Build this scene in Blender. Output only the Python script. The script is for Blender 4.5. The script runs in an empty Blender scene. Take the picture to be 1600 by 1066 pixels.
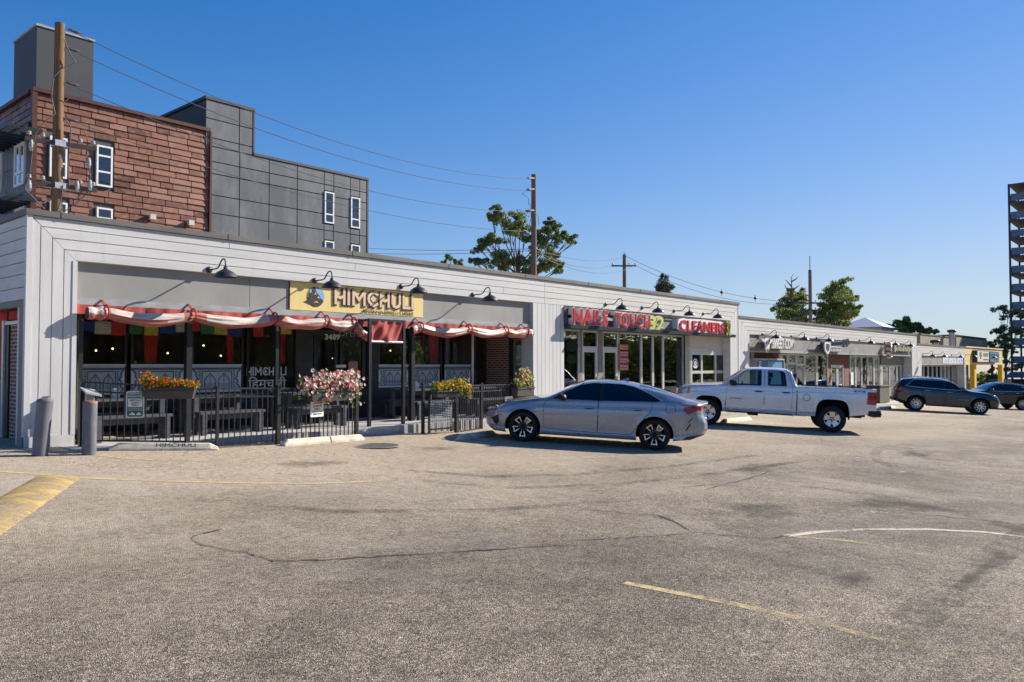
import bpy, bmesh, math, random
import numpy as np
from mathutils import Vector, Matrix
random.seed(7); np.random.seed(7)
SC = bpy.context.scene
COL = SC.collection
R = math.radians

# ------------------------------------------------------------------ camera, sky, sun, exposure
F_PX = 1235.0; YAW = R(41.2); PITCH = math.atan(36 / F_PX); CAMZ = 1.7
cam = bpy.data.cameras.new('camera'); camo = bpy.data.objects.new('camera', cam); COL.objects.link(camo)
cam.sensor_width = 36; cam.lens = 36 * F_PX / 1600; cam.clip_start = 0.1; cam.clip_end = 5000
camo.location = (0, 0, CAMZ)
camo.rotation_euler = (R(90) + PITCH, 0, YAW - R(90))
SC.camera = camo

TO_SUN = Vector((1.66, -0.62, 1.02)).normalized()
SUN_EL = math.asin(TO_SUN.z); SUN_ROT = math.atan2(TO_SUN.x, TO_SUN.y)
W = bpy.data.worlds.new('World'); SC.world = W; W.use_nodes = True
nt = W.node_tree; nt.nodes.clear()
sky = nt.nodes.new('ShaderNodeTexSky'); sky.sky_type = 'NISHITA'; sky.sun_disc = False
sky.sun_elevation = SUN_EL; sky.sun_rotation = SUN_ROT; sky.altitude = 1600; sky.air_density = 1.0; sky.dust_density = 0.0; sky.ozone_density = 6.0
bg = nt.nodes.new('ShaderNodeBackground'); bg.inputs[1].default_value = 0.10
ow = nt.nodes.new('ShaderNodeOutputWorld'); hs = nt.nodes.new('ShaderNodeHueSaturation'); b0 = nt.nodes.new('ShaderNodeRGBToBW'); nt.links.new(sky.outputs[0], b0.inputs[0]); m0 = nt.nodes.new('ShaderNodeMath'); m0.operation = 'MULTIPLY_ADD'; m0.inputs[1].default_value = -0.12; m0.inputs[2].default_value = 1.36; m0.use_clamp = False; nt.links.new(b0.outputs[0], m0.inputs[0]); mx0 = nt.nodes.new('ShaderNodeMath'); mx0.operation = 'MAXIMUM'; mx0.inputs[1].default_value = 0.6; nt.links.new(m0.outputs[0], mx0.inputs[0]); nt.links.new(mx0.outputs[0], hs.inputs['Saturation']); hs.inputs['Value'].default_value = 0.74; nt.links.new(sky.outputs[0], hs.inputs['Color']); bw = nt.nodes.new('ShaderNodeRGBToBW'); nt.links.new(hs.outputs[0], bw.inputs[0])
m1 = nt.nodes.new('ShaderNodeMath'); m1.operation = 'MULTIPLY_ADD'; m1.inputs[1].default_value = 0.22; m1.inputs[2].default_value = 1.0; nt.links.new(bw.outputs[0], m1.inputs[0])
m2 = nt.nodes.new('ShaderNodeMath'); m2.operation = 'DIVIDE'; m2.inputs[0].default_value = 1.33; nt.links.new(m1.outputs[0], m2.inputs[1])
vm = nt.nodes.new('ShaderNodeVectorMath'); vm.operation = 'SCALE'; nt.links.new(hs.outputs[0], vm.inputs[0]); nt.links.new(m2.outputs[0], vm.inputs['Scale']); nt.links.new(vm.outputs[0], bg.inputs[0]); nt.links.new(bg.outputs[0], ow.inputs[0])
sl = bpy.data.lights.new('sun', 'SUN'); sl.energy = 4.4; sl.angle = R(0.53); sl.color = (1.0, 0.93, 0.82)
so = bpy.data.objects.new('sun', sl); COL.objects.link(so)
so.rotation_euler = TO_SUN.to_track_quat('Z', 'Y').to_euler(); so.location = (30, -20, 40)
SC.view_settings.view_transform = 'Standard'; SC.view_settings.look = 'None'; SC.view_settings.gamma = 1
SC.view_settings.exposure = 1.02

# ------------------------------------------------------------------ geometry of the place
_fw = Vector((math.cos(YAW) * math.cos(PITCH), math.sin(YAW) * math.cos(PITCH), math.sin(PITCH)))
_rt = Vector((math.sin(YAW), -math.cos(YAW), 0)); _up = _rt.cross(_fw)
CAM = Vector((0, 0, CAMZ))
def ray(x, y): return _fw + _rt * ((x - 800) / F_PX) + _up * ((533 - y) / F_PX)
def FY(x, y, Y):
    r = ray(x, y); return CAM + r * (Y / r.y)
def FX(x, y, X):
    r = ray(x, y); return CAM + r * (X / r.x)
def DP(x, y, d): return CAM + ray(x, y) * d
def softmax(v, lo, k=1.2):
    return lo + k * math.log1p(math.exp(min((v - lo) / k, 40))) if (v - lo) / k < 40 else v
def ground(X, Y):
    Xc = min(max(X, -20), 100); Yc = softmax(min(Y, 40), 3.0)
    return -0.155 - 0.0228 * Xc + 0.04 * Yc
def GR(x, y):
    r = ray(x, y); t = 5.0
    for i in range(60):
        p = CAM + r * t
        t += (p.z - ground(p.x, p.y)) / max(-r.z, 0.01) * 0.8
    p = CAM + r * t; return Vector((p.x, p.y, ground(p.x, p.y)))

YF = 14.6          # facade plane of the shopping strip

# ------------------------------------------------------------------ tags and object helpers
def tag(o, label=None, cat=None, group=None, kind=None):
    if label: o['label'] = label
    if cat: o['category'] = cat
    if group: o['group'] = group
    if kind: o['kind'] = kind
    return o
def thing(name, label, cat, loc=(0, 0, 0), group=None, rot=None):
    o = bpy.data.objects.new(name, None); COL.objects.link(o); o.location = loc
    if rot: o.rotation_euler = rot
    return tag(o, label, cat, group)
def offset_of(p):
    v = Vector((0, 0, 0))
    while p is not None: v += p.location; p = p.parent
    return v
class MB:
    def __init__(self): self.v = []; self.f = []; self.m = []; self.cur = 0; self.sm = []; self.smooth = False
    def add(self, vs, fs, smooth=None):
        n = len(self.v); self.v += [tuple(p) for p in vs]
        for f in fs: self.f.append(tuple(i + n for i in f)); self.m.append(self.cur); self.sm.append(self.smooth if smooth is None else smooth)
        return self
    def box(self, x0, x1, y0, y1, z0, z1):
        if x0 > x1: x0, x1 = x1, x0
        if y0 > y1: y0, y1 = y1, y0
        if z0 > z1: z0, z1 = z1, z0
        return self.add([(x0, y0, z0), (x1, y0, z0), (x1, y1, z0), (x0, y1, z0), (x0, y0, z1), (x1, y0, z1), (x1, y1, z1), (x0, y1, z1)],
                        [(0, 3, 2, 1), (4, 5, 6, 7), (0, 1, 5, 4), (1, 2, 6, 5), (2, 3, 7, 6), (3, 0, 4, 7)])
    def bar(self, a, b, w, h, up=(0, 0, 1)):
        a = Vector(a); b = Vector(b); d = (b - a).normalized(); up = Vector(up)
        s = d.cross(up)
        if s.length < 1e-4: s = d.cross(Vector((1, 0, 0)))
        s.normalize(); u = s.cross(d).normalized()
        vs = []
        for p in (a, b):
            for i, j in ((-1, -1), (1, -1), (1, 1), (-1, 1)): vs.append(p + s * (i * w / 2) + u * (j * h / 2))
        return self.add(vs, [(0, 3, 2, 1)[::-1], (4, 5, 6, 7)[::-1], (0, 1, 5, 4)[::-1], (1, 2, 6, 5)[::-1], (2, 3, 7, 6)[::-1], (3, 0, 4, 7)[::-1]])
    def quad(self, a, b, c, d): return self.add([a, b, c, d], [(0, 1, 2, 3)])
    def tube(self, pts, r, seg=8, caps=True):
        pts = [Vector(p) for p in pts]; n = len(pts)
        rs = r if isinstance(r, (list, tuple)) else [r] * n
        vs = []; ref = Vector((0, 0, 1)); prev = None
        for i, p in enumerate(pts):
            d = (pts[min(i + 1, n - 1)] - pts[max(i - 1, 0)])
            d = d.normalized() if d.length > 1e-9 else Vector((0, 0, 1))
            if prev is None:
                s = d.cross(ref)
                if s.length < 0.05: s = d.cross(Vector((1, 0, 0)))
            else:
                s = prev - d * prev.dot(d)
            s.normalize(); prev = s; u = s.cross(d)
            for k in range(seg):
                a = 2 * math.pi * k / seg; vs.append(p + (s * math.cos(a) + u * math.sin(a)) * rs[i])
        fs = []
        for i in range(n - 1):
            for k in range(seg):
                k2 = (k + 1) % seg; fs.append((i * seg + k, i * seg + k2, (i + 1) * seg + k2, (i + 1) * seg + k))
        self.add(vs, fs, True)
        if caps:
            self.add(vs[:seg], [tuple(range(seg))[::-1]], False); self.add(vs[-seg:], [tuple(range(seg))], False)
        return self
    def lathe(self, prof, c=(0, 0, 0), axis='z', seg=24, smooth=True):
        vs = []; c = Vector(c)
        for r, h in prof:
            for k in range(seg):
                a = 2 * math.pi * k / seg; ca, sa = r * math.cos(a), r * math.sin(a)
                p = (ca, sa, h) if axis == 'z' else ((ca, h, sa) if axis == 'y' else (h, ca, sa))
                vs.append(c + Vector(p))
        fs = []
        for i in range(len(prof) - 1):
            for k in range(seg):
                k2 = (k + 1) % seg; q = (i * seg + k, i * seg + k2, (i + 1) * seg + k2, (i + 1) * seg + k)
                fs.append(q if axis != 'y' else q[::-1])
        return self.add(vs, fs, smooth)
    def prism(self, poly, fn, h):
        """poly: 2-D points; fn(u,v,w)->3-D; extruded from w=0 to w=h"""
        n = len(poly); vs = [fn(u, v, 0) for u, v in poly] + [fn(u, v, h) for u, v in poly]
        fs = [tuple(range(n))[::-1], tuple(range(n, 2 * n))] + [(i, (i + 1) % n, (i + 1) % n + n, i + n) for i in range(n)]
        return self.add(vs, fs)
    def build(self, name, mat, parent=None, world=True, bevel=0, recalc=True):
        me = bpy.data.meshes.new(name)
        off = offset_of(parent) if (parent is not None and world) else Vector((0, 0, 0))
        me.from_pydata([(p[0] - off.x, p[1] - off.y, p[2] - off.z) for p in self.v], [], self.f)
        for mm in (mat if isinstance(mat, (list, tuple)) else [mat]): me.materials.append(mm)
        me.polygons.foreach_set('material_index', self.m); me.polygons.foreach_set('use_smooth', self.sm); me.update()
        if recalc:
            bm = bmesh.new(); bm.from_mesh(me); bmesh.ops.recalc_face_normals(bm, faces=bm.faces); bm.to_mesh(me); bm.free()
        o = bpy.data.objects.new(name, me); COL.objects.link(o)
        if parent is not None: o.parent = parent
        if bevel:
            b = o.modifiers.new('bevel', 'BEVEL'); b.width = bevel; b.segments = 2; b.limit_method = 'ANGLE'; b.angle_limit = R(40)
        return o
def copy_tree(o, parent=None):
    c = o.copy(); COL.objects.link(c)
    if parent is not None: c.parent = parent
    for ch in list(o.children): copy_tree(ch, c)
    return c

def text_geo(s, height, extrude=0.01, bold=0.0, sx=1.0, align='LEFT', spacing=1.0):
    """mesh data of a line of lettering; caps are `height` tall; returns verts (x,y,z), faces, width"""
    cu = bpy.data.curves.new('t', 'FONT'); cu.body = s; cu.size = 1.0; cu.extrude = extrude / height * 0.69; cu.offset = bold
    cu.align_x = align; cu.space_character = spacing; cu.resolution_u = 3
    o = bpy.data.objects.new('t', cu); COL.objects.link(o)
    bpy.context.view_layer.update()
    me = bpy.data.meshes.new_from_object(o.evaluated_get(bpy.context.evaluated_depsgraph_get()))
    k = height / 0.69
    vs = [(v.co.x * k * sx, v.co.y * k, v.co.z * k) for v in me.vertices]; fs = [tuple(p.vertices) for p in me.polygons]
    bpy.data.objects.remove(o); bpy.data.curves.remove(cu); bpy.data.meshes.remove(me)
    xs = [v[0] for v in vs] or [0]
    return vs, fs, max(xs) - min(xs), min(xs)
def put_text(mb, s, origin, u, v, height, width=None, extrude=0.012, bold=0.0, align='LEFT', spacing=1.0, sx=1.0, shear=0):
    """adds lettering to mb; origin = lower left (or centre), u/v = in-plane axes; width fits it"""
    vs, fs, w, mn = text_geo(s, height, extrude, bold, 1.0, 'LEFT', spacing)
    k = (width / w) if width else sx
    u = Vector(u).normalized(); v = Vector(v).normalized(); n = u.cross(v); o = Vector(origin)
    if align == 'CENTER': o = o - u * (w * k / 2)
    mb.add([o + u * ((p[0] - mn) * k + shear * p[1]) + v * p[1] + n * p[2] for p in vs], fs)
    return w * k

# ------------------------------------------------------------------ materials
class NT:
    def __init__(self, name):
        self.m = bpy.data.materials.new(name); self.m.use_nodes = True; self.t = self.m.node_tree; self.t.nodes.clear()
        self.out = self.n('ShaderNodeOutputMaterial')
    def n(self, typ, **kw):
        x = self.t.nodes.new(typ)
        for k, v in kw.items(): setattr(x, k, v)
        return x
    def l(self, a, b): self.t.links.new(a, b)
    def coord(self, kind='Object'):
        return self.n('ShaderNodeTexCoord').outputs[kind]
    def pos(self): return self.n('ShaderNodeNewGeometry').outputs['Position']
    def noise(self, vec, scale, detail=4, rough=0.55, dist=0):
        x = self.n('ShaderNodeTexNoise'); x.inputs['Scale'].default_value = scale; x.inputs['Detail'].default_value = detail
        x.inputs['Roughness'].default_value = rough; x.inputs['Distortion'].default_value = dist; self.l(vec, x.inputs['Vector']); return x.outputs['Fac']
    def ramp(self, fac, stops):
        x = self.n('ShaderNodeValToRGB'); e = x.color_ramp.elements
        while len(e) < len(stops): e.new(0.5)
        for i, (p, c) in enumerate(stops):
            e[i].position = p; e[i].color = (c, c, c, 1) if isinstance(c, (int, float)) else (*c, 1)
        self.l(fac, x.inputs[0]); return x.outputs[0]
    def mix(self, a, b, f, blend='MIX'):
        x = self.n('ShaderNodeMix', data_type='RGBA', blend_type=blend)
        for s, val in ((0, f), (6, a), (7, b)):
            if hasattr(val, 'is_output'): self.l(val, x.inputs[s])
            elif s == 0: x.inputs[0].default_value = val
            else: x.inputs[s].default_value = (*val, 1)
        return x.outputs[2]
    def math(self, op, a, b=0.0):
        x = self.n('ShaderNodeMath', operation=op)
        for i, val in enumerate((a, b)):
            if hasattr(val, 'is_output'): self.l(val, x.inputs[i])
            else: x.inputs[i].default_value = val
        return x.outputs[0]
    def scale(self, vec, s):
        x = self.n('ShaderNodeMapping'); x.inputs['Scale'].default_value = s; self.l(vec, x.inputs[0]); return x.outputs[0]
    def bump(self, h, strength, dist=0.01):
        x = self.n('ShaderNodeBump'); x.inputs['Strength'].default_value = strength; x.inputs['Distance'].default_value = dist
        self.l(h, x.inputs['Height']); return x.outputs[0]
    def principled(self, color, rough=0.6, metal=0.0, normal=None, spec=0.5, coat=0, alpha=None, emit=None, estr=1):
        p = self.n('ShaderNodeBsdfPrincipled')
        for nm, val in (('Base Color', color), ('Roughness', rough), ('Metallic', metal), ('Alpha', alpha)):
            if val is None: continue
            if hasattr(val, 'is_output'): self.l(val, p.inputs[nm])
            elif nm == 'Base Color': p.inputs[nm].default_value = (*val, 1)
            else: p.inputs[nm].default_value = val
        p.inputs['Specular IOR Level'].default_value = spec; p.inputs['Coat Weight'].default_value = coat; p.inputs['Coat Roughness'].default_value = 0.03
        if normal is not None: self.l(normal, p.inputs['Normal'])
        if emit: p.inputs['Emission Color'].default_value = (*emit, 1); p.inputs['Emission Strength'].default_value = estr
        self.l(p.outputs[0], self.out.inputs[0]); return p
def M_plain(name, c, rough=0.6, metal=0, var=0.12, scale=6.0, bump=0.15, spec=0.4, coat=0, stretch=(1, 1, 1), bscale=40):
    t = NT(name); v = t.scale(t.pos(), stretch)
    n = t.noise(v, scale, 5, 0.6); n2 = t.noise(t.pos(), bscale, 3)
    col = t.mix(tuple(x * (1 - var) for x in c), tuple(min(x * (1 + var), 1) for x in c), t.ramp(n, [(0.3, 0.0), (0.7, 1.0)]))
    t.principled(col, rough, metal, t.bump(n2, bump, 0.004) if bump else None, spec, coat); return t.m
def M_brick(name, c1, c2, mortar, bw=0.2, rh=0.068, ms=0.012, sharp=0.5):
    t = NT(name); g = t.n('ShaderNodeSeparateXYZ'); t.l(t.pos(), g.inputs[0])
    cb = t.n('ShaderNodeCombineXYZ'); t.l(t.math('ADD', g.outputs[0], g.outputs[1]), cb.inputs[0]); t.l(g.outputs[2], cb.inputs[1])
    b = t.n('ShaderNodeTexBrick'); b.inputs['Scale'].default_value = 1; b.inputs['Brick Width'].default_value = bw; b.inputs['Row Height'].default_value = rh
    b.inputs['Mortar Size'].default_value = ms; b.inputs['Color1'].default_value = (*c1, 1); b.inputs['Color2'].default_value = (*c2, 1); b.inputs['Mortar'].default_value = (*mortar, 1)
    b.inputs['Mortar Smooth'].default_value = 0.2; t.l(cb.outputs[0], b.inputs['Vector'])
    n = t.noise(t.pos(), 9, 4)
    col = t.mix(b.outputs['Color'], (0.5, 0.5, 0.5), t.math('MULTIPLY', t.ramp(n, [(0.35, 0.0), (0.8, 1.0)]), 0.25), 'SOFT_LIGHT')
    t.principled(col, 0.85, 0, t.bump(t.math('SUBTRACT', 1.0, b.outputs['Fac']), 0.6, 0.01)); return t.m
def M_island(name, cols, rough=0.7, metal=0, noise_amt=0.3, scale=2.5, spec=0.3, stretch=(1, 1, 0.35), streak=(0.6, 0.62, 0.66)):
    t = NT(name); isl = t.n('ShaderNodeNewGeometry').outputs['Random Per Island']
    stops = [(i / max(len(cols) - 1, 1), c) for i, c in enumerate(cols)]
    col = t.ramp(isl, stops)
    n = t.noise(t.scale(t.pos(), stretch), scale, 6, 0.65)
    col = t.mix(col, streak, t.math('MULTIPLY', t.ramp(n, [(0.45, 0.0), (0.75, 1.0)]), noise_amt))
    t.principled(col, rough, metal, t.bump(t.noise(t.pos(), 18, 3), 0.12, 0.005), spec); return t.m
def M_glass(name, tint=(0.55, 0.6, 0.6), refl=1.0, rough=0.0):
    t = NT(name); tr = t.n('ShaderNodeBsdfTransparent'); tr.inputs[0].default_value = (*tint, 1)
    gl = t.n('ShaderNodeBsdfGlossy'); gl.inputs['Roughness'].default_value = rough; gl.inputs[0].default_value = (0.95, 0.97, 1.0, 1)
    fr = t.n('ShaderNodeFresnel'); fr.inputs[0].default_value = 1.5
    nz = t.bump(t.noise(t.pos(), 0.9, 2), 0.04, 0.05); t.l(nz, gl.inputs['Normal'])
    mx = t.n('ShaderNodeMixShader'); t.l(t.math('MINIMUM', t.math('MULTIPLY', fr.outputs[0], 1.6 * refl), 1.0), mx.inputs[0]); t.l(tr.outputs[0], mx.inputs[1]); t.l(gl.outputs[0], mx.inputs[2])
    t.l(mx.outputs[0], t.out.inputs[0]); return t.m
def M_leaf(name, dark, light, trans=0.35):
    t = NT(name); isl = t.n('ShaderNodeNewGeometry').outputs['Random Per Island']
    col = t.ramp(isl, [(0, dark), (0.6, tuple((a + b) / 2 for a, b in zip(dark, light))), (1, light)])
    d = t.n('ShaderNodeBsdfDiffuse'); tl = t.n('ShaderNodeBsdfTranslucent'); gl = t.n('ShaderNodeBsdfGlossy'); gl.inputs['Roughness'].default_value = 0.45
    t.l(col, d.inputs[0]); t.l(t.mix(col, (0.25, 0.35, 0.03), 0.4), tl.inputs[0])
    m1 = t.n('ShaderNodeMixShader'); m1.inputs[0].default_value = trans; t.l(d.outputs[0], m1.inputs[1]); t.l(tl.outputs[0], m1.inputs[2])
    m2 = t.n('ShaderNodeMixShader'); m2.inputs[0].default_value = 0.06; t.l(m1.outputs[0], m2.inputs[1]); t.l(gl.outputs[0], m2.inputs[2])
    t.l(m2.outputs[0], t.out.inputs[0]); return t.m
def M_petal(name, cols):
    t = NT(name); isl = t.n('ShaderNodeNewGeometry').outputs['Random Per Island']
    col = t.ramp(isl, [(i / (len(cols) - 1), c) for i, c in enumerate(cols)])
    d = t.n('ShaderNodeBsdfDiffuse'); tl = t.n('ShaderNodeBsdfTranslucent'); t.l(col, d.inputs[0]); t.l(col, tl.inputs[0])
    m1 = t.n('ShaderNodeMixShader'); m1.inputs[0].default_value = 0.3; t.l(d.outputs[0], m1.inputs[1]); t.l(tl.outputs[0], m1.inputs[2])
    t.l(m1.outputs[0], t.out.inputs[0]); return t.m
def M_worn(name, c, c2, wear=0.5, scale=14.0, alpha_max=1.0, rough=0.85):
    """paint or dirt lying on the asphalt, worn through by noise"""
    t = NT(name); p = t.pos()
    n = t.math('ADD', t.math('MULTIPLY', t.noise(p, scale, 6, 0.7), 0.5), t.math('MULTIPLY', t.noise(p, 110, 3, 0.7), 0.5))
    n = t.math('ADD', n, t.math('MULTIPLY', t.math('SUBTRACT', t.noise(p, 1.3, 3), 0.5), 0.35))
    a = t.math('MULTIPLY', t.ramp(n, [(max(wear - 0.07, 0), 0.0), (wear + 0.07, 1.0)]), alpha_max)
    col = t.mix(c, c2, t.noise(p, 30, 4, 0.7))
    t.principled(col, rough, 0, t.bump(t.noise(p, 160, 3, 0.7), 0.7, 0.006), 0.3, 0, a); return t.m
def M_stain(name, c, amax=0.6, lo=0.42, hi=0.62, scale=2.0, stretch=(1, 1, 1)):
    """a soft-edged stain lying on the ground; fades towards its rim by the mesh attribute 'fade'"""
    t = NT(name); p = t.scale(t.pos(), stretch)
    n = t.math('ADD', t.math('MULTIPLY', t.noise(p, scale, 7, 0.72, 0.6), 0.6), t.math('ADD', t.math('MULTIPLY', t.noise(t.pos(), 45, 4, 0.8), 0.25), t.math('MULTIPLY', t.noise(t.scale(t.pos(), (1, .45, 1)), 11, 4, 0.75), 0.15)))
    at = t.n('ShaderNodeAttribute'); at.attribute_name = 'fade'
    n = t.math('ADD', n, t.math('SUBTRACT', t.math('MULTIPLY', at.outputs['Fac'], 0.5), 0.42))
    a = t.math('MULTIPLY', t.ramp(n, [(lo, 0.0), (hi, 1.0)]), amax)
    t.principled(c, 0.85, 0, t.bump(t.noise(t.pos(), 120, 3, 0.75), 0.9, 0.008), 0.25, 0, a); return t.m
def M_paint(name, c, metal=0.5, rough=0.35, coat=1.0):
    t = NT(name); n = t.noise(t.pos(), 900, 1)
    col = t.mix(tuple(x * 0.9 for x in c), tuple(x * 1.1 for x in c), n)
    dn = t.noise(t.pos(), 3.5, 3)
    t.principled(col, t.math('ADD', t.math('MULTIPLY', dn, 0.12), rough - 0.06), metal, None, 0.5, coat); return t.m
MAT = {}
MAT['black_metal'] = M_plain('black_metal', (0.014, 0.015, 0.018), 0.4, 0.0, 0.25, 8, 0.1, 0.5)
MAT['fence_metal'] = M_plain('fence_metal', (0.022, 0.022, 0.024), 0.42, 0.0, 0.35, 10, 0.15, 0.5)
def M_siding(name, c, grime, stretch):
    t = NT(name); p = t.pos(); a = t.noise(t.scale(p, stretch), 1.6, 5, .6); col = t.mix(tuple(x * .88 for x in c), tuple(x * 1.08 for x in c), t.ramp(a, [(.3, 0.), (.7, 1.)]))
    drip = t.math('MULTIPLY', t.ramp(t.noise(t.scale(p, (5, 5, .22)), 1.5, 6, .7), [(.52, 0.), (.75, 1.)]), t.ramp(t.noise(p, .8, 4), [(.4, .1), (.65, .8)]))
    sp = t.n('ShaderNodeSeparateXYZ'); t.l(p, sp.inputs[0]); low = t.math('MULTIPLY', t.ramp(t.math('ADD', sp.outputs[2], t.math('MULTIPLY', t.noise(p, 5, 4, .7), .5)), [(.35, 1.), (.9, 0.)]), .35)
    f = t.math('MINIMUM', t.math('ADD', t.math('MULTIPLY', drip, .42), low), .8); col = t.mix(col, grime, f)
    t.principled(col, .55, 0, t.bump(t.noise(t.scale(p, stretch), 14, 4), .18, .006), .35); return t.m
MAT['white_siding'] = M_siding('white_siding', (0.57, 0.562, 0.553), (0.34, 0.32, 0.29), (.25, 1, 3.5)); MAT['white_siding_v'] = M_siding('white_siding_v', (0.58, 0.572, 0.563), (0.34, 0.32, 0.29), (3.5, 3, .3)); MAT['cream_siding'] = M_siding('cream_siding', (0.58, 0.56, 0.52), (0.34, 0.31, 0.27), (.25, 1, 4))
MAT['sign_shade'] = M_plain('sign_shade', (0.075, 0.08, 0.09), 0.6, 0, 0.15, 2, 0.1)  # dark colour that stands in for the shade behind the sign letters
MAT['grey_band'] = M_plain('grey_band', (0.27, 0.265, 0.25), 0.5, 0, 0.16, 0.9, 0.1, 0.4, 0, (1, 1, 0.6), 30)
MAT['grey_trim'] = M_plain('grey_trim', (0.33, 0.33, 0.33), 0.55, 0, 0.22, 3.0, 0.3, 0.35, 0, (1, 1, 2.5), 50)
MAT['dark_trim'] = M_plain('dark_trim', (0.03, 0.034, 0.042), 0.45, 0, 0.2, 5, 0.1)
MAT['cap_metal'] = M_plain('cap_metal', (0.13, 0.12, 0.11), 0.55, 0.2, 0.25, 2.5, 0.1, 0.4, 0, (0.4, 1, 2))
MAT['alu'] = M_plain('alu', (0.55, 0.54, 0.52), 0.4, 0.4, 0.08, 6, 0.05)
MAT['cream_wall'] = M_plain('cream_wall', (0.55, 0.51, 0.45), 0.7, 0, 0.07, 2, 0.3)
MAT['taupe'] = M_plain('taupe', (0.23, 0.21, 0.18), 0.7, 0, 0.1, 2, 0.2)
MAT['roof'] = M_plain('roof', (0.42, 0.41, 0.40), 0.85, 0, 0.15, 1.5, 0.3)
MAT['concrete'] = M_plain('concrete', (0.42, 0.39, 0.34), 0.85, 0, 0.18, 2.2, 0.6, 0.3, 0, (1, 1, 1), 90)
MAT['old_concrete'] = M_plain('old_concrete', (0.62, 0.56, 0.45), 0.9, 0, 0.28, 5, 1.0, 0.25, 0, (1, 1, 1), 70)
MAT['patio'] = M_plain('patio', (0.42, 0.40, 0.38), 0.8, 0, 0.2, 2.5, 0.4)
MAT['interior'] = M_plain('interior', (0.24, 0.19, 0.15), 0.8, 0, 0.3, 1.5, 0.2)
MAT['interior_light'] = M_plain('interior_light', (0.26, 0.28, 0.20), 0.8, 0, 0.2, 1.5, 0.2)
MAT['brick_pier'] = M_brick('brick_pier', (0.24, 0.085, 0.05), (0.13, 0.05, 0.035), (0.42, 0.37, 0.30))
MAT['brick_store'] = M_brick('brick_store', (0.26, 0.09, 0.045), (0.18, 0.06, 0.035), (0.16, 0.09, 0.06))
MAT['glass'] = M_glass('glass', (0.80, 0.84, 0.82), 0.9)
MAT['glass_clear'] = M_glass('glass_clear', (0.93, 0.94, 0.94), 0.22)
MAT['curtain_red'] = M_plain('curtain_red', (0.72, 0.07, 0.07), 0.85, 0, 0.2, 3, 0.3, 0.1)
MAT['plaque_green'] = M_plain('plaque_green', (0.02, 0.028, 0.022), 0.9, 0, 0.3, 12, 0.2, 0.1)
MAT['glass_dark'] = M_glass('glass_dark', (0.30, 0.33, 0.36), 1.1)
MAT['glass_sky'] = M_glass('glass_sky', (0.06, 0.09, 0.13), 3.0)
MAT['red_cloth'] = M_plain('red_cloth', (0.52, 0.06, 0.055), 0.8, 0, 0.3, 3, 0.5, 0.2)
MAT['red_vinyl'] = M_plain('red_vinyl', (0.36, 0.05, 0.042), 0.65, 0, 0.3, 2.5, 0.3, 0.4)
MAT['dark_wood'] = M_plain('dark_wood', (0.075, 0.078, 0.09), 0.55, 0, 0.35, 4, 0.3, 0.4, 0, (0.3, 3, 3))
MAT['planter'] = M_plain('planter', (0.055, 0.052, 0.050), 0.6, 0, 0.2, 5, 0.2)
MAT['leaf_flower'] = M_leaf('leaf_flower', (0.05, 0.11, 0.015), (0.22, 0.30, 0.06), 0.35)
MAT['bark'] = M_plain('bark', (0.16, 0.12, 0.09), 0.9, 0, 0.35, 6, 1.0, 0.2, 0, (3, 3, 0.5))
MAT['pole_wood'] = M_plain('pole_wood', (0.165, 0.098, 0.052), 0.85, 0, 0.45, 3.0, 0.9, 0.2, 0, (9, 9, 0.25), 40)
MAT['pole_grey'] = M_plain('pole_grey', (0.17, 0.12, 0.095), 0.85, 0, 0.35, 3.0, 0.9, 0.2, 0, (9, 9, 0.3), 40)
MAT['cable'] = M_plain('cable', (0.07, 0.07, 0.075), 0.5, 0.2, 0.1, 3, 0)
MAT['galv'] = M_plain('galv', (0.42, 0.44, 0.46), 0.45, 0.6, 0.2, 12, 0.1)
MAT['ceramic'] = M_plain('ceramic', (0.30, 0.30, 0.30), 0.3, 0, 0.1, 8, 0)
MAT['white_paint'] = M_plain('white_paint', (0.75, 0.74, 0.70), 0.5, 0, 0.06, 5, 0.1)
MAT['black_letter'] = M_plain('black_letter', (0.02, 0.02, 0.02), 0.6, 0, 0.1, 5, 0)
MAT['bollard'] = M_plain('bollard', (0.13, 0.14, 0.165), 0.5, 0, 0.22, 6, 0.25, 0.45, 0, (2, 2, 0.7))

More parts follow.
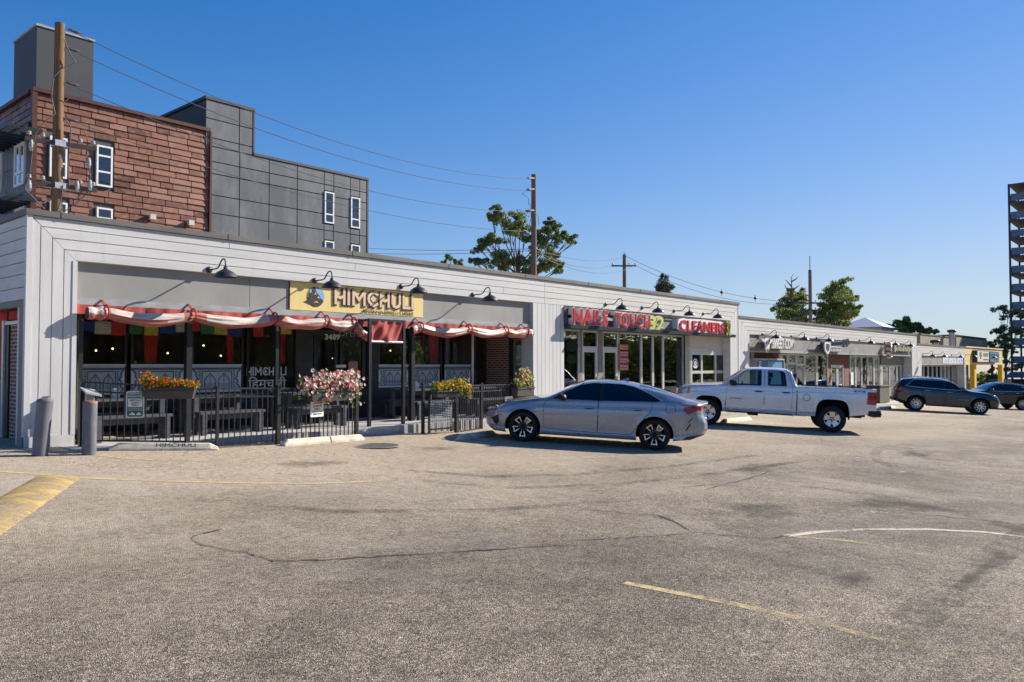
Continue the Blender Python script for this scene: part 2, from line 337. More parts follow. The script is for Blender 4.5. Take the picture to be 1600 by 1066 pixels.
# ------------------------------------------------------------------ ground
def asphalt():
    t = NT('asphalt'); p = t.pos()
    sep = t.n('ShaderNodeSeparateXYZ'); t.l(p, sep.inputs[0])
    vor = t.n('ShaderNodeTexVoronoi'); vor.inputs['Scale'].default_value = 115; t.l(p, vor.inputs['Vector'])
    stone = t.n('ShaderNodeSeparateColor'); t.l(vor.outputs['Color'], stone.inputs[0])
    agg = t.ramp(stone.outputs[0], [(0.0, (0.07, 0.060, 0.048)), (0.35, (0.24, 0.207, 0.167)), (0.75, (0.41, 0.357, 0.293)), (1.0, (0.68, 0.60, 0.50))])
    edge = t.ramp(vor.outputs['Distance'], [(0.25, 1.0), (0.75, 0.35)])
    agg = t.mix(agg, edge, 0.75, 'MULTIPLY')
    big = t.noise(t.scale(p, (0.6, 1.0, 1)), 0.32, 6, 0.6, 0.5)
    mid = t.noise(p, 1.7, 6, 0.65)
    agg = t.mix(agg, t.ramp(big, [(0.34, 0.55), (0.5, 0.9), (0.68, 1.28)]), 0.9, 'MULTIPLY')
    agg = t.mix(agg, t.ramp(mid, [(0.3, 0.72), (0.7, 1.25)]), 0.8, 'MULTIPLY')
    g3 = t.math('ADD', t.math('MULTIPLY', t.noise(p, 26, 5, 0.75), .6), t.math('MULTIPLY', t.noise(p, 9, 5, 0.7), .4)); agg = t.mix(agg, t.ramp(g3, [(0.36, 0.38), (0.5, 1.0), (0.64, 1.5)]), 0.8, 'MULTIPLY')
    agg = t.mix(agg, (1.0, 0.93, 0.83), 0.8, 'MULTIPLY')
    # wind-blown tan dust that has collected along the building side of the lot
    yd = t.math('ADD', sep.outputs[1], t.math('MULTIPLY', t.math('SUBTRACT', t.noise(p, 0.45, 6, 0.65), 0.5), 7.0))
    dust = t.ramp(t.math('DIVIDE', yd, 16.0), [(0.28, 0.0), (0.72, 1.0)])
    dust = t.math('MULTIPLY', dust, t.ramp(g3, [(0.34, 0.15), (0.62, 0.98)]))
    col = t.mix(agg, (0.60, 0.48, 0.345), t.math('MULTIPLY', dust, 0.9))
    # grey chalky bleaching
    bl = t.math('MULTIPLY', t.ramp(t.noise(t.scale(p, (0.8, 0.5, 1)), 0.55, 7, 0.7, 0.8), [(0.52, 0.0), (0.75, 1.0)]), 0.45)
    col = t.mix(col, (0.45, 0.41, 0.36), bl)
    h = t.math('ADD', t.math('MULTIPLY', t.math('SUBTRACT', 1.0, vor.outputs['Distance']), 0.8), t.math('MULTIPLY', t.noise(p, 25, 4), 0.5))
    t.principled(col, 0.88, 0, t.bump(h, 0.75, 0.012), 0.25); return t.m
MAT['asphalt'] = asphalt()
def grid_axis(a, b, near0, near1, fine, grow=1.35):
    v = list(np.arange(near0, near1 + 1e-6, fine)); s = fine; x = near0
    while x > a: s *= grow; x -= s; v.insert(0, max(x, a))
    s = fine; x = near1
    while x < b: s *= grow; x += s; v.append(min(x, b))
    return v
gx = grid_axis(-1800, 1800, -20, 100, 2.0); gy = grid_axis(-1800, 1800, -14, 44, 1.0)
mb = MB(); mb.smooth = True
vs = [(x, y, ground(x, y)) for y in gy for x in gx]; nx = len(gx)
mb.add(vs, [(j * nx + i, j * nx + i + 1, (j + 1) * nx + i + 1, (j + 1) * nx + i) for j in range(len(gy) - 1) for i in range(nx - 1)])
lot = mb.build('parking_lot', MAT['asphalt'], recalc=False)
tag(lot, 'worn grey asphalt parking lot with cracks and faded yellow lines', 'parking lot', kind='structure')

def strip_px(pts, w, lift=0.004, taper=False, n=6):
    """a flat ribbon on the ground through picture-measured points (w metres wide)"""
    P = [GR(*p) for p in pts]; Q = []
    for i in range(len(P) - 1):
        for k in range(n): Q.append(P[i].lerp(P[i + 1], k / n))
    Q.append(P[-1]); vs = []; fs = []
    for i, q in enumerate(Q):
        d = (Q[min(i + 1, len(Q) - 1)] - Q[max(i - 1, 0)]); d.z = 0; d.normalize(); s = Vector((-d.y, d.x, 0))
        ww = w * (0.5 + 0.5 * math.sin(math.pi * i / (len(Q) - 1)) if taper else 1)
        if taper: ww *= random.uniform(0.5, 1.4)
        for k in (-1, 1):
            a = q + s * (k * ww / 2); vs.append((a.x, a.y, ground(a.x, a.y) + lift))
    fs = [(2 * i, 2 * i + 1, 2 * i + 3, 2 * i + 2) for i in range(len(Q) - 1)]
    return vs, fs
MAT['yellow_line'] = M_worn('yellow_line', (0.62, 0.45, 0.19), (0.52, 0.41, 0.25), 0.465, 8)
MAT['yellow_faint'] = M_worn('yellow_faint', (0.55, 0.42, 0.18), (0.45, 0.36, 0.22), 0.56, 8)
MAT['white_line'] = M_worn('white_line', (0.62, 0.56, 0.42), (0.55, 0.50, 0.40), 0.46, 10)
MAT['white_faint'] = M_worn('white_faint', (0.50, 0.46, 0.38), (0.42, 0.39, 0.33), 0.57, 8)
LINES = [('yellow_line', [(-40, 733), (0, 737), (60, 741.5), (125, 747), (250, 752), (400, 755.5), (500, 755.8), (588, 752)], 0.11),
         ('yellow_faint', [(588, 752), (520, 746.5), (430, 740)], 0.1),
         ('yellow_line', [(150, 712), (190, 716), (240, 719)], 0.1), ('yellow_faint', [(240, 719), (330, 722)], 0.1),
         ('yellow_line', [(976, 911), (1130, 941), (1250, 967)], 0.10), ('yellow_faint', [(1250, 967), (1330, 988), (1450, 1015), (1600, 1050), (1680, 1068)], 0.10),
         ('white_line', [(1228, 838), (1280, 831.5), (1360, 827.5), (1450, 827.5), (1540, 832), (1640, 844)], 0.10),
         ('white_faint', [(1228, 838), (1300, 820), (1372, 797)], 0.1), ('yellow_faint', [(1240, 839), (1330, 846), (1420, 862), (1500, 880)], 0.1),
         ('white_faint', [(1115, 760), (1170, 747), (1215, 732)], 0.1), ('white_faint', [(1255, 765), (1340, 752), (1420, 736)], 0.1),
         ('white_faint', [(1440, 707), (1512, 697)], 0.1), ('yellow_faint', [(770, 725), (832, 728)], 0.1), ('white_faint', [(1560, 815), (1640, 800)], 0.1)]
for mname, pts, w in LINES:
    mb = MB(); vs, fs = strip_px(pts, w); mb.add(vs, fs); mb.build('painted_line', MAT[mname], lot, recalc=False)
MAT['crack'] = M_worn('crack', (0.05, 0.042, 0.035), (0.08, 0.07, 0.06), 0.46, 25)
CRACKS = [[(298, 842), (312, 836), (330, 832), (348, 828)], [(298, 843), (318, 852), (350, 860), (385, 864), (410, 872), (428, 877), (500, 876), (560, 872), (640, 868), (720, 863), (800, 857), (900, 853)],
          [(880, 846), (960, 842), (1030, 838), (1078, 835)], [(1078, 830), (1060, 818), (1030, 806), (1005, 803)], [(1050, 815), (1025, 808), (960, 800), (905, 796)],
          [(1078, 832), (1150, 838), (1200, 842), (1235, 838)], [(1060, 762), (1120, 757), (1250, 770)], [(1360, 797), (1450, 805), (1600, 820)], [(1100, 766), (1180, 745), (1222, 732)]]
for pts in CRACKS:
    q = [pts[0]]
    for a, b in zip(pts, pts[1:]):
        n = max(2, int(abs(b[0] - a[0]) / 9))
        for k in range(1, n + 1):
            q.append((a[0] + (b[0] - a[0]) * k / n + random.uniform(-1.5, 1.5), a[1] + (b[1] - a[1]) * k / n + random.uniform(-0.9, 0.9)))
    mb = MB(); vs, fs = strip_px(q, 0.03, 0.007, True, 1); mb.add(vs, fs); mb.build('crack', MAT['crack'], lot, recalc=False)
def stain(name, poly, mat, lift, rings=8):
    """soft-edged stain: concentric rings with a fade attribute"""
    P = [GR(*p) for p in poly]; c = sum(P, Vector()) / len(P)
    Q = []
    for a, b in zip(P, P[1:] + P[:1]):
        for k in range(5): Q.append(a.lerp(b, k / 5))
    n = len(Q); vs = []; fade = []
    for r in range(rings + 1):
        k = r / rings
        for q in Q:
            a = c.lerp(q, k); vs.append((a.x, a.y, ground(a.x, a.y) + lift)); fade.append(1 - k ** 1.5)
    fs = [(r * n + i, r * n + (i + 1) % n, (r + 1) * n + (i + 1) % n, (r + 1) * n + i) for r in range(rings) for i in range(n)]
    mb = MB(); mb.add(vs, fs); o = mb.build(name, mat, lot, recalc=False)
    at = o.data.attributes.new('fade', 'FLOAT', 'POINT'); at.data.foreach_set('value', fade); return o
MAT['stain_dark'] = M_stain('stain_dark', (0.07, 0.058, 0.045), 0.68, 0.42, 0.64, 1.3, (1, 1, 1))
MAT['stain_brown'] = M_stain('stain_brown', (0.10, 0.075, 0.05), 0.5, 0.42, 0.66, 3.0)
stain('stain', [(990, 806), (1080, 772), (1200, 768), (1320, 782), (1330, 815), (1235, 845), (1120, 838)], MAT['stain_dark'], 0.0095)
stain('stain', [(1180, 790), (1300, 760), (1450, 770), (1620, 790), (1640, 815), (1480, 815), (1330, 800)], MAT['stain_dark'], 0.0105)
stain('stain', [(1380, 975), (1440, 930), (1530, 870), (1600, 828), (1640, 850), (1560, 905), (1450, 985)], MAT['stain_dark'], 0.0115)
stain('stain', [(1230, 905), (1350, 880), (1430, 905), (1330, 935)], MAT['stain_dark'], 0.0125)
stain('stain', [(1370, 720), (1380, 700), (1420, 698), (1500, 705), (1490, 725)], MAT['stain_dark'], 0.0095)
stain('stain', [(1090, 735), (1150, 715), (1260, 720), (1250, 745), (1160, 748)], MAT['stain_dark'], 0.0115)
stain('stain', [(300, 730), (420, 715), (560, 712), (640, 720), (560, 735), (400, 742)], MAT['stain_brown'], 0.0095)
stain('stain', [(600, 700), (680, 690), (760, 695), (740, 710), (640, 712)], MAT['stain_brown'], 0.0095)
0 and stain('stain', [(150, 775), (260, 755), (420, 765), (330, 800), (190, 810)], MAT['stain_dark'], 0.0095)
stain('stain', [(820, 995), (850, 975), (900, 990), (870, 1010)], MAT['stain_brown'], 0.0095)
0 and stain('stain', [(-60, 960), (120, 900), (330, 960), (420, 1060), (120, 1100), (-80, 1080)], MAT['stain_dark'], 0.0105)
0 and stain('stain', [(560, 860), (760, 830), (900, 880), (800, 960), (620, 950)], MAT['stain_dark'], 0.0125)
MAT['tyre_mark'] = M_worn('tyre_mark', (0.07, 0.06, 0.05), (0.10, 0.085, 0.07), 0.53, 6, 0.5)
for pts, w in (([(1372, 702), (1366, 712), (1374, 722), (1400, 731)], .22), ([(1418, 700), (1430, 710), (1450, 718), (1500, 722)], .22), ([(640, 735), (760, 745), (900, 742), (1060, 728), (1180, 712)], .2), ([(660, 752), (800, 763), (960, 758), (1120, 740), (1260, 720)], .2), ([(1250, 760), (1380, 776), (1520, 806), (1640, 840)], .25), ([(300, 780), (520, 800), (760, 798), (980, 782)], .2), ([(1420, 975), (1500, 915), (1580, 850), (1640, 812)], .35)):
    mb = MB(); vs, fs = strip_px(pts, w, .0085); mb.add(vs, fs); mb.build('tyre_mark', MAT['tyre_mark'], lot, recalc=False)
rs_ = random.Random(5)
for (cx, cy, n_) in ((880, 735, 7), (1230, 690, 7), (640, 740, 5), (1480, 672, 5), (470, 732, 4), (700, 905, 4), (1040, 960, 4)):
    for k in range(n_):
        x, y = cx + rs_.gauss(0, 45), cy + rs_.gauss(0, 9); r = rs_.uniform(3, 13); stain('oil_spot', [(x - r, y), (x - r * .3, y - r * .25), (x + r * .7, y - r * .2), (x + r, y + .02 * r), (x + r * .2, y + r * .28), (x - r * .6, y + r * .2)], MAT['stain_brown'], .013 + .0004 * k, 4)
MAT['dust_pale'] = M_stain('dust_pale', (0.62, 0.51, 0.38), 0.6, 0.36, 0.70, 2.2)
stain('dust', [(330, 735), (520, 700), (760, 690), (1000, 715), (1150, 705), (1200, 725), (900, 760), (600, 748)], MAT['dust_pale'], 0.0075)
stain('dust', [(1120, 690), (1350, 660), (1600, 650), (1640, 700), (1400, 705), (1250, 735)], MAT['dust_pale'], 0.0075)
# debris along the foot of the fence: small loose stones
mb = MB()
for i in range(900):
    X = random.uniform(4.4, 17); Y = 13.0 + random.gauss(0, 0.55) - (0.7 if X < 6 else 0); s = random.uniform(0.004, 0.016); g = ground(X, Y)
    if Y > 13.6: continue
    a = random.uniform(0, 3)
    vs = [(X + s * math.cos(a + k * 2.1) * random.uniform(.7, 1.3), Y + s * math.sin(a + k * 2.1), g + 0.002) for k in range(3)] + [(X, Y, g + s * 0.9)]
    mb.add(vs, [(0, 1, 3), (1, 2, 3), (2, 0, 3)])
tag(mb.build('gravel', MAT['old_concrete']), 'loose grit swept against the foot of the fence', 'gravel', kind='stuff')
# yellow painted speed hump at the left
MAT['hump'] = M_worn('hump', (0.56, 0.38, 0.12), (0.44, 0.33, 0.17), 0.49, 3.5)
HUMP_C = [(126, 747.5), (62, 742.5), (-40, 800), (-60, 880)]
P = [GR(*p) for p in HUMP_C]; mb = MB(); mb.smooth = True; n = 14; vs = []; vs2 = []
for i in range(n + 1):
    for j in range(n + 1):
        a = P[0].lerp(P[1], i / n); b = P[3].lerp(P[2], i / n); q = a.lerp(b, j / n)
        e = math.sin(math.pi * i / n) ** 0.8 * min(1, 6 * min(j / n + 0.03, 1.03 - j / n)); vs.append((q.x, q.y, ground(q.x, q.y) + 0.002 + 0.055 * e)); vs2.append((q.x, q.y, vs[-1][2] + 0.004))
fs = [(i * (n + 1) + j, i * (n + 1) + j + 1, (i + 1) * (n + 1) + j + 1, (i + 1) * (n + 1) + j) for i in range(n) for j in range(n)]
mb.add(vs, fs); hump = mb.build('speed_hump', MAT['asphalt'], recalc=False)
tag(hump, 'low asphalt speed hump with worn yellow paint at the left', 'speed hump', kind='structure')
mb = MB(); mb.smooth = True; mb.add(vs2, fs); mb.build('painted_area', MAT['hump'], hump, recalc=False)

# storm drain grate by the fence
c = GR(585, 697); t_ = thing('drain_grate', 'round iron drain grate in the asphalt before the patio fence', 'drain', c)
mb = MB()
mb.lathe([(0.50, 0.004), (0.50, 0.012), (0.44, 0.014), (0.44, 0.006)], c, 'z', 32)
for k in range(-7, 8):
    x = k * 0.058; h = math.sqrt(max(0.43 ** 2 - x * x, 0)); mb.box(c.x + x - 0.012, c.x + x + 0.012, c.y - h, c.y + h, c.z + 0.006, c.z + 0.015)
mb.build('grate', MAT['taupe'], t_)
mb = MB(); mb.lathe([(0.0, 0.005), (0.45, 0.005)], c, 'z', 32); mb.build('drain_hole', MAT['black_letter'], t_, recalc=False)

# sidewalk in front of the stores further along, with a kerb
def slab(name, poly, ztop_off, h, mat, label, kind='structure', cat=None, flat=None, n=14):
    """poly: 4 plan corners; follows the ground unless flat gives the height"""
    A, B, C_, D_ = [Vector((*p, 0)) for p in poly]; mb = MB(); ring = []
    for i in range(n + 1):
        a = A.lerp(B, i / n); d = D_.lerp(C_, i / n); ring.append((a, d))
    vs = []
    for a, d in ring:
        for p in (a, d):
            z = (flat if flat is not None else ground(p.x, p.y) + ztop_off); vs.append((p.x, p.y, z)); vs.append((p.x, p.y, ground(p.x, p.y) - 0.05))
    fs = []
    for i in range(n):
        q = i * 4; fs += [(q, q + 4, q + 6, q + 2), (q, q + 1, q + 5, q + 4), (q + 2, q + 6, q + 7, q + 3)]
    fs += [(0, 2, 3, 1), (n * 4, n * 4 + 1, n * 4 + 3, n * 4 + 2)]
    mb.add(vs, fs); o = mb.build(name, mat, None, bevel=0.015); return tag(o, label, cat or name.replace('_', ' '), kind=kind)
slab('sidewalk', [(17.8, 13.55), (92, 13.55), (92, 16.2), (17.8, 16.2)], 0.14, 0.2, MAT['concrete'], 'pale concrete sidewalk with kerb before the stores', n=40)
slab('patio_slab', [(5.0, 13.75), (17.6, 13.75), (17.6, 21.0), (5.0, 21.0)], 0, 0.2, MAT['patio'], 'grey concrete patio slab inside the black fence', flat=0.31)

# ------------------------------------------------------------------ shopping strip: shared builders
def hboards(mb, X0, X1, zs, Y, mitre0=None, mitre1=None, th=0.03, gap=0.014):
    """horizontal siding planks; mitre0/1 = (x at top, x at bottom) of a slanted end"""
    zt, zb = zs[0], zs[-1]
    def xe(m, z, d): return d if m is None else m[0] + (m[1] - m[0]) * (zt - z) / (zt - zb)
    for a, b in zip(zs, zs[1:]):
        t, bt = a - gap / 2, b + gap / 2
        mb.prism([(xe(mitre0, bt, X0) + .006, bt), (xe(mitre1, bt, X1) - .006, bt), (xe(mitre1, t, X1) - .006, t), (xe(mitre0, t, X0) + .006, t)],
                 lambda u, v, w: (u, Y - w, v), th)
def vboards(mb, xs, z0, z1, Y, top=None, th=0.03, gap=0.014):
    for a, b in zip(xs, xs[1:]):
        l, r = a + gap / 2, b - gap / 2
        tl, tr = (top(l), top(r)) if top else (z1, z1)
        mb.prism([(l, z0), (r, z0), (r, tr), (l, tl)], lambda u, v, w: (u, Y - w, v), th)
def window(parent, X0, X1, z0, z1, Y, mull=(), trans=(), frame=None, w=0.06, glass=None, name='window', depth=0.08, label=None):
    mb = MB(); fr = frame or MAT['alu']
    mb.box(X0, X0 + w, Y - depth / 2, Y + depth / 2, z0, z1).box(X1 - w, X1, Y - depth / 2, Y + depth / 2, z0, z1)
    mb.box(X0 + w, X1 - w, Y - depth / 2, Y + depth / 2, z1 - w, z1).box(X0 + w, X1 - w, Y - depth / 2, Y + depth / 2, z0, z0 + w)
    for m in mull: mb.box(m - w / 2, m + w / 2, Y - depth / 2 + .003, Y + depth / 2 - .003, z0 + w, z1 - w)
    for tz in trans: mb.box(X0 + w, X1 - w, Y - depth / 2 + .006, Y + depth / 2 - .006, tz - w / 2, tz + w / 2)
    o = mb.build(name, fr, parent)
    if label: o['label'] = label
    g = MB(); g.box(X0 + w * .6, X1 - w * .6, Y - .004, Y + .004, z0 + w * .6, z1 - w * .6); g.build('pane', glass or MAT['glass'], o)
    return o
def door(parent, X0, X1, z0, z1, Y, frame, glass, stile=0.09, handle=True, name='door', label=None, hside=-1):
    mb = MB()
    mb.box(X0, X0 + stile, Y - .03, Y + .03, z0, z1).box(X1 - stile, X1, Y - .03, Y + .03, z0, z1).box(X0 + stile, X1 - stile, Y - .03, Y + .03, z1 - stile, z1).box(X0 + stile, X1 - stile, Y - .03, Y + .03, z0, z0 + .2)
    o = mb.build(name, frame, parent)
    if label: o['label'] = label
    g = MB(); g.box(X0 + stile * .7, X1 - stile * .7, Y - .004, Y + .004, z0 + .15, z1 - stile * .7); g.build('pane', glass, o)
    if handle:
        h = MB(); h.tube([(X0 + stile, Y - .07, z0 + 1.0), (X1 - stile, Y - .07, z0 + 1.0)], .015, 6); x = X0 + stile / 2 if hside < 0 else X1 - stile / 2
        h.box(x - .015, x + .015, Y - .08, Y - .03, z0 + .95, z0 + 1.2); h.build('handle', MAT['alu'], o)
    return o
def gooseneck(x, y, label, group, Yw=YF, s=1.0, arm=.83):
    """barn-style wall lamp: its mount stands on the wall at the picture-measured spot"""
    p = FY(x, y, Yw); p.y = Yw - .035
    t = thing('wall_lamp', label, 'wall lamp', p, group)
    return t
def lamp_parts(t):
    mb = MB(); mb.lathe([(0.0, 0.0), (0.085, 0.0), (0.085, -0.03), (0.03, -0.05), (0.0, -0.05)], (0, 0, 0), 'y', 16); mb.build('wall_plate', MAT['dark_trim'], t, False)
    pts = [(0, -.04, 0), (0, -.38, .0), (0, -.45, .012), (0, -.52, .055), (0, -.60, .15), (0, -.66, .20), (0, -.73, .225), (0, -.80, .20), (0, -.835, .14), (0, -.84, .05), (0, -.84, -.03)]
    mb = MB(); mb.tube(pts, .019, 8); mb.build('arm', MAT['dark_trim'], t, False)
    prof = [(0.0, 0.02), (.045, .02), (.05, -.03), (.075, -.06), (.13, -.085), (.20, -.125), (.255, -.175), (.28, -.235), (.295, -.25)]
    mb = MB(); mb.lathe([(r, h) for r, h in prof] + [(r - .008, h - .006) for r, h in prof[::-1]], (0, -.84, 0), 'z', 24); sh = mb.build('lamp_shade', MAT['dark_trim'], t, False)
    mb = MB(); mb.lathe([(0, -.10), (.03, -.11), (.045, -.15), (.035, -.19), (0, -.205)], (0, -.84, 0), 'z', 10); mb.build('bulb', MAT['white_paint'], sh, False)
LAMP0 = None
def lamp(x, y, label, group, Yw=YF):
    global LAMP0
    t = gooseneck(x, y, label, group, Yw)
    if LAMP0 is None: lamp_parts(t); LAMP0 = t
    else:
        for ch in list(LAMP0.children): copy_tree(ch, t)
    t.scale = (.75, .75, .75)
    return t
UX, UZ = (1, 0, 0), (0, 0, 1)
def parapet_building(name, label, cat, X0, X1, top, fb, bb, bt, Yb=28.0, pil0=.7, pil1=.7, wallmat='cream_siding', base=-1.6, cap=.1, nb=4, mitre=(True, True)):
    """top: top of parapet; fb: underside of the boards; bb: underside of the sign band; bt: trim under it"""
    t = thing(name, label, cat, (X0, YF, ground(X0, YF)))
    mb = MB(); mb.box(X0 + .02, X1 - .02, YF, YF + .25, fb, top - .05).box(X0 + .02, X1 - .02, YF + .25, Yb, top - .75, top - .5)
    mb.box(X0 + .02, X0 + .25, YF + .25, Yb, base, top - .1).box(X1 - .25, X1 - .02, YF + .25, Yb, base, top - .1).box(X0 + .25, X1 - .25, Yb - .25, Yb, base, top - .1)
    mb.box(X0 + .02, X0 + pil0, YF, YF + .5, base, fb - .001).box(X1 - pil1, X1 - .02, YF, YF + .5, base, fb - .001)
    mb.build('wall', MAT[wallmat], t)
    mb = MB(); mb.box(X0 - .03, X1 + .03, YF - .07, YF + .32, top - cap, top); mb.box(X0 - .03, X0 + .3, YF + .32, Yb, top - cap, top).box(X1 - .3, X1 + .03, YF + .32, Yb, top - cap, top)
    mb.build('roof_cap', MAT['cap_metal'], t)
    zs = [top - cap + (fb - top + cap) * i / nb for i in range(nb + 1)]
    mb = MB(); hboards(mb, X0, X1, zs, YF, (X0 + .03, X0 + pil0) if mitre[0] else None, (X1 - .03, X1 - pil1) if mitre[1] else None); mb.build('horizontal_siding', MAT[wallmat if wallmat != 'cream_wall' else 'cream_siding'], t)
    mb = MB(); k = 4
    H = zs[0] - fb
    for (a, b, sgn, on) in ((X0, X0 + pil0, 1, mitre[0]), (X1 - pil1, X1, -1, mitre[1])):
        xs = [a + (b - a) * i / k for i in range(k + 1)]
        f = (lambda x, a=a, b=b: zs[0] - (x - a - .03) / (b - a - .03) * H - .008) if sgn > 0 else (lambda x, a=a, b=b: zs[0] - (b - .03 - x) / (b - a - .03) * H - .008)
        mb = MB(); vboards(mb, xs, base, fb - .002, YF, (lambda x, f=f: min(f(x), zs[0])) if on else None)
        mb.build('vertical_siding', MAT['white_siding_v'], t)
    mb = MB(); mb.box(X0 + pil0 + .002, X1 - pil1 - .002, YF + .06, YF + .16, bb, fb - .001); mb.build('sign_band', MAT['grey_band'], t)
    if bt:
        mb = MB(); mb.box(X0 + pil0 + .002, X1 - pil1 - .002, YF + .02, YF + .18, bb - bt, bb - .001); mb.build('beam', MAT['grey_trim'], t)
    return t

# ------------------------------------------------------------------ building 1: restaurant, nail salon and dry cleaner
B1X0, B1X1, B1TOP, FB, BB = 4.52, 31.0, 4.27, 3.475, 2.855
XP0, XP1, XP2, XE = 5.25, 17.58, 19.04, 30.2
YS = 16.5
b1 = thing('shopping_strip_building', 'long low white-boarded store building with the restaurant, nail salon and cleaner', 'building', (B1X0, YF, .3))
mb = MB()
mb.box(B1X0 + .02, B1X1 - .02, YF, YF + .25, FB, 4.2).box(B1X0 + .02, B1X1 - .02, YF + .25, 25.5, 3.55, 3.8)
mb.box(B1X0 + .02, B1X0 + .25, YF + .25, 25.5, 2.75, 4.17).box(B1X0 + .02, B1X0 + .25, 19.5, 25.5, -.2, 2.749).box(B1X1 - .25, B1X1 - .02, YF + .25, 25.5, -1.2, 4.17).box(B1X0 + .25, B1X1 - .25, 25.25, 25.5, -1.2, 3.549)
mb.box(B1X0 + .02, XP0, YF, YF + .5, -.1, FB - .001).box(XP1, XP2, YF, YF + .4, -.6, FB - .001).box(XE, B1X1 - .02, YF, YF + .5, -.9, FB - .001)
mb.build('wall', MAT['white_siding'], b1)
mb = MB(); mb.box(B1X0 - .05, B1X1 + .03, YF - .07, YF + .32, 4.17, B1TOP).box(B1X0 - .05, B1X0 + .3, YF + .321, 25.5, 4.17, B1TOP).box(B1X1 - .3, B1X1 + .03, YF + .321, 25.5, 4.17, B1TOP)
for i in range(9): mb.box(5 + i * 3.05, 5.03 + i * 3.05, YF - .077, YF - .069, 4.165, B1TOP + .006)
mb.build('roof_cap', MAT['cap_metal'], b1)
mb = MB(); zs = [4.17, 4.0, 3.825, 3.65, FB]
hboards(mb, B1X0, 18.1, zs, YF, (4.55, XP0), None); 
mb.box(11.2, 11.206, YF - .034, YF - .029, 3.83, 3.99); mb.box(8.1, 8.106, YF - .034, YF - .029, 4.0, 4.16); mb.box(16.3, 16.306, YF - .034, YF - .029, 3.66, 3.82)
mb.build('horizontal_siding', MAT['white_siding'], b1)
mb = MB(); hboards(mb, 18.1, B1X1, zs, YF, None, (B1X1 - .03, XE)); o = mb.build('horizontal_siding', MAT['cream_siding'], b1); o['label'] = 'creamier boards above the nail salon'
mb = MB()
vboards(mb, [B1X0 + (XP0 - B1X0) * i / 4 for i in range(5)], .50, FB, YF, lambda x: min(4.165, 4.165 - (x - 4.55) / (XP0 - 4.55) * (4.165 - FB)))
mb.build('vertical_siding', MAT['white_siding_v'], b1); mb = MB()
vboards(mb, [XP1 + (XP2 - XP1) * i / 8 for i in range(9)], -.4, FB - .002, YF)
mb.build('vertical_siding', MAT['white_siding_v'], b1); mb = MB()
vboards(mb, [XE + (B1X1 - XE) * i / 4 for i in range(5)], -.8, FB, YF, lambda x: min(4.165, 4.165 - (30.97 - x) / (30.97 - XE) * (4.165 - FB)))
mb.build('vertical_siding', MAT['white_siding_v'], b1)
mb = MB(); mb.box(B1X0 - .01, XP0 + .02, YF - .05, YF - .001, .30, .497).box(B1X0 - .03, B1X0 + .06, YF - .045, YF + .05, .499, 4.168).box(XP0 - .045, XP0 + .03, YF - .042, YF + .5, .5, FB - .003)
mb.build('corner_trim', MAT['white_siding_v'], b1); mb = MB()
mb.box(XP1 - .02, XP1 + .05, YF - .042, YF + .4, -.3, FB - .003); mb.build('corner_trim', MAT['white_siding_v'], b1); mb = MB(); mb.box(B1X1 - .07, B1X1 + .015, YF - .045, YF + .06, -.8, 4.168)
mb.build('corner_trim', MAT['white_siding_v'], b1)
# left end wall
mb = MB(); zz = [4.17, 4.0, 3.8, 3.6, 3.4, 3.2, 2.98, 2.77]
for a, b in zip(zz, zz[1:]): mb.box(B1X0 - .012, B1X0 + .019, YF + .06, 25.5, b + .007, a - .007)
mb.build('horizontal_siding', MAT['white_siding'], b1)
mb = MB(); mb.box(B1X0 - .02, B1X0 + .14, YF + .055, 24, 2.66, 2.765).box(B1X0 - .015, B1X0 + .12, YF + .055, YF + .30, .30, 2.659); mb.build('door_trim', MAT['taupe'], b1)
mb = MB(); mb.box(4.72, 4.86, YF + .30, 16.04, .31, 2.40); mb.build('brick_pier', MAT['brick_pier'], b1)
mb = MB(); mb.box(4.66, 4.72, 16.22, 16.32, .31, 2.48).box(4.67, 4.75, YF + .3, 16.21, 2.40, 2.46); o = mb.build('side_door', MAT['alu'], b1)
mb = MB(); mb.box(4.69, 4.78, 16.045, 16.21, .31, 2.395); mb.build('frame', MAT['black_metal'], o)
mb = MB(); n = 40
vs = [(4.74 + .035 * math.sin(i * 1.7) * math.sin(i * .37 + 1), 16.33 + i * .1, z) for i in range(n) for z in (.35, 2.66)]
mb.add(vs, [(2 * i, 2 * i + 1, 2 * i + 3, 2 * i + 2) for i in range(n - 1)], True); mb.add([(4.76, YF + .3, 2.47), (4.76, 16.3, 2.50), (4.76, 16.3, 2.66), (4.76, YF + .3, 2.66)], [(0, 1, 2, 3)])
tag(mb.build('entrance_curtain', MAT['red_cloth']), 'red cloth curtain around the side entrance at the far left', 'curtain')
# band and beam above the restaurant
mb = MB(); xs = [XP0 + .03, 7.35, 10.2]
for a, b in zip([XP0 + .03, 8.62], [8.61, XP1 - .02]): mb.box(a, b, YF + .08, YF + .16, BB, FB - .001)
mb.build('sign_band', MAT['grey_band'], b1)
mb = MB(); mb.box(XP0 + .03, 10.1, YF + .02, YF + .2, 2.73, BB - .001).box(10.105, XP1 - .02, YF + .025, YF + .2, 2.73, BB - .001); mb.build('beam', MAT['grey_trim'], b1)
mb = MB(); mb.box(XP0, XP1, YF + .2, YS + .2, 2.86, 2.93); mb.build('soffit', MAT['white_siding'], b1)
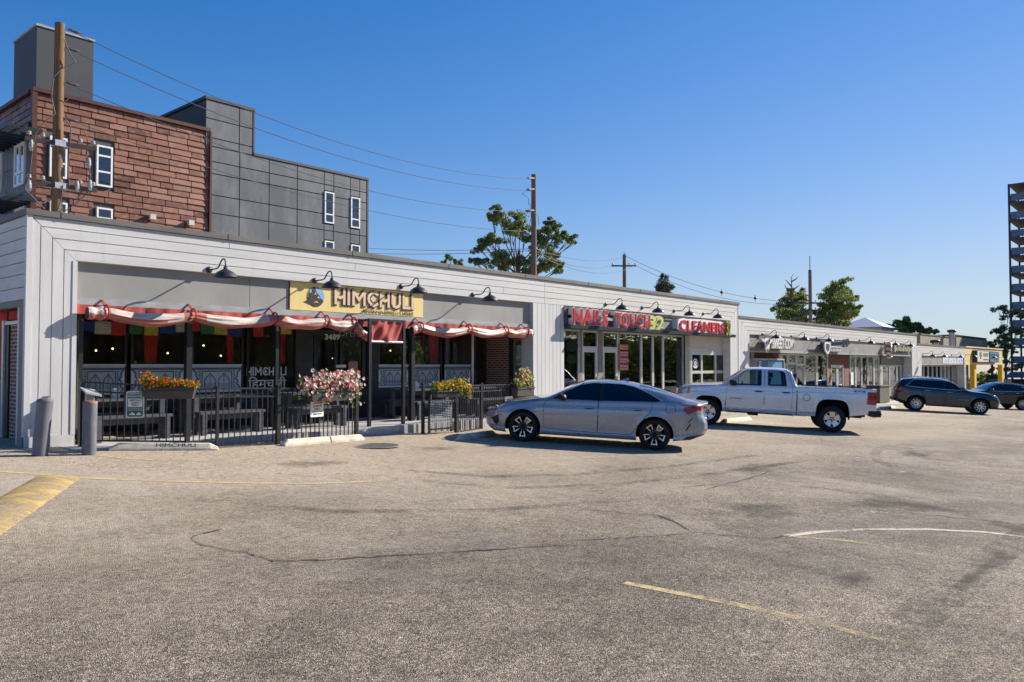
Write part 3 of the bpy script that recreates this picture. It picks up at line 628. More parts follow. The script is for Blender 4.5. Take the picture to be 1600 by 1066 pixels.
# storefront of the restaurant, set back under the soffit
def XS(x, Y=YS): return FY(x, 575, Y).x
ZS0, ZS1 = .31, 2.80
mb = MB(); mb.box(XS(100), XP1 + .25, YS - .06, YS + .1, ZS0, 1.06); mb.build('knee_wall', MAT['dark_trim'], b1)
bays = [(118, 197), (203, 289), (298, 379), (384, 432), (434, 470)]
for a, b in bays: window(b1, XS(a), XS(b), 1.062, ZS1, YS, frame=MAT['black_metal'], w=.05, glass=MAT['glass_clear'])
for a, b in ((590, 640), (643, 689), (693, 748)): window(b1, XS(a), XS(b), 1.062, ZS1, YS, frame=MAT['black_metal'], w=.05, glass=MAT['glass_clear'])
mb = MB(); mb.box(XS(460), XS(487), YS - .05, YS + .06, 1.063, ZS1).box(XS(573), XS(590), YS - .05, YS + .06, 1.063, ZS1).box(XS(487), XS(573), YS - .04, YS + .06, 2.42, 2.55); mb.build('wall_panel', MAT['dark_trim'], b1)
mb = MB(); mb.box(XS(487), XS(573), YS - .03, YS + .03, 2.551, ZS1); mb.build('transom', MAT['glass_dark'], b1)
door(b1, XS(489), XS(526), ZS0 + .02, 2.41, YS, MAT['black_metal'], MAT['glass'], .1, name='door')
door(b1, XS(530), XS(570), ZS0 + .02, 2.41, YS, MAT['black_metal'], MAT['glass'], .1, name='door')
bm_ = NT('bulb_glow'); bm_.principled((.8, .6, .3), .5, 0, None, .3, 0, None, (1.0, .62, .28), 2.2); MAT['bulb_glow'] = bm_.m
for i, (px, py) in enumerate(((150, 548), (176, 545), (262, 552), (318, 540), (345, 556), (520, 560), (610, 548), (676, 552), (712, 540))):
    p = FY(px, py, 18.2 + (i % 3) * .5); t = thing('pendant_lamp', ('small glowing pendant lamp inside the restaurant, %s') % ('behind the first window from the left', 'beside the one behind the first window', 'behind the second window', 'high behind the third window', 'low behind the third window', 'behind the door', 'behind the entry frame', 'right of the entry frame', 'nearest the brick pier')[i], 'pendant lamp', p, 'pendant lamps inside the restaurant')
    mb = MB(); mb.lathe([(0, -.022), (.016, -.016), (.022, 0), (.016, .016), (0, .022)], p, 'z', 12); mb.build('bulb', MAT['bulb_glow'], t); mb = MB(); mb.tube([p + Vector((0, 0, .06)), Vector((p.x, p.y, 2.93))], .006, 5); mb.build('cord', MAT['black_metal'], t)
# right return of the recess: brick, red panel, side window
XR = XP1 + .02
mb = MB(); mb.box(XR, XR + .12, 15.55, YS - .06, ZS0, 2.86); mb.build('brick_pier', MAT['brick_pier'], b1)
mb = MB(); mb.box(XR + .01, XR + .1, 15.42, 15.548, ZS0, 2.86).box(XR + .01, XR + .1, YF + .75, YF + .82, ZS0, 2.86).box(XR + .01, XR + .1, YF + .82, 15.42, 2.86 - .02, 2.86); mb.build('frame', MAT['black_metal'], b1)
mb = MB(); m_ = 16
vs = [(XR + .03 + .02 * math.sin(i * 1.1), YF + .80 + i * (15.42 - YF - .80) / m_, z) for i in range(m_ + 1) for z in (ZS0 + .05, 2.84)]
mb.add(vs, [(2 * i, 2 * i + 1, 2 * i + 3, 2 * i + 2) for i in range(m_)], True); mb.box(XR + .02, XR + .04, YF + .42, YF + .745, 2.45, 2.84)
tag(mb.build('vinyl_curtain', MAT['red_cloth']), 'red vinyl curtain let down beside the brick pier at the right end of the patio', 'curtain')
mb = MB(); mb.box(XR, XR + .1, YF + .40, YF + .75, ZS0, 1.25).box(XR, XR + .08, YF + .40, YF + .44, 1.251, 2.44).box(XR, XR + .08, YF + .71, YF + .745, 1.251, 2.44).box(XR, XR + .08, YF + .44, YF + .71, 2.37, 2.44).box(XR, XR + .08, YF + .44, YF + .71, 1.75, 1.8)
o = mb.build('side_window', MAT['taupe'], b1); mb = MB(); mb.box(XR + .04, XR + .045, YF + .43, YF + .72, 1.251, 2.4); mb.build('pane', MAT['glass'], o)
# dim room behind the glass
mb = MB(); mb.box(4.9, 18.9, 21.2, 21.3, -.2, 3.5).box(4.85, 4.9, YS + .2, 21.2, -.2, 3.5).box(18.9, 18.95, YS + .1, 21.2, -.2, 3.5).box(4.9, 18.9, YS + .2, 21.2, 2.94, 3.0); mb.build('room', MAT['interior'], b1)

# nail salon + cleaner
YN, YC = 15.2, 14.9
NB = 2.78
mb = MB(); mb.box(XP2 + .002, XE - .002, YF + .06, YF + .16, NB + .12, FB - .001); o = mb.build('sign_band', MAT['grey_band'], b1)
mb = MB(); mb.box(XP2 + .002, XE - .002, YF - .28, YF + .05, NB, NB + .115); mb.box(XP2 + .002, XE - .002, YF + .051, YN + .1, NB + .02, NB + .06)
for i in range(150): mb.box(XP2 + .03 + i * .074, XP2 + .055 + i * .074, YF - .288, YF - .279, NB + .005, NB + .11)
mb.build('soffit', MAT['dark_trim'], b1)
mb = MB(); mb.box(XP2 + .002, XE - .002, YF - .06, YF - .029, FB - .06, FB - .02); mb.build('trim', MAT['dark_trim'], b1)
def XN(x, Y=YN): return FY(x, 560, Y).x
ng = ground(22, YF) + .16; NT_ = NB + .018
window(b1, XN(878), XN(904), ng, NT_, YN, frame=MAT['alu'], w=.05)
mb = MB(); mb.box(XN(904), XN(908), YN - .05, YN + .05, ng, NT_).box(XN(933), XN(940), YN - .05, YN + .05, ng, NT_); mb.build('mullion', MAT['taupe'], b1)
for a, b, hs in ((908, 933, 1), (940, 964.5, 1)):
    window(b1, XN(a), XN(b), 2.22, NT_, YN, frame=MAT['alu'], w=.06)
    door(b1, XN(a), XN(b), ng, 2.218, YN, MAT['alu'], MAT['glass'], .13, hside=hs)
window(b1, XN(965), XN(1001), ng, NT_, YN, frame=MAT['alu'], w=.06)
window(b1, XN(1001), XN(1019), ng, NT_, YN, frame=MAT['alu'], w=.06)
window(b1, XN(1019), XN(1035), ng, NT_, YN, frame=MAT['alu'], w=.06)
window(b1, XN(1035), XN(1067), ng, NT_, YN, frame=MAT['alu'], w=.06)
XC0 = XN(1067); XC1 = XE
cw0, cw1, cz0, cz1 = FY(1079, 560, YC).x, FY(1133, 560, YC).x, .55, 2.17
mb = MB(); mb.box(XC0, cw0, YC, YC + .2, -.8, NT_).box(cw0, cw1, YC, YC + .2, cz1, NT_).box(cw0, cw1, YC, YC + .2, -.8, cz0).box(cw1, XC1, YC, YC + .2, -.8, NT_).box(cw0 - .2, XC1 - .1, YC - .02, YC - .001, cz1 + .12, cz1 + .17)
mb.build('wall', MAT['cream_wall'], b1)
xm = [FY(1096.5, 560, YC).x, FY(1118, 560, YC).x]
window(b1, cw0, cw1, cz0, cz1, YC + .03, mull=xm, trans=[FY(1100, 581.5, YC).z], frame=MAT['alu'], w=.11)
mb = MB(); mb.box(XP2, XE, 19.2, 19.3, -1, 3.4).box(24.5, 24.55, YN + .1, 19.2, -1, 3.4); mb.build('room', MAT['interior_light'], b1)
# things seen in the salon window
# round emblem decal, signs and small things at the nail salon
for z, r, xx, lab in ((FY(893, 541, YN - .06).z, .33, 893, 'larger'), (FY(892, 562, YN - .06).z, .25, 892, 'smaller')):
    p = FY(xx, 550, YN - .07); t = thing('wall_plaque', lab + ' dark oval plaque hung at the left of the salon doors', 'plaque', (p.x, YN - .07, z), 'oval plaques')
    mb = MB(); mb.prism([(r * math.cos(a * math.pi / 14), r * .56 * math.sin(a * math.pi / 14)) for a in range(28)], lambda u, v, w: (p.x + u, YN - .05 - w, z + v), .03); mb.build('plaque', MAT['plaque_green'], t)
MAT['sign_red'] = M_plain('sign_red', (0.42, 0.03, 0.03), 0.5, 0, 0.15, 5, 0)
for i, (y0, y1, s1, s2) in enumerate(((538, 547, 'Manicure', 'Pedicure'), (548.5, 557.5, 'Acrylic', 'Gel Nails'), (558.5, 568, 'Dipping', 'Powder'), (569, 579, 'Waxing', 'Facial'))):
    x0, x1 = FY(967, 555, YN - .06).x, FY(981.5, 555, YN - .06).x; za, zb = FY(974, y0, YN - .06).z, FY(974, y1, YN - .06).z
    t = thing('service_sign', ('topmost red service sign in the salon window', 'second red service sign from the top in the salon window', 'third red service sign from the top in the salon window', 'lowest red service sign in the salon window')[i], 'sign', (x0, YN - .06, zb), 'red service signs')
    mb = MB(); mb.box(x0, x1, YN - .07, YN - .055, zb, za); mb.build('board', MAT['sign_red'], t)
    mb = MB(); h = (za - zb) * .28
    put_text(mb, s1, (x0 + .05, YN - .072, zb + (za - zb) * .56), UX, UZ, h, (x1 - x0) * .85, .002); put_text(mb, s2, (x0 + .05, YN - .072, zb + (za - zb) * .14), UX, UZ, h, (x1 - x0) * .8, .002)
    mb.build('lettering', MAT['white_paint'], t)
# big channel letters
MAT['letter_red'] = M_plain('letter_red', (0.50, 0.015, 0.025), 0.35, 0, 0.12, 6, 0)
MAT['letter_white'] = M_plain('letter_white', (0.70, 0.68, 0.66), 0.5, 0, 0.08, 6, 0)
MAT['letter_lime'] = M_plain('letter_lime', (0.50, 0.52, 0.10), 0.45, 0, 0.12, 6, 0)
MAT['letter_olive'] = M_plain('letter_olive', (0.30, 0.28, 0.05), 0.45, 0, 0.2, 6, 0)
def channel_word(parent, s, x0, x1, z0, z1, yb, depth, face, side, bold=0.012, halo=0.045, shear=0, name='lettering'):
    mb = MB(); put_text(mb, s, (x0, yb, z0), UX, UZ, z1 - z0, x1 - x0, depth, halo, shear=shear); o = mb.build(name, side, parent)
    for i in range(len(mb.v)): pass
    mb = MB(); put_text(mb, s, (x0 + .015, yb - depth - .012, z0), UX, UZ, z1 - z0, x1 - x0 - .03, .012, bold, shear=shear); mb.build('face', face, o)
YL = YF - .12
t = thing('channel_letter_sign', 'tall red channel letters NAILS TOUCH above the nail salon', 'sign', FY(890, 507, YL))
a, b, c, d = FY(890, 495, YL).x, FY(945, 495, YL).x, FY(956, 500, YL).x, FY(1011, 500, YL).x
channel_word(t, 'NAILS', a, b, 2.93, 3.40, YL, .12, MAT['letter_red'], MAT['letter_white'])
channel_word(t, 'TOUCH', c, d, 2.93, 3.38, YL, .12, MAT['letter_red'], MAT['letter_white'])
mb = MB(); mb.box(a, d, YL - .06, YF + .055, 3.10, 3.2); mb.build('raceway', MAT['grey_trim'], t)
mb = MB(); mb.box(FY(884, 495, YL).x, FY(1012, 505, YL).x, YF - .07, YF - .055, 2.90, 3.44); mb.build('backing', MAT['sign_shade'], t)  # added dark board: painted shade between the red letters
t = thing('number_sign', 'lime coloured slanting number 32 after the red letters', 'sign', FY(1012, 510, YL))
a, b = FY(1010, 505, YL).x, FY(1034, 505, YL).x
channel_word(t, '32', a, b, 2.90, 3.36, YL, .06, MAT['letter_lime'], MAT['letter_white'], .03, .05, .15)
mb = MB(); mb.box(a + .2, b - .2, YL - .05, YF + .055, 3.05, 3.12); mb.build('raceway', MAT['grey_trim'], t)
t = thing('channel_letter_sign', 'red CLEANERS letters on a pale cloud-shaped backing', 'sign', FY(1057, 520, YL))
a, b = FY(1058.5, 505, YL).x, FY(1129.5, 505, YL).x
mb = MB(); pl = []
for k in range(40):
    aa = 2 * math.pi * k / 40; cx, sy = math.cos(aa), math.sin(aa)
    pl.append(((a + b) / 2 + (b - a) * .53 * math.copysign(abs(cx) ** .35, cx) + .02 * math.sin(9 * aa), 3.12 + .27 * math.copysign(abs(sy) ** .4, sy) + .015 * math.sin(13 * aa)))
mb.prism(pl, lambda u, v, w: (u, YF + .055 - w, v), .25); mb.build('backing', MAT['letter_white'], t)
mb = MB(); put_text(mb, 'CLEANERS', (a, YF - .215, 2.93), UX, UZ, .38, b - a, .02, .02); mb.build('lettering', MAT['letter_red'], t)
t = thing('number_sign', 'small olive number 32 at the right end beside the pilaster', 'sign', FY(1135, 520, YL))
a, b = FY(1133.5, 505, YF - .25).x, FY(1140.5, 505, YF - .25).x
mb = MB(); put_text(mb, '32', (a, YF - .25, 2.85), UX, UZ, .58, b - a, .05, .005); mb.build('lettering', MAT['letter_olive'], t); mb = MB(); mb.box(a + .1, b - .1, YF - .22, YF + .055, 3.0, 3.08); mb.build('bracket', MAT['grey_trim'], t)
# round sticker in the cleaner's window
p = FY(1087, 568, YC); t = thing('window_sticker', 'dark blue oval sticker with white ring in the cleaner window', 'sticker', (p.x, YC + .01, p.z))
def disc(mb, c, rx, rz, y, th=.004, n=28): mb.prism([(c.x + rx * math.cos(2 * math.pi * k / n), c.z + rz * math.sin(2 * math.pi * k / n)) for k in range(n)], lambda u, v, w: (u, y - w, v), th)
mb = MB(); disc(mb, p, .26, .22, YC + .02); mb.build('disc', M_plain('navy', (0.015, 0.025, 0.07), .5, 0, .1, 5, 0), t)
MAT['navy'] = bpy.data.materials['navy']
def ring(mb, c, r0, r1, y, n=28):
    for k in range(n):
        a, b = 2 * math.pi * k / n, 2 * math.pi * (k + 1) / n
        mb.quad(*[(c.x + r * math.cos(q), y, c.z + r * math.sin(q)) for r, q in ((r0, a), (r0, b), (r1, b), (r1, a))])
def arc(mb, c, r0, r1, a0, a1, y, n=10):
    for k in range(n):
        a, b = R(a0 + (a1 - a0) * k / n), R(a0 + (a1 - a0) * (k + 1) / n); mb.quad(*[(c.x + 1.15 * r * math.cos(q), y, c.z + r * math.sin(q)) for r, q in ((r0, a), (r0, b), (r1, b), (r1, a))])
for a0, a1 in ((35, 145), (215, 325)): mb = MB(); arc(mb, p, .13, .185, a0, a1, YC + .012); mb.build('rim_band', MAT['white_paint'], t, recalc=False)
mb = MB(); disc(mb, p, .085, .095, YC + .014, .003); mb.build('centre_badge', MAT['letter_white'], t); mb = MB(); mb.box(p.x - .03, p.x + .03, YC + .008, YC + .0105, p.z - .045, p.z + .045); mb.build('centre_mark', MAT['navy'], t)

# restaurant sign
MAT['sign_yellow'] = M_plain('sign_yellow', (0.76, 0.58, 0.23), 0.5, 0, 0.08, 1.2, 0.05)
MAT['sign_olive'] = M_plain('sign_olive', (0.16, 0.14, 0.045), 0.6, 0, 0.1, 5, 0)
MAT['sign_peach'] = M_plain('sign_peach', (0.72, 0.50, 0.34), 0.5, 0, 0.06, 5, 0)
MAT['sky_blue'] = M_plain('sky_blue', (0.22, 0.40, 0.62), 0.5, 0, 0.1, 5, 0)
YG = YF + .06
x0, x1 = FY(453, 468, YG).x, FY(661, 478, YG).x
t = thing('restaurant_sign', 'yellow board sign with mountain emblem reading HIMCHULI', 'sign', (x0, YG, BB))
mb = MB(); mb.box(x0, x1, YG, YG + .021, BB + .012, FB - .004); mb.build('board', MAT['sign_yellow'], t)
mb = MB(); mb.box(x0 - .015, x0, YG - .005, YG + .02, BB + .004, FB - .004); mb.build('frame', MAT['black_letter'], t)
# emblem: round mountain scene
ec = FY(493, 464, YG); er = .225
mb = MB(); pl = [(ec.x + er * 1.0 * math.cos(a * math.pi / 18), ec.z + er * math.sin(a * math.pi / 18)) for a in range(36)]; mb.prism(pl, lambda u, v, w: (u, YG - w, v), .004); em = mb.build('emblem', MAT['sign_olive'], t)
mb = MB(); pl = [(ec.x + .02 + er * .93 * math.cos(a * math.pi / 18), ec.z + .01 + er * .9 * math.sin(a * math.pi / 18)) for a in range(-3, 16)] + [(ec.x - .1, ec.z + .03), (ec.x + .05, ec.z - .02)]; mb.prism(pl, lambda u, v, w: (u, YG - .004 - w, v), .003); mb.build('emblem_sky', MAT['sky_blue'], em)
mb = MB(); pl = [(-.30, -.12), (-.18, -.06), (-.22, -.02), (-.14, .0), (-.18, .06), (-.10, .09), (-.09, .17), (-.02, .22), (.01, .12), (.06, .06), (.10, .03), (.13, -.03), (.18, -.05), (.20, -.10), (.10, -.19), (-.02, -.215), (-.14, -.17)]
mb.prism([(ec.x + u, ec.z + v) for u, v in pl], lambda u, v, w: (u, YG - .007 - w, v), .004); mb.build('mountain', MAT['black_letter'], em)
mb = MB()
for q in (((-.05, .04), (.0, .10), (.02, .04), (-.01, .06)), ((.03, -.02), (.08, .02), (.10, -.04), (.06, -.02)), ((-.06, -.13), (.02, -.09), (.08, -.13), (.0, -.12))): mb.prism([(ec.x + u, ec.z + v) for u, v in q], lambda u, v, w: (u, YG - .011 - w, v), .003)
mb.build('snow', MAT['sign_yellow'], em)
# hand-cut letters as strokes
GLY = {'H': [[(0, 0), (0, 1)], [(.62, 0), (.62, 1)], [(0, .52), (.31, .42), (.62, .52)]], 'i': [[(0, 0), (0, .78)], [(0, 1.0), (0, 1.06)]],
       'M': [[(0, 0), (0, 1), (.42, .35), (.84, 1), (.84, 0)]], 'C': [[(.68, .86), (.45, 1), (.22, .93), (.04, .7), (0, .5), (.04, .3), (.22, .07), (.45, 0), (.68, .14)], [(.5, .5), (.36, .62), (.26, .5), (.36, .38), (.5, .5)]],
       'U': [[(0, 1), (0, .3), (.1, .08), (.3, 0), (.5, .08), (.6, .3), (.6, 1)]], 'L': [[(0, 1), (0, 0), (.5, 0)]]}
def stroke_word(word, ox, oz, H, y, wd, mb, width, th=.004, dx=0, dz=0):
    adv = {'H': .95, 'i': .36, 'M': 1.16, 'C': .98, 'U': .93, 'L': .76}; tot = sum(adv[c] for c in word) - .3; k = width / (tot * H); x = 0
    for ch in word:
        for ln in GLY[ch]:
            for (a, b) in zip(ln, ln[1:]):
                A = Vector((ox + dx + (x + a[0]) * H * k, 0, oz + dz + a[1] * H)); B = Vector((ox + dx + (x + b[0]) * H * k, 0, oz + dz + b[1] * H)); D = (B - A).normalized(); e = D * wd * .45; S = Vector((-D.z, 0, D.x)) * wd / 2
                A -= e; B += e
                mb.prism([((A - S).x, (A - S).z), ((B - S).x, (B - S).z), ((B + S).x, (B + S).z), ((A + S).x, (A + S).z)], lambda u, v, w: (u, y - w, v), th + random.uniform(0, .0012))
        x += adv[ch]
lx0, lx1 = FY(524, 468, YG).x, FY(645, 478, YG).x
for nm, wd, y, th, dx, dz, mt in (('shadow', .10, YG, .004, -.06, -.04, 'sign_olive'), ('outline', .108, YG - .006, .004, -.012, -.01, 'black_letter'), ('lettering', .066, YG - .012, .004, 0, 0, 'sign_peach')):
    mb = MB(); stroke_word('HiMCHULi', lx0, BB + .215, .31, y, wd, mb, lx1 - lx0, th, dx, dz); mb.build(nm, MAT[mt], t)
mb = MB(); put_text(mb, 'INDIAN & NEPALI CUISINE', (FY(567, 486, YG).x, YG - .016, BB + .035), UX, UZ, .08, FY(646, 490, YG).x - FY(567, 486, YG).x, .002, .0); mb.build('lettering', MAT['black_letter'], t)

# lamps on the white boards
G1, G2, G3 = 'barn lamps above the restaurant', 'barn lamps above the salon and cleaner', 'barn lamps on the middle building'
for x, y, l in ((325, 422, 'leftmost dark barn lamp above the restaurant, over the plain grey band'), (490, 439, 'dark barn lamp hanging before the emblem end of the yellow sign'), (625, 448, 'dark barn lamp hanging at the right end of the yellow sign'), (737, 461, 'dark barn lamp between the yellow sign and the right pilaster')): lamp(x, y, l, G1)
for x, y, l in ((945, 476, 'barn lamp hanging before the red word TOUCH'), (1002, 481, 'barn lamp hanging above the lime number'), (1052, 486, 'barn lamp hanging before the left half of CLEANERS'), (1097.5, 490.5, 'barn lamp hanging before the right end of CLEANERS')): lamp(x, y, l, G2)
for x, y, l in ((1190, 522.5, 'barn lamp just right of the cow head emblem'), (1235, 525.5, 'barn lamp just right of the letters SWEET COW'), (1274.5, 528, 'barn lamp hanging before the white shield emblem'), (1341.5, 532, 'barn lamp over the plain band right of the blue script sign'), (1381, 535, 'barn lamp beside the barber pole'), (1405.5, 537, 'last barn lamp at the right end of the middle building')): lamp(x, y, l, G3)
for x, y, l in ((1441, 553, 'first barn lamp from the left on the low white building beyond'), (1459.5, 554, 'second barn lamp from the left on the low white building beyond'), (1486, 555, 'third barn lamp from the left on the low white building beyond'), (1508, 554.5, 'barn lamp at the left end of the yellow building'), (1540, 556, 'barn lamp before the signs of the yellow building')): lamp(x, y, l, 'barn lamps on the far buildings')

# etched panels in the lower part of the restaurant windows
MAT['etched'] = M_plain('etched', (0.56, 0.61, 0.66), 0.45, 0, 0.12, 2, 0.1); MAT['etched_dark'] = M_plain('etched_dark', (0.13, 0.15, 0.17), 0.5, 0, 0.2, 6, 0); MAT['etched_light'] = M_plain('etched_light', (0.74, 0.78, 0.82), 0.45, 0, 0.06, 6, 0)
def ribbon(mb, pts, w, y):
    for a, b in zip(pts, pts[1:]):
        A = Vector((a[0], y, a[1])); B = Vector((b[0], y, b[1])); mb.bar(A, B, .004, w, (0, 0, 1)) if abs(B.x - A.x) > abs(B.z - A.z) else mb.bar(A, B, .004, w, (1, 0, 0))
def lattice(px0, px1, k):
    a, b = XS(px0, YS - .06), XS(px1, YS - .06); z1 = FY((px0 + px1) / 2, 571.5, YS).z; z0 = z1 - .55; y = YS - .055; W_ = b - a; H = z1 - z0
    t = thing('privacy_panel', ('pale etched privacy panel in the window %s') % k, 'privacy panel', (a, y, z0), 'etched privacy panels in the restaurant windows')
    mb = MB(); mb.box(a, b, y, y + .012, z0, z1); mb.build('board', MAT['etched'], t)
    mb = MB(); mb.box(a - .01, b + .01, y - .02, y + .013, z1, z1 + .03).box(a - .01, b + .01, y - .014, y + .013, z0 - .03, z0); mb.build('rail', MAT['etched_light'], t)
    mb = MB(); Y_ = y - .003
    u = lambda s: a + s * W_; v = lambda s: z0 + s * H
    ribbon(mb, [(u(.0), v(.88)), (u(1), v(.88))], .05, Y_); ribbon(mb, [(u(.04), v(.06)), (u(.96), v(.06))], .02, Y_)
    for s in (.2, .8): ribbon(mb, [(u(s), v(.08)), (u(s), v(.8))], .02, Y_)
    ribbon(mb, [(u(.2), v(.78)), (u(.8), v(.78))], .025, Y_)
    for c in (.36, .64):
        w = .11
        for sg in (-1, 1): ribbon(mb, [(u(c + sg * w), v(.12)), (u(c + sg * w), v(.4)), (u(c + sg * w * .75), v(.52)), (u(c + sg * w * .3), v(.6)), (u(c), v(.7))], .022, Y_)
        ribbon(mb, [(u(c), v(.12)), (u(c), v(.62))], .012, Y_)
        for q in range(-3, 4): ribbon(mb, [(u(c + q * .028), v(.14)), (u(c + q * .028), v(.30))], .006, Y_)
    for sg in (0, 1):
        g = (lambda s: u(s)) if sg == 0 else (lambda s: u(1 - s))
        ribbon(mb, [(g(.02), v(.85)), (g(.09), v(.72)), (g(.07), v(.6)), (g(.12), v(.5)), (g(.07), v(.4)), (g(.09), v(.25)), (g(.02), v(.1))], .03, Y_)
        for q in range(9): ribbon(mb, [(g(.13 + .02 * (q % 2)), v(.14 + q * .078)), (g(.165), v(.17 + q * .078))], .03, Y_ - .001)
    mb.build('relief', MAT['etched_dark'], t)
    mb = MB()
    for sg in (0, 1):
        g = (lambda s: u(s)) if sg == 0 else (lambda s: u(1 - s))
        mb = MB(); mb.prism([(g(.004), v(.8)), (g(.055), v(.66)), (g(.09), v(.5)), (g(.055), v(.34)), (g(.004), v(.16))][::(1 if sg else -1)], lambda p, q, w: (p, y - w, q), .0025)
        mb.build('inlay', MAT['etched_light'], t)
for px0, px1, k in ((122, 195, 'nearest the white corner pilaster'), (205, 287, 'behind the orange flowers, second from the left'), (300, 377, 'above the middle of the fence'), (592, 638, 'seen through the entry frame'), (645, 687, 'right of the entry frame'), (695, 735, 'next to the brick pier at the right end')): lattice(px0, px1, k)
# window lettering, house number, door notices
t = thing('window_lettering', 'white window lettering HIMCHULI in Latin and Devanagari', 'lettering', FY(388, 590, YS))
mb = MB(); yb = YS - .035; xa, xb = XS(386, yb), XS(447, yb); zl = FY(415, 586, yb).z
stroke_word('HiMCHULi', xa, zl, .17, yb, .03, mb, xb - xa, .003)
xa, xb = XS(388, yb), XS(447, yb); zt = FY(415, 590, yb).z
put_text(mb, '\u093f\u0939\u092e\u091a\u0941\u0932\u0940', (xa, yb - .006, zt - .24), UX, UZ, .20, xb - xa, .002, .006)
mb.build('lettering', MAT['white_paint'], t)
t = thing('house_number', 'white house number 3489 above the restaurant door', 'house number', FY(507, 531, YS)); mb = MB(); yb = YS - .06
put_text(mb, '34', FY(507.5, 530.5, yb), UX, UZ, .13, .22, .006, .02); put_text(mb, '89', FY(519.5, 530.5, yb), UX, UZ, .13, .22, .006, .02); mb.build('digits', MAT['white_paint'], t)
t = thing('open_sign', 'unlit outlined OPEN sign above the restaurant door', 'sign', FY(530, 525, YS)); mb = MB(); put_text(mb, 'OPEN', FY(530, 525.5, yb), UX, UZ, .17, .62, .004, -.005); mb.build('lettering', MAT['grey_trim'], t)
mb = MB(); q = FY(530, 526.5, yb); mb.box(q.x - .05, q.x + .68, yb + .004, yb + .015, q.z - .03, q.z + .24); mb.build('board', MAT['black_letter'], t)
MAT['paper_yellow'] = M_plain('paper_yellow', (0.55, 0.42, 0.08), .7, 0, .1, 4, 0); MAT['paper_pink'] = M_plain('paper_pink', (0.40, 0.22, 0.25), .7, 0, .1, 4, 0)
def notice(x0, x1, y0, y1, mat, label, name='notice', Y=YS - .05):
    p, q = FY(x0, y1, Y), FY(x1, y0, Y); mb = MB(); mb.box(p.x, q.x, Y, Y + .006, p.z, q.z); return tag(mb.build(name, mat), label, 'notice')
notice(544.5, 559, 565, 578.5, MAT['paper_pink'], 'upper pink and grey poster on the restaurant door'); notice(544.5, 559, 578.7, 591.5, MAT['paper_yellow'], 'lower yellow poster on the restaurant door'); notice(525, 541, 570, 574.5, MAT['white_paint'], 'small white card on the restaurant door')
# rolled-up vinyl curtains under the beam
MAT['vinyl_white'] = M_plain('vinyl_white', (0.52, 0.43, 0.375), 0.5, 0, 0.45, 7, 0.2, 0.4, 0, (0.25, 4, 4)); MAT['vinyl_pink'] = M_plain('vinyl_pink', (0.40, 0.13, 0.10), 0.5, 0, 0.5, 6, 0.2, 0.4, 0, (0.25, 4, 4))
def roll(label, straps, end0, end1, sags, Y=YF - .17, hollow=True):
    P0 = [FY(x, y, Y) for x, y in straps]; E0 = FY(*end0, Y); E1 = FY(*end1, Y); anchors = [E0] + P0 + [E1]
    t = thing('rolled_curtain', label, 'rolled curtain', E0); pts = []; rad = []
    for i, (a, b) in enumerate(zip(anchors, anchors[1:])):
        n = 30
        for k in range(n + (1 if i == len(anchors) - 2 else 0)):
            s = k / n; h = 4 * s * (1 - s); c = a.lerp(b, s); c.z -= sags[i] * h; pinch = (0.72 if (i > 0 or s > .5) and (i < len(anchors) - 2 or s < .5) else 1)
            edge = (1 - h) ** 4; r = .088 * (1 - edge * (1 - pinch)) + .010 * math.sin(k * .35 + i * 2) * h; pts.append(c); rad.append(r)
    seg = 36; vs = []
    for j, p in enumerate(pts):
        for k in range(seg):
            a = 2 * math.pi * k / seg; w = 1 + .16 * abs(math.sin(2 * a + j * .05)) + .10 * abs(math.sin(4.5 * a - j * .07)) + .05 * math.sin(9 * a + j * .12) - .1; vs.append(p + Vector((0, math.cos(a) * rad[j] * w, math.sin(a) * rad[j] * w * 1.15)))
    for nm, sel, mat in (('roll', 0, 'vinyl_white'), ('stripe', 1, 'vinyl_pink')):
        fs = []
        for j in range(len(pts) - 1):
            for k in range(seg):
                ph = k / seg * 2 * math.pi; s = math.sin(ph + .25 * math.sin(j * .07)) + .16 * math.sin(7 * ph + j * .04) + .12 * math.sin(3 * ph - j * .06) + .12
                near = min(abs(pts[j].x - q.x) for q in P0)
                if (s < .12 or near < (.22 if abs(pts[j].x - P0[1].x) < .3 or (len(P0) > 2 and abs(pts[j].x - P0[2].x) < .3) else .05)) == bool(sel): fs.append((j * seg + k, j * seg + (k + 1) % seg, (j + 1) * seg + (k + 1) % seg, (j + 1) * seg + k))
        mb = MB(); mb.add(vs, fs, True); mb.build(nm, MAT[mat], t, recalc=False)
    for q in P0:
        mb = MB(); mb.tube([(q.x, q.y + .12 * math.cos(a), q.z + .01 + .13 * math.sin(a)) for a in [math.pi * 2 * k / 14 for k in range(15)]], .016, 6, False); mb.bar((q.x, q.y + .02, q.z + .1), (q.x, YF + .02, q.z + .24), .035, .02); mb.box(q.x - .03, q.x + .03, q.y - .11, q.y + .1, q.z - .14, q.z + .12) if 0 else None
        mb.build('strap', MAT['red_vinyl'], t)
    if hollow:
        mb = MB(); mb.lathe([(.0, .0), (.085, .0)], (E0.x - .004, E0.y, E0.z), 'x', 18); mb.build('tube_end', MAT['black_letter'], t, recalc=False)
    return t
roll('long rolled pinkish vinyl curtain tied up under the beam at the left', [(166, 489), (302, 494), (429, 499), (510, 503), (553, 506)], (136, 489), (573, 526), [.01, .10, .10, .09, .08, .03])
roll('shorter rolled pinkish vinyl curtain tied up right of the entry frame', [(657, 512), (733, 515), (790, 518), (822, 519)], (643, 517), (831, 520), [.0, .11, .09, .07, .03])
mb = MB(); m_ = 120; a, b = XP0 + .03, XP1 - .03
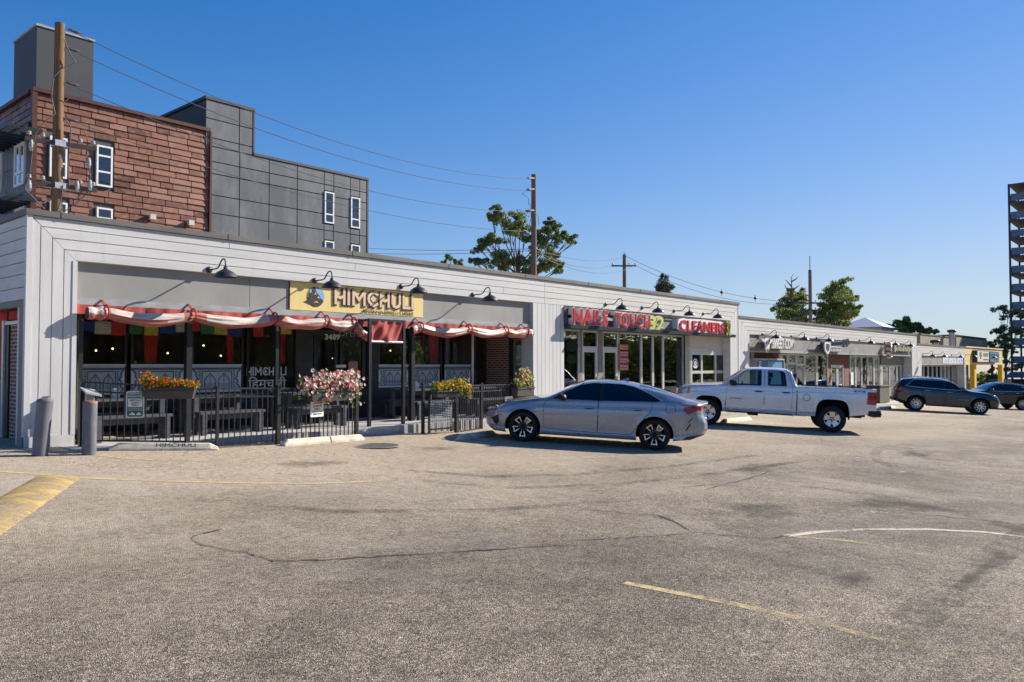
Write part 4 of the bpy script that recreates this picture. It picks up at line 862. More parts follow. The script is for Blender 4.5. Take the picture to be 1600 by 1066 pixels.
vs = [(a + (b - a) * i / m_, YF - .01 + .025 * math.sin(i * 2.3) + .02 * math.sin(i * .7), z) for i in range(m_ + 1) for z in (2.57, 2.735)]
mb.add(vs, [(2 * i, 2 * i + 1, 2 * i + 3, 2 * i + 2) for i in range(m_)], True); tag(mb.build('valance', MAT['red_vinyl']), 'red vinyl valance hanging along the underside of the grey beam', 'valance')
# entry frame with its red vinyl panel
YE = 14.05; za = 2.72
t = thing('entry_frame', 'black steel entry frame with a square red vinyl panel at its top', 'entry frame', (FY(577, 673, YE).x, YE, .31))
xa, xb = FY(577, 600, YE).x, FY(630, 600, YE).x
mb = MB()
for x in (xa, xb): mb.box(x - .035, x + .035, YE - .035, YE + .035, .31, za)
mb.box(xa + .035, xb - .035, YE - .025, YE + .025, za - .06, za).bar((xa, YE, za - .03), (xa, YF + .02, za - .03), .05, .05).bar((xb, YE, za - .03), (xb, YF + .02, za - .03), .05, .05); mb.build('post', MAT['black_metal'], t)
zp = FY(603, 534.5, YE).z
mb = MB(); mb.tube([(xa + .035, YE - .01, zp), (xb - .035, YE - .01, zp)], .028, 8); mb.build('rail', MAT['alu'], t)
mb = MB(); nn = 30; rows = 10; vs = []
for j in range(rows + 1):
    for i in range(nn + 1):
        u, v = i / nn, j / rows; vs.append((xa + .04 + (xb - xa - .08) * u, YE - .02 + .03 * math.sin(9 * u + 3 * v * math.sin(4 * u)) * (1 - .5 * v) + .02 * math.sin(23 * u - 6 * v), zp + .02 + (za - .06 - zp) * v))
mb.add(vs, [(j * (nn + 1) + i, j * (nn + 1) + i + 1, (j + 1) * (nn + 1) + i + 1, (j + 1) * (nn + 1) + i) for j in range(rows) for i in range(nn)], True); mb.build('vinyl_panel', MAT['red_vinyl'], t, recalc=False)
# posts that carry the beam
for px, lab in ((293.5, 'black square post under the beam behind the orange planter'), (431.5, 'slim dark post under the beam left of the pink flowers'), (643.5, 'black post under the beam just right of the entry frame'), (124.5, 'dark post under the beam beside the white corner pilaster')):
    Yp = YF + .06; q = FY(px, 600, Yp); w = .055 if px in (293.5, 643.5) else .035
    mb = MB(); mb.box(q.x - w, q.x + w, Yp - w, Yp + w, .31, 2.73); tag(mb.build('canopy_post', MAT['black_metal']), lab, 'post', 'posts under the restaurant beam')
mb = MB(); q = FY(752, 600, YS - .3); mb.tube([(q.x - 1.1, 15.5, .31), (q.x - 1.1, 15.5, 2.86)], .04, 10); tag(mb.build('canopy_post', MAT['alu']), 'pale round post before the brick pier', 'post', 'posts under the restaurant beam')
# prayer flags and red curtains
FLAGS = [(124, 147, 'b', 517), (147.5, 173, 'w', 522), (173.5, 196, 'r', 524), (202, 223, 'g', 522), (225, 247, 'y', 524), (249, 272, 'b', 521), (274, 288, 'w', 519), (298, 312, 'r', 518), (313, 334, 'g', 522), (335, 355, 'y', 523), (358, 378, 'b', 526), (396, 412, 'r', 526), (438, 455, 'y', 522)]
FC = {'b': (0.02, 0.05, 0.20), 'w': (0.42, 0.40, 0.34), 'r': (0.38, 0.03, 0.03), 'g': (0.03, 0.16, 0.06), 'y': (0.46, 0.38, 0.05)}
for k, c in FC.items(): MAT['flag_' + k] = M_plain('flag_' + k, c, .8, 0, .15, 6, 0)
Yfl = 16.1; q = FY(122, 503, Yfl); r_ = FY(460, 508, Yfl)
t = thing('prayer_flag_string', 'string of blue, white, red, green and yellow prayer flags under the canopy', 'prayer flags', q)
mb = MB(); mb.tube([q.lerp(r_, i / 20) + Vector((0, 0, -.06 * math.sin(math.pi * i / 20))) for i in range(21)], .006, 5); mb.build('cord', MAT['cable'], t)
for x0, x1, c, yb in FLAGS:
    a, b = FY(x0, 507, Yfl), FY(x1, 507, Yfl); zb = FY(x0, yb, Yfl).z; mb = MB(); n = 6
    vs = [(a.x + (b.x - a.x) * i / n + .01 * s, Yfl + .02 * math.sin(i * 1.3 + x0) * (1 - s) - .004, a.z + .06 + (zb - a.z - .06) * (1 - s)) for i in range(n + 1) for s in (0, 1)]
    mb.add(vs, [(2 * i, 2 * i + 2, 2 * i + 3, 2 * i + 1) for i in range(n)], True); mb.build('flag', MAT['flag_' + c], t, recalc=False)
for x0, x1, x2, x3, lab in ((221, 249, 226, 243, 'red gathered curtain behind the second restaurant window'), (351, 364, 355, 363, 'red gathered curtain behind the third restaurant window'), (433, 447, 438, 444, 'narrow red curtain behind the lettered window'), (668, 690, 672, 681, 'red curtain behind the window right of the entry frame')):
    Yc = YS + .12; n = 26; mb = MB(); vs = []
    for j in range(9):
        v = j / 8
        for i in range(n + 1):
            u = i / n; xt = FY(x0 + (x1 - x0) * u, 500, Yc).x; xbm = FY(x2 + (x3 - x2) * u, 572, Yc).x; vs.append((xt + (xbm - xt) * v ** .8, Yc + .035 * math.sin(u * 30), 2.8 - (2.8 - 1.72) * v))
    mb.add(vs, [(j * (n + 1) + i, j * (n + 1) + i + 1, (j + 1) * (n + 1) + i + 1, (j + 1) * (n + 1) + i) for j in range(8) for i in range(n)], True); tag(mb.build('curtain', MAT['curtain_red'], recalc=False), lab, 'curtain', 'red curtains in the restaurant windows')

# ------------------------------------------------------------------ building 2 (ice cream shop, script-sign shop, barber)
T2, F2, K2 = 3.72, 2.97, 2.30
b2 = parapet_building('store_building', 'lower white-boarded store building with cow sign, blue script sign and barber pole', 'building', 31.02, 58.1, T2, F2, K2, .09, pil0=1.0, pil1=1.2)
Y2 = 15.1
def X2(x, Y=Y2): return FY(x, 575, Y).x
zh = K2 - .095
def gw(x): return ground(X2(x), Y2) + .14
mb = MB(); mb.box(32.0, 57.0, YF + .18, Y2 + .1, zh + .002, zh + .06); mb.build('soffit', MAT['dark_trim'], b2)
window(b2, X2(1165), X2(1172), -.1, zh, Y2, frame=MAT['dark_trim'], glass=MAT['glass_dark'])
mb = MB(); mb.box(X2(1172), X2(1177), Y2 - .05, Y2 + .1, -1, zh).box(X2(1216.5), X2(1219), Y2 - .05, Y2 + .1, -1, zh); mb.build('trim', MAT['cream_wall'], b2)
mb = MB(); mb.box(X2(1177), X2(1216.5), Y2, Y2 + .15, -1, zh); mb.build('brick_panel', MAT['brick_store'], b2)
zt2 = FY(1235, 570, Y2).z
window(b2, X2(1219), X2(1230), -.6, zh, Y2, trans=[zt2], w=.09); window(b2, X2(1230.2), X2(1243), zt2, zh, Y2, w=.09); window(b2, X2(1243.2), X2(1256), -.5, zh, Y2, trans=[zt2], w=.09)
door(b2, X2(1231), X2(1242.5), -.75, zt2 - .01, Y2, MAT['taupe'], MAT['glass'], .12)
window(b2, X2(1256.5), X2(1275), -.4, zh, Y2, w=.09); window(b2, X2(1275.5), X2(1293), -.4, zh, Y2, w=.09)
xd0, xd1 = X2(1298), X2(1318.5); zd = FY(1308, 570, Y2).z
mb = MB(); mb.box(X2(1294), xd0, Y2 - .02, Y2 + .15, -1.2, zh).box(xd1, X2(1326.5), Y2 - .02, Y2 + .15, -1.2, zh).box(xd0, xd1, Y2 - .02, Y2 + .15, zd, zh); mb.build('brick_panel', MAT['brick_store'], b2)
xm_ = (xd0 + xd1) / 2; door(b2, xd0 + .02, xm_ - .01, -.85, zd - .01, Y2 + .03, MAT['alu'], MAT['glass'], .14); door(b2, xm_ + .01, xd1 - .02, -.85, zd - .01, Y2 + .03, MAT['alu'], MAT['glass'], .14)
xs_ = [1327, 1336, 1345.5, 1355, 1364.5, 1373]; zk = -.12
for a, b in zip(xs_, xs_[1:]): window(b2, X2(a) + .01, X2(b) - .01, zk, zh, Y2, w=.11)
mb = MB(); mb.box(X2(1327), X2(1373), Y2 - .06, Y2 + .1, -1.5, zk - .001); mb.build('knee_wall', MAT['dark_wood'], b2)
mb = MB(); mb.box(X2(1373.3), X2(1377), Y2 - .07, Y2 + .1, -1.5, FY(1375, 570, Y2).z); mb.build('trim', MAT['alu'], b2)
zw = FY(1400, 570.5, Y2).z
mb = MB(); mb.box(X2(1377), 57.2, Y2, Y2 + .15, zw, zh).box(X2(1422), 57.2, Y2, Y2 + .15, -1.5, zw - .001); mb.build('wall', MAT['taupe'], b2)
xs_ = [1377.5, 1389, 1400.5, 1407, 1412]
for a, b in zip(xs_, xs_[1:]): window(b2, X2(a) + .01, X2(b) - .01, -.75, zw - .005, Y2, w=.09)
door(b2, X2(1412.5), X2(1421), -.9, zw - .01, Y2, MAT['cream_wall'], MAT['glass'], .16)
mb = MB(); mb.box(32, 57.2, 18.8, 18.9, -1.6, 2.9); mb.build('room', MAT['interior'], b2)
for i, (x, y0, y1, w) in enumerate(((1329.5, 582, 602, .35),)):
    p = FY(x, y1, Y2 - .07); q = FY(x, y0, Y2 - .07); mb = MB(); mb.box(p.x, p.x + .45, Y2 - .075, Y2 - .062, p.z, q.z); tag(mb.build('poster', MAT['white_paint']), 'white poster in the dark shop window right of the brick door', 'poster')
# bank machine kiosk
MAT['blue_sign'] = M_plain('blue_sign', (0.02, 0.10, 0.26), .4, 0, .15, 2, 0); MAT['blue_light'] = M_plain('blue_light', (0.10, 0.26, 0.42), .35, 0, .25, 2, 0)
YT = 14.75; p, q = FY(1180, 560, YT), FY(1223, 562, YT); gz = ground(p.x, YT) + .14
t = thing('cash_machine', 'blue cash machine kiosk marked ATM before the brick panel', 'cash machine', (p.x, YT, gz))
mb = MB(); mb.box(p.x, q.x, YT, YT + .3, gz, FY(1200, 561, YT).z - .06); mb.build('cabinet', MAT['blue_sign'], t); z1 = FY(1200, 561, YT).z
mb = MB(); mb.box(p.x - .05, q.x + .05, YT - .06, YT + .3, z1 - .058, z1 + .02).box(p.x - .05, p.x - .002, YT - .06, YT + .3, gz, z1 - .06).box(q.x + .002, q.x + .05, YT - .06, YT + .3, gz, z1 - .06); mb.build('frame', MAT['grey_trim'], t)
mb = MB(); mb.box(FY(1199, 560, YT).x, q.x - .03, YT - .012, YT - .002, gz + .9, z1 - .12); mb.build('screen_panel', MAT['blue_light'], t)
mb = MB(); w = FY(1187.5, 572, YT - .02); zA, zB = FY(1187, 581, YT).z, FY(1187, 564.5, YT).z; put_text(mb, 'ATM', (w.x + .16, YT - .012, zA), UZ, (-1, 0, 0), .26, zB - zA, .004, .02); mb.build('lettering', MAT['white_paint'], t)
# cow sign
YL2 = YF - .36
t = thing('shop_sign', 'white letters SWEET COW with a cow head emblem', 'sign', FY(1190, 549, YL2))
a, b = FY(1205.5, 540, YL2).x, FY(1240, 540, YL2).x
mb = MB(); put_text(mb, 'SWEET COW', (a, YL2, 2.40), UX, UZ, .44, b - a, .05, .02); mb.build('lettering', MAT['letter_white'], t)
c = FY(1198, 539, YL2); mb = MB(); mb.prism([(c.x + u, c.z + v) for u, v in ((-.27, .24), (-.66, .26), (-.38, .11), (-.22, .04), (-.13, -.22), (0, -.33), (.13, -.22), (.22, .04), (.38, .11), (.66, .26), (.27, .24), (0, .30))], lambda u, v, w: (u, YL2 - w, v), .05); mb.build('cow_head', MAT['letter_white'], t)
mb = MB()
for u, v, r in ((-.12, .08, .05), (.12, .08, .05), (0, -.23, .08), (.17, .19, .07)): disc(mb, Vector((c.x + u, 0, c.z + v)), r, r, YL2 - .051, .004, 12)
mb.build('cow_spots', MAT['black_letter'], t); mb = MB(); mb.box(c.x - .55, b + .1, YL2 + .10, YL2 + .12, 2.36, 2.93); mb.build('backing', MAT['sign_shade'], t); mb = MB(); mb.box(c.x, b - .2, YL2 + .121, YF + .055, 2.6, 2.66); mb.build('raceway', MAT['dark_trim'], t)  # dark backing is added: painted shade behind the letters, also casts shadow
# shield and script sign
t = thing('shop_sign', 'white shield emblem with blue script lettering beside it', 'sign', FY(1292, 550, YL2)); YL3 = YF - .38
c = FY(1291.5, 543.5, YL3); mb = MB(); mb.prism([(c.x + u, c.z + v) for u, v in ((-.40, .27), (-.2, .25), (0, .29), (.2, .25), (.40, .27), (.42, .06), (.32, -.16), (0, -.34), (-.32, -.16), (-.42, .06))], lambda u, v, w: (u, YL3 - w, v), .06); sh = mb.build('shield', MAT['letter_white'], t)
mb = MB(); mb.prism([(c.x + u, c.z + v) for u, v in ((-.23, .19), (.23, .19), (.26, .05), (.19, -.10), (0, -.21), (-.19, -.10), (-.26, .05))], lambda u, v, w: (u, YL3 - .061 - w, v), .006); mb.prism([(c.x + u, c.z + v) for u, v in ((-.55, .30), (.55, .30), (.58, .02), (.42, -.26), (0, -.42), (-.42, -.26), (-.58, .02))], lambda u, v, w: (u, YL3 + .07 - w, v), .06); mb.build('shield_field', MAT['navy'], sh)
def swoosh(mb, pts, w, y, d=.03):
    for a, b in zip(pts, pts[1:]): mb.bar((a[0], y, a[1]), (b[0], y, b[1]), d, w, (0, 0, 1) if abs(b[0] - a[0]) > abs(b[1] - a[1]) else (1, 0, 0))
x0_, x1_ = FY(1300, 540, YL3).x, FY(1327, 540, YL3).x
mb = MB(); pts = []
for i in range(70):
    s = i / 69; x = x0_ + (x1_ - x0_) * s + .12 * math.sin(s * 60); z = 2.72 + .12 * s + (.07 + .12 * (s > .62) * (math.sin(s * 30) > 0)) * math.cos(s * 60); pts.append((x, z))
swoosh(mb, pts, .085, YL3); o = mb.build('script', MAT['navy'], t); 
mb = MB(); swoosh(mb, [(x + .03, z - .015) for x, z in pts], .11, YL3 + .04); mb.build('script_backing', MAT['letter_white'], o)
mb = MB(); pts = []
for i in range(46):
    s = i / 45; x = FY(1298, 550, YL3).x + (FY(1314, 550, YL3).x - FY(1298, 550, YL3).x) * s + .08 * math.sin(s * 44); z = 2.47 + .13 * math.cos(s * 44); pts.append((x, z))
swoosh(mb, pts, .06, YL3); mb.build('script', MAT['letter_white'], t); mb = MB(); mb.box(c.x, x1_, YL3 + .141, YF + .055, 2.62, 2.68); mb.build('raceway', MAT['dark_trim'], t); mb = MB(); mb.box(c.x - .5, FY(1316, 550, YL3).x, YL3 + .12, YL3 + .14, 2.36, 2.92); mb.build('backing', MAT['sign_shade'], t)  # dark backing added to put shade around the shield and script
# barber pole and greenish board
MAT['barber'] = None
tt = NT('barber_stripes'); sp = tt.n('ShaderNodeSeparateXYZ'); tt.l(tt.pos(), sp.inputs[0]); f_ = tt.math('FRACT', tt.math('MULTIPLY', tt.math('ADD', sp.outputs[2], tt.math('MULTIPLY', sp.outputs[0], .8)), 3.2)); tt.principled(tt.ramp(f_, [(0, (.45, .03, .03)), (.35, (.45, .03, .03)), (.36, (.65, .62, .6)), (1, (.65, .62, .6))]), .4); MAT['barber'] = tt.m
c = FY(1389, 547, YF - .25); t = thing('barber_pole', 'red and white striped barber pole sign in the band of the middle building', 'barber pole', c)
mb = MB(); mb.lathe([(0, -.40), (.17, -.40), (.17, .34), (0, .34)], c, 'z', 20); mb.build('striped_cylinder', MAT['barber'], t); mb = MB(); mb.lathe([(0, -.52), (.1, -.5), (.19, -.44), (.19, -.39), (0, -.39)], c, 'z', 20).lathe([(0, .34), (.19, .34), (.19, .40), (.10, .46), (0, .46)], c, 'z', 20).box(c.x - .05, c.x + .05, c.y, YF + .055, c.z + .1, c.z + .2); mb.build('bracket', MAT['alu'], t)
x0_, x1_ = FY(1394, 545, YF).x, FY(1423, 545, YF).x; MAT['sage'] = M_plain('sage', (0.30, 0.31, 0.20), .6, 0, .15, 3, 0); MAT['sage_dark'] = M_plain('sage_dark', (0.16, 0.16, 0.10), .6, 0, .15, 3, 0)
t = thing('shop_sign', 'sage green raised sign with cut-out ornament next to the barber pole', 'sign', (x0_, YF - .1, 2.5))
mb = MB()
n_ = 13
for i in range(n_): x = x0_ + (x1_ - x0_) * (i + .1) / n_; mb.box(x, x + (x1_ - x0_) / n_ * .7, YF - .12, YF - .04, 2.50 + .04 * (i % 2), 2.84 - .05 * ((i * 7) % 3))
mb.box(x0_, x0_ + .25, YF - .14, YF - .05, 2.44, 2.95); mb.build('ornament', MAT['sage'], t); mb = MB(); mb.box(x0_ - 1.2, x1_ - 1.4, YF - .03, YF + .055, 2.38, 2.92); mb.build('backing', MAT['sign_shade'], t)  # added dark board reaching left, coloured as shade on the band
# bin outside the barber
p = FY(1375, 628, 13.9); q = FY(1390.5, 628, 13.9); gz = ground(p.x, 13.9) + .14
t = thing('litter_bin', 'square brown litter bin on the sidewalk before the barber windows', 'litter bin', (p.x, 13.9, gz)); w = q.x - p.x
mb = MB(); mb.box(p.x, q.x, 13.9, 13.9 + .7, gz, gz + .92); mb.build('bin_body', M_plain('bin_brown', (0.10, 0.085, 0.06), .7, 0, .2, 4, .3), t, bevel=.03); mb = MB(); mb.box(p.x - .04, q.x + .04, 13.86, 14.64, gz + .922, gz + 1.02); mb.build('lid', MAT['dark_trim'], t, bevel=.03)

# ------------------------------------------------------------------ building 3 and the yellow building
T3, F3, K3 = 3.10, 2.28, 1.70
b3 = parapet_building('store_building', 'low white-boarded store building with pale blue banner, third along the strip', 'building', 58.15, 72.5, T3, F3, K3, .06, pil0=1.1, pil1=.4, base=-2.2, mitre=(True, False))
Y3 = 15.4; zh3 = K3 - .07
def X3(x, Y=Y3): return FY(x, 585, Y).x
x_ = 59.3; i = 0
for a, b in zip(np.linspace(59.3, 71.9, 11), np.linspace(59.3, 71.9, 11)[1:]): window(b3, a + .02, b - .02, -1.1, zh3, Y3, trans=[.5] if i % 3 == 2 else [], w=.1); i += 1
mb = MB(); mb.box(59.2, 72.1, Y3 - .03, Y3 + .1, -2.2, -1.101); mb.build('knee_wall', MAT['cream_wall'], b3)
mb = MB(); mb.box(59.2, 72.1, YF + .18, Y3 + .1, zh3 + .002, zh3 + .05); mb.build('soffit', MAT['dark_trim'], b3)
mb = MB(); mb.box(59.2, 72.1, 19, 19.1, -2.2, 2.2); mb.build('room', MAT['interior'], b3)
p, q = FY(1472.5, 565, YF + .05), FY(1507, 565, YF + .05); MAT['banner'] = M_plain('banner', (0.52, 0.56, 0.60), .6, 0, .1, 2, 0); MAT['banner_blue'] = M_plain('banner_blue', (0.22, 0.32, 0.48), .6, 0, .2, 2, 0)
t = thing('banner_sign', 'pale banner with faded blue vertical marks on the third building', 'banner', (p.x, YF, K3)); mb = MB(); mb.box(p.x, min(q.x, 72.0), YF + .03, YF + .055, K3 + .03, F3 - .06); mb.build('banner', MAT['banner'], t)
mb = MB(); random.seed(3)
for i in range(14): x = p.x + .9 + i * .85; h = random.uniform(.12, .38); zz_ = K3 + .1 + random.uniform(0, .08); mb.box(x, x + random.uniform(.15, .4), YF + .022, YF + .029, zz_, zz_ + h) if x < 71.5 else None
mb.build('marks', MAT['banner_blue'], t)
# carved pale panels standing before the third building (seen through the car roofs)
MAT['yellow_wall'] = M_plain('yellow_wall', (0.66, 0.47, 0.17), .7, 0, .08, 1.5, .2); MAT['yellow_col'] = M_plain('yellow_col', (0.66, 0.40, 0.02), .55, 0, .08, 1.5, .1)
b4 = thing('yellow_building', 'yellow corner building with gold columns at the end of the strip', 'building', (72.6, YF, -1.2))
mb = MB(); mb.box(72.6, 88.2, YF - .01, YF + .4, K3 - .06, 3.06).box(88.2 - .4, 88.2, YF + .4, 27, K3 - .06, 3.06).box(72.6, 87.8, YF + .4, 27, 2.4, 2.6)
for i, zz_ in enumerate((2.72, 2.37, 2.02)): mb.box(72.6, 88.2, YF - .018, YF - .011, zz_, zz_ + .012)
mb.build('wall', MAT['yellow_wall'], b4); mb = MB(); mb.box(72.55, 88.3, YF - .09, YF + .42, 3.06, 3.16); mb.build('roof_cap', MAT['cream_wall'], b4)
for px in (1520, 1563): x = FY(px, 585, YF + .2).x; mb = MB(); mb.box(x - .38, x + .38, YF + .0, YF + .35, -2.4, K3 - .061); mb.build('column', MAT['yellow_col'], b4)
for a, b in zip(np.linspace(73.0, 82.0, 6), np.linspace(73.0, 82.0, 6)[1:]): window(b4, a + .05, b - .05, -1.6, K3 - .1, 16.4, trans=[.6], w=.16, frame=MAT['cream_wall'])
mb = MB(); mb.box(82.0, 82.3, 16.3, 27, -2.4, 2.4).box(73, 82, 20, 20.1, -2.4, 2.4).box(72.6, 82.0, 16.3, 16.5, -2.4, -1.601); mb.build('back_wall', MAT['dark_wood'], b4)
def far_sign(x0, x1, y0, y1, name, label, face, marks, mmat):
    p, q = FY(x0, y1, YF - .35), FY(x1, y0, YF - .35); t = thing(name, label, 'sign', p); mb = MB(); mb.box(p.x, q.x, YF - .35, YF - .02, p.z, q.z); mb.build('box', MAT['dark_trim'], t)
    mb = MB(); mb.box(p.x + .2, q.x - .1, YF - .37, YF - .351, p.z + .06, q.z - .06); mb.build('face', face, t); mb = MB()
    for (u0, u1, v0, v1) in marks: mb.box(p.x + (q.x - p.x) * u0, p.x + (q.x - p.x) * u1, YF - .38, YF - .371, p.z + (q.z - p.z) * v0, p.z + (q.z - p.z) * v1)
    mb.build('marks', mmat, t); return t
far_sign(1526.5, 1545, 548.5, 566.5, 'box_sign', 'dark framed cream box sign on the yellow building', MAT['cream_wall'], [(.2, .36, .45, .85), (.24, .32, .3, .45), (.5, .58, .5, .8), (.62, .74, .5, .8), (.78, .9, .5, .8), (.5, .9, .2, .3)], MAT['dark_wood'])
far_sign(1546.5, 1561, 550, 566.5, 'box_sign', 'dark blue box sign with pale marks on the yellow building', MAT['blue_light'], [(.15, .35, .3, .75), (.45, .55, .5, .8), (.62, .72, .5, .8), (.8, .95, .5, .75), (.4, .52, .2, .42), (.6, .8, .22, .42)], MAT['navy'])
# roof structures behind
MAT['rust_panel'] = M_island('rust_panel', [(0.34, 0.30, 0.20), (0.26, 0.23, 0.17)], .7, .2, .8, 1.6, .3, (1, 1, .12), (0.10, 0.09, 0.08))
Yr = 20.0
def roofbox(x0, x1, ytop, zb, name, label, mat, Y=Yr, depth=4, cap=None):
    p, q = FY(x0, ytop, Y), FY(x1, ytop, Y); t = thing(name, label, 'rooftop box', (p.x, Y, zb)); mb = MB(); mb.box(p.x, q.x, Y, Y + depth, zb, p.z); mb.build('body', mat, t)
    if cap: mb = MB(); mb.box(p.x - .05, q.x + .05, Y - .06, Y + depth, p.z, p.z + .12); mb.build('cap', cap, t)
    return t, p, q
roofbox(1438, 1484, 523, 2.0, 'rooftop_block', 'plain taupe rooftop block behind the third building', MAT['taupe'], 20, 5, MAT['cap_metal'])
t, p, q = roofbox(1491, 1541, 524.5, 2.0, 'rooftop_screen', 'rust-streaked metal rooftop screen behind the yellow building', MAT['dark_trim'], 20.2, 5, MAT['dark_trim'])
mb = MB()
for i in range(6): w = (q.x - p.x) / 6; mb.box(p.x + .3 + i * w + .03, p.x + .3 + (i + 1) * w - .03, 20.1, 20.19, 2.0, p.z - .15)
mb.build('panel', MAT['rust_panel'], t)
for px, ytop, r, lab in ((1487, 515, .28, 'tall rooftop vent pipe with dark cap between the two rooftop boxes'), (1461, 531, .3, 'short rooftop vent pipe before the taupe block')):
    p = FY(px, ytop, 19.4); t = thing('vent_pipe', lab, 'vent pipe', (p.x, 19.4, 2.4)); mb = MB(); mb.tube([(p.x, 19.4, 2.4), (p.x, 19.4, p.z - .25)], r, 12); mb.build('pipe', MAT['galv'], t); mb = MB(); mb.lathe([(0, 0), (r * 1.5, -.05), (r * 1.5, -.3), (r * 1.2, -.3)], p, 'z', 12); mb.build('cap', MAT['dark_trim'], t)
# pale hipped roof far behind the middle building
p = DP(1352, 496, 95); t = thing('far_house', 'white pyramid roof rising behind the middle building', 'house', (p.x, p.y, 0)); mb = MB(); b_ = DP(1352, 513, 95); w = 2.9
mb.add([(p.x - w, p.y - w, b_.z), (p.x + w, p.y - w, b_.z), (p.x + w, p.y + w, b_.z), (p.x - w, p.y + w, b_.z), tuple(p)], [(0, 1, 4), (1, 2, 4), (2, 3, 4), (3, 0, 4)]); mb.build('roof', MAT['letter_white'], t); mb = MB(); mb.box(p.x - w + .4, p.x + w - .4, p.y - w + .4, p.y + w - .4, -2.5, b_.z); mb.build('wall', MAT['cream_wall'], t)

# ------------------------------------------------------------------ apartment block behind the strip
YA = 30.5
MAT['copper'] = M_island('copper', [(0.08, 0.027, 0.016), (0.17, 0.06, 0.032), (0.24, 0.10, 0.058), (0.12, 0.042, 0.024), (0.28, 0.13, 0.082), (0.15, 0.055, 0.032)], .42, .3, .65, 4.5, .5, (1, 1, 1.6), (0.31, 0.18, 0.12))
MAT['copper_trim'] = M_plain('copper_trim', (0.09, 0.032, 0.022), .5, .3, .2, 4, .1)
MAT['fibre_grey'] = M_island('fibre_grey', [(0.075, 0.08, 0.092), (0.105, 0.11, 0.122), (0.09, 0.094, 0.106)], .55, 0, 1.0, 1.0, .35, (1, 1, .35), (0.19, 0.19, 0.205))
MAT['fibre_dark'] = M_plain('fibre_dark', (0.055, 0.057, 0.065), .6, 0, .12, 1.2, .1, .35, 0, (1, 1, .4))
apt = thing('apartment_building', 'tall apartment block with copper shingles and dark grey panels behind the store roof', 'building', (FY(52, 300, YA).x, YA, 0))
ax0 = FY(52.4, 135, YA).x; ax1 = FY(329.5, 200, YA).x; az1 = FY(52.4, 137, YA).z; ax2 = FY(575, 277, YA).x; az2 = FY(397, 240, YA).z; axt = FY(397, 200, YA).x; azt = FY(323, 151, YA).z
mb = MB(); mb.box(ax0 + .1, ax1, YA + .1, 50, -.5, az1 - .1).box(ax1, ax2 - .1, YA + .1, 48, -.5, az2 - .1).box(FX(322, 150, FY(322, 150, YA).x).x + .05, axt - .05, YA + .1, YA + 4.4, az2 - .1, azt - .1); mb.build('core', MAT['fibre_dark'], apt)
# copper shingles as tilted plates
WIN = [(FY(78, 212, YA), FY(104, 280, YA)), (FY(151, 226, YA), FY(175, 294, YA)), (FY(151, 323.5, YA), FY(175, 380, YA)), (FY(78, 314, YA), FY(104, 380, YA))]
mb = MB(); rh = .236; nr = int((az1 - 2.5) / rh); random.seed(11)
def shingle(p0, du, L, z0, out):
    jl = random.uniform(.012, .03); g = .014
    a = p0 + du * g; b = p0 + du * (L - g); o1 = out * (.045 + jl); o0 = out * .03
    vs = [a + o1 + Vector((0, 0, z0)), b + o1 * random.uniform(.85, 1.1) + Vector((0, 0, z0)), b + o0 + Vector((0, 0, z0 + rh * 1.0)), a + o0 + Vector((0, 0, z0 + rh * 1.0)), a + Vector((0, 0, z0)), b + Vector((0, 0, z0)), b + Vector((0, 0, z0 + rh)), a + Vector((0, 0, z0 + rh))]
    mb.add(vs, [(0, 1, 2, 3), (4, 5, 1, 0), (4, 0, 3, 7), (1, 5, 6, 2)])
for r in range(nr):
    z0 = az1 - .12 - (r + 1) * rh; x = ax0 + (-.45 if r % 2 else -.1) - random.uniform(0, .2)
    while x < ax1:
        L = random.choice((.5, .65, .75, .8, .9)); a, b = max(x, ax0), min(x + L, ax1 - .02)
        hit = any(w0.x - .08 < b and w1.x + .08 > a and w1.z - .08 < z0 + rh and w0.z + .08 > z0 for w0, w1 in WIN)
        if b - a > .1:
            if not hit: shingle(Vector((a, YA + .1, 0)), Vector((1, 0, 0)), b - a, z0, Vector((0, -1, 0)))
            else:
                segs = [(a, b)]
                for w0, w1 in WIN:
                    if w1.z - .08 < z0 + rh and w0.z + .08 > z0:
                        ns = []
                        for s0, s1 in segs:
                            if w0.x - .08 < s1 and w1.x + .08 > s0:
                                if w0.x - .08 - s0 > .08: ns.append((s0, w0.x - .08))
                                if s1 - w1.x - .08 > .08: ns.append((w1.x + .08, s1))
                            else: ns.append((s0, s1))
                        segs = ns
                for s0, s1 in segs: shingle(Vector((s0, YA + .1, 0)), Vector((1, 0, 0)), s1 - s0, z0, Vector((0, -1, 0)))
        x += L
zsoff = FX(2, 228, ax0).z + .1
for r in range(nr):
    z0 = az1 - .12 - (r + 1) * rh
    if z0 < zsoff + .1: break
    y = YA + .1 - random.uniform(0, .5)
    while y < 42:
        L = random.choice((.42, .6, .75, .8)); a = max(y, YA + .1); shingle(Vector((ax0 + .1, y + L, 0)), Vector((0, -1, 0)), y + L - a, z0, Vector((-1, 0, 0))); y += L
mb.build('copper_shingles', MAT['copper'], apt)
mb = MB(); mb.box(ax0 - .02, ax1, YA - .04, YA + .3, az1 - .1, az1 + .03).box(ax0 - .06, ax0 + .2, YA + .3, 50, az1 - .1, az1 + .03).box(ax0 - .03, ax0 + .13, YA - .02, YA + .14, 2.5, az1 - .101).box(ax1 - .03, ax1 + .05, YA - .03, YA + .1, 2.5, az1 - .101)
mb.box(ax0 - .1, ax0 + .15, YA + .14, 45, zsoff - .12, zsoff + .12).box(ax0 - .02, ax0 + 1.0, YA + .15, YA + .45, 2.5, zsoff - .13); mb.build('copper_trim', MAT['copper_trim'], apt)
MAT['glass_blue'] = M_glass('glass_blue', (0.05, 0.07, 0.10), 2.2)
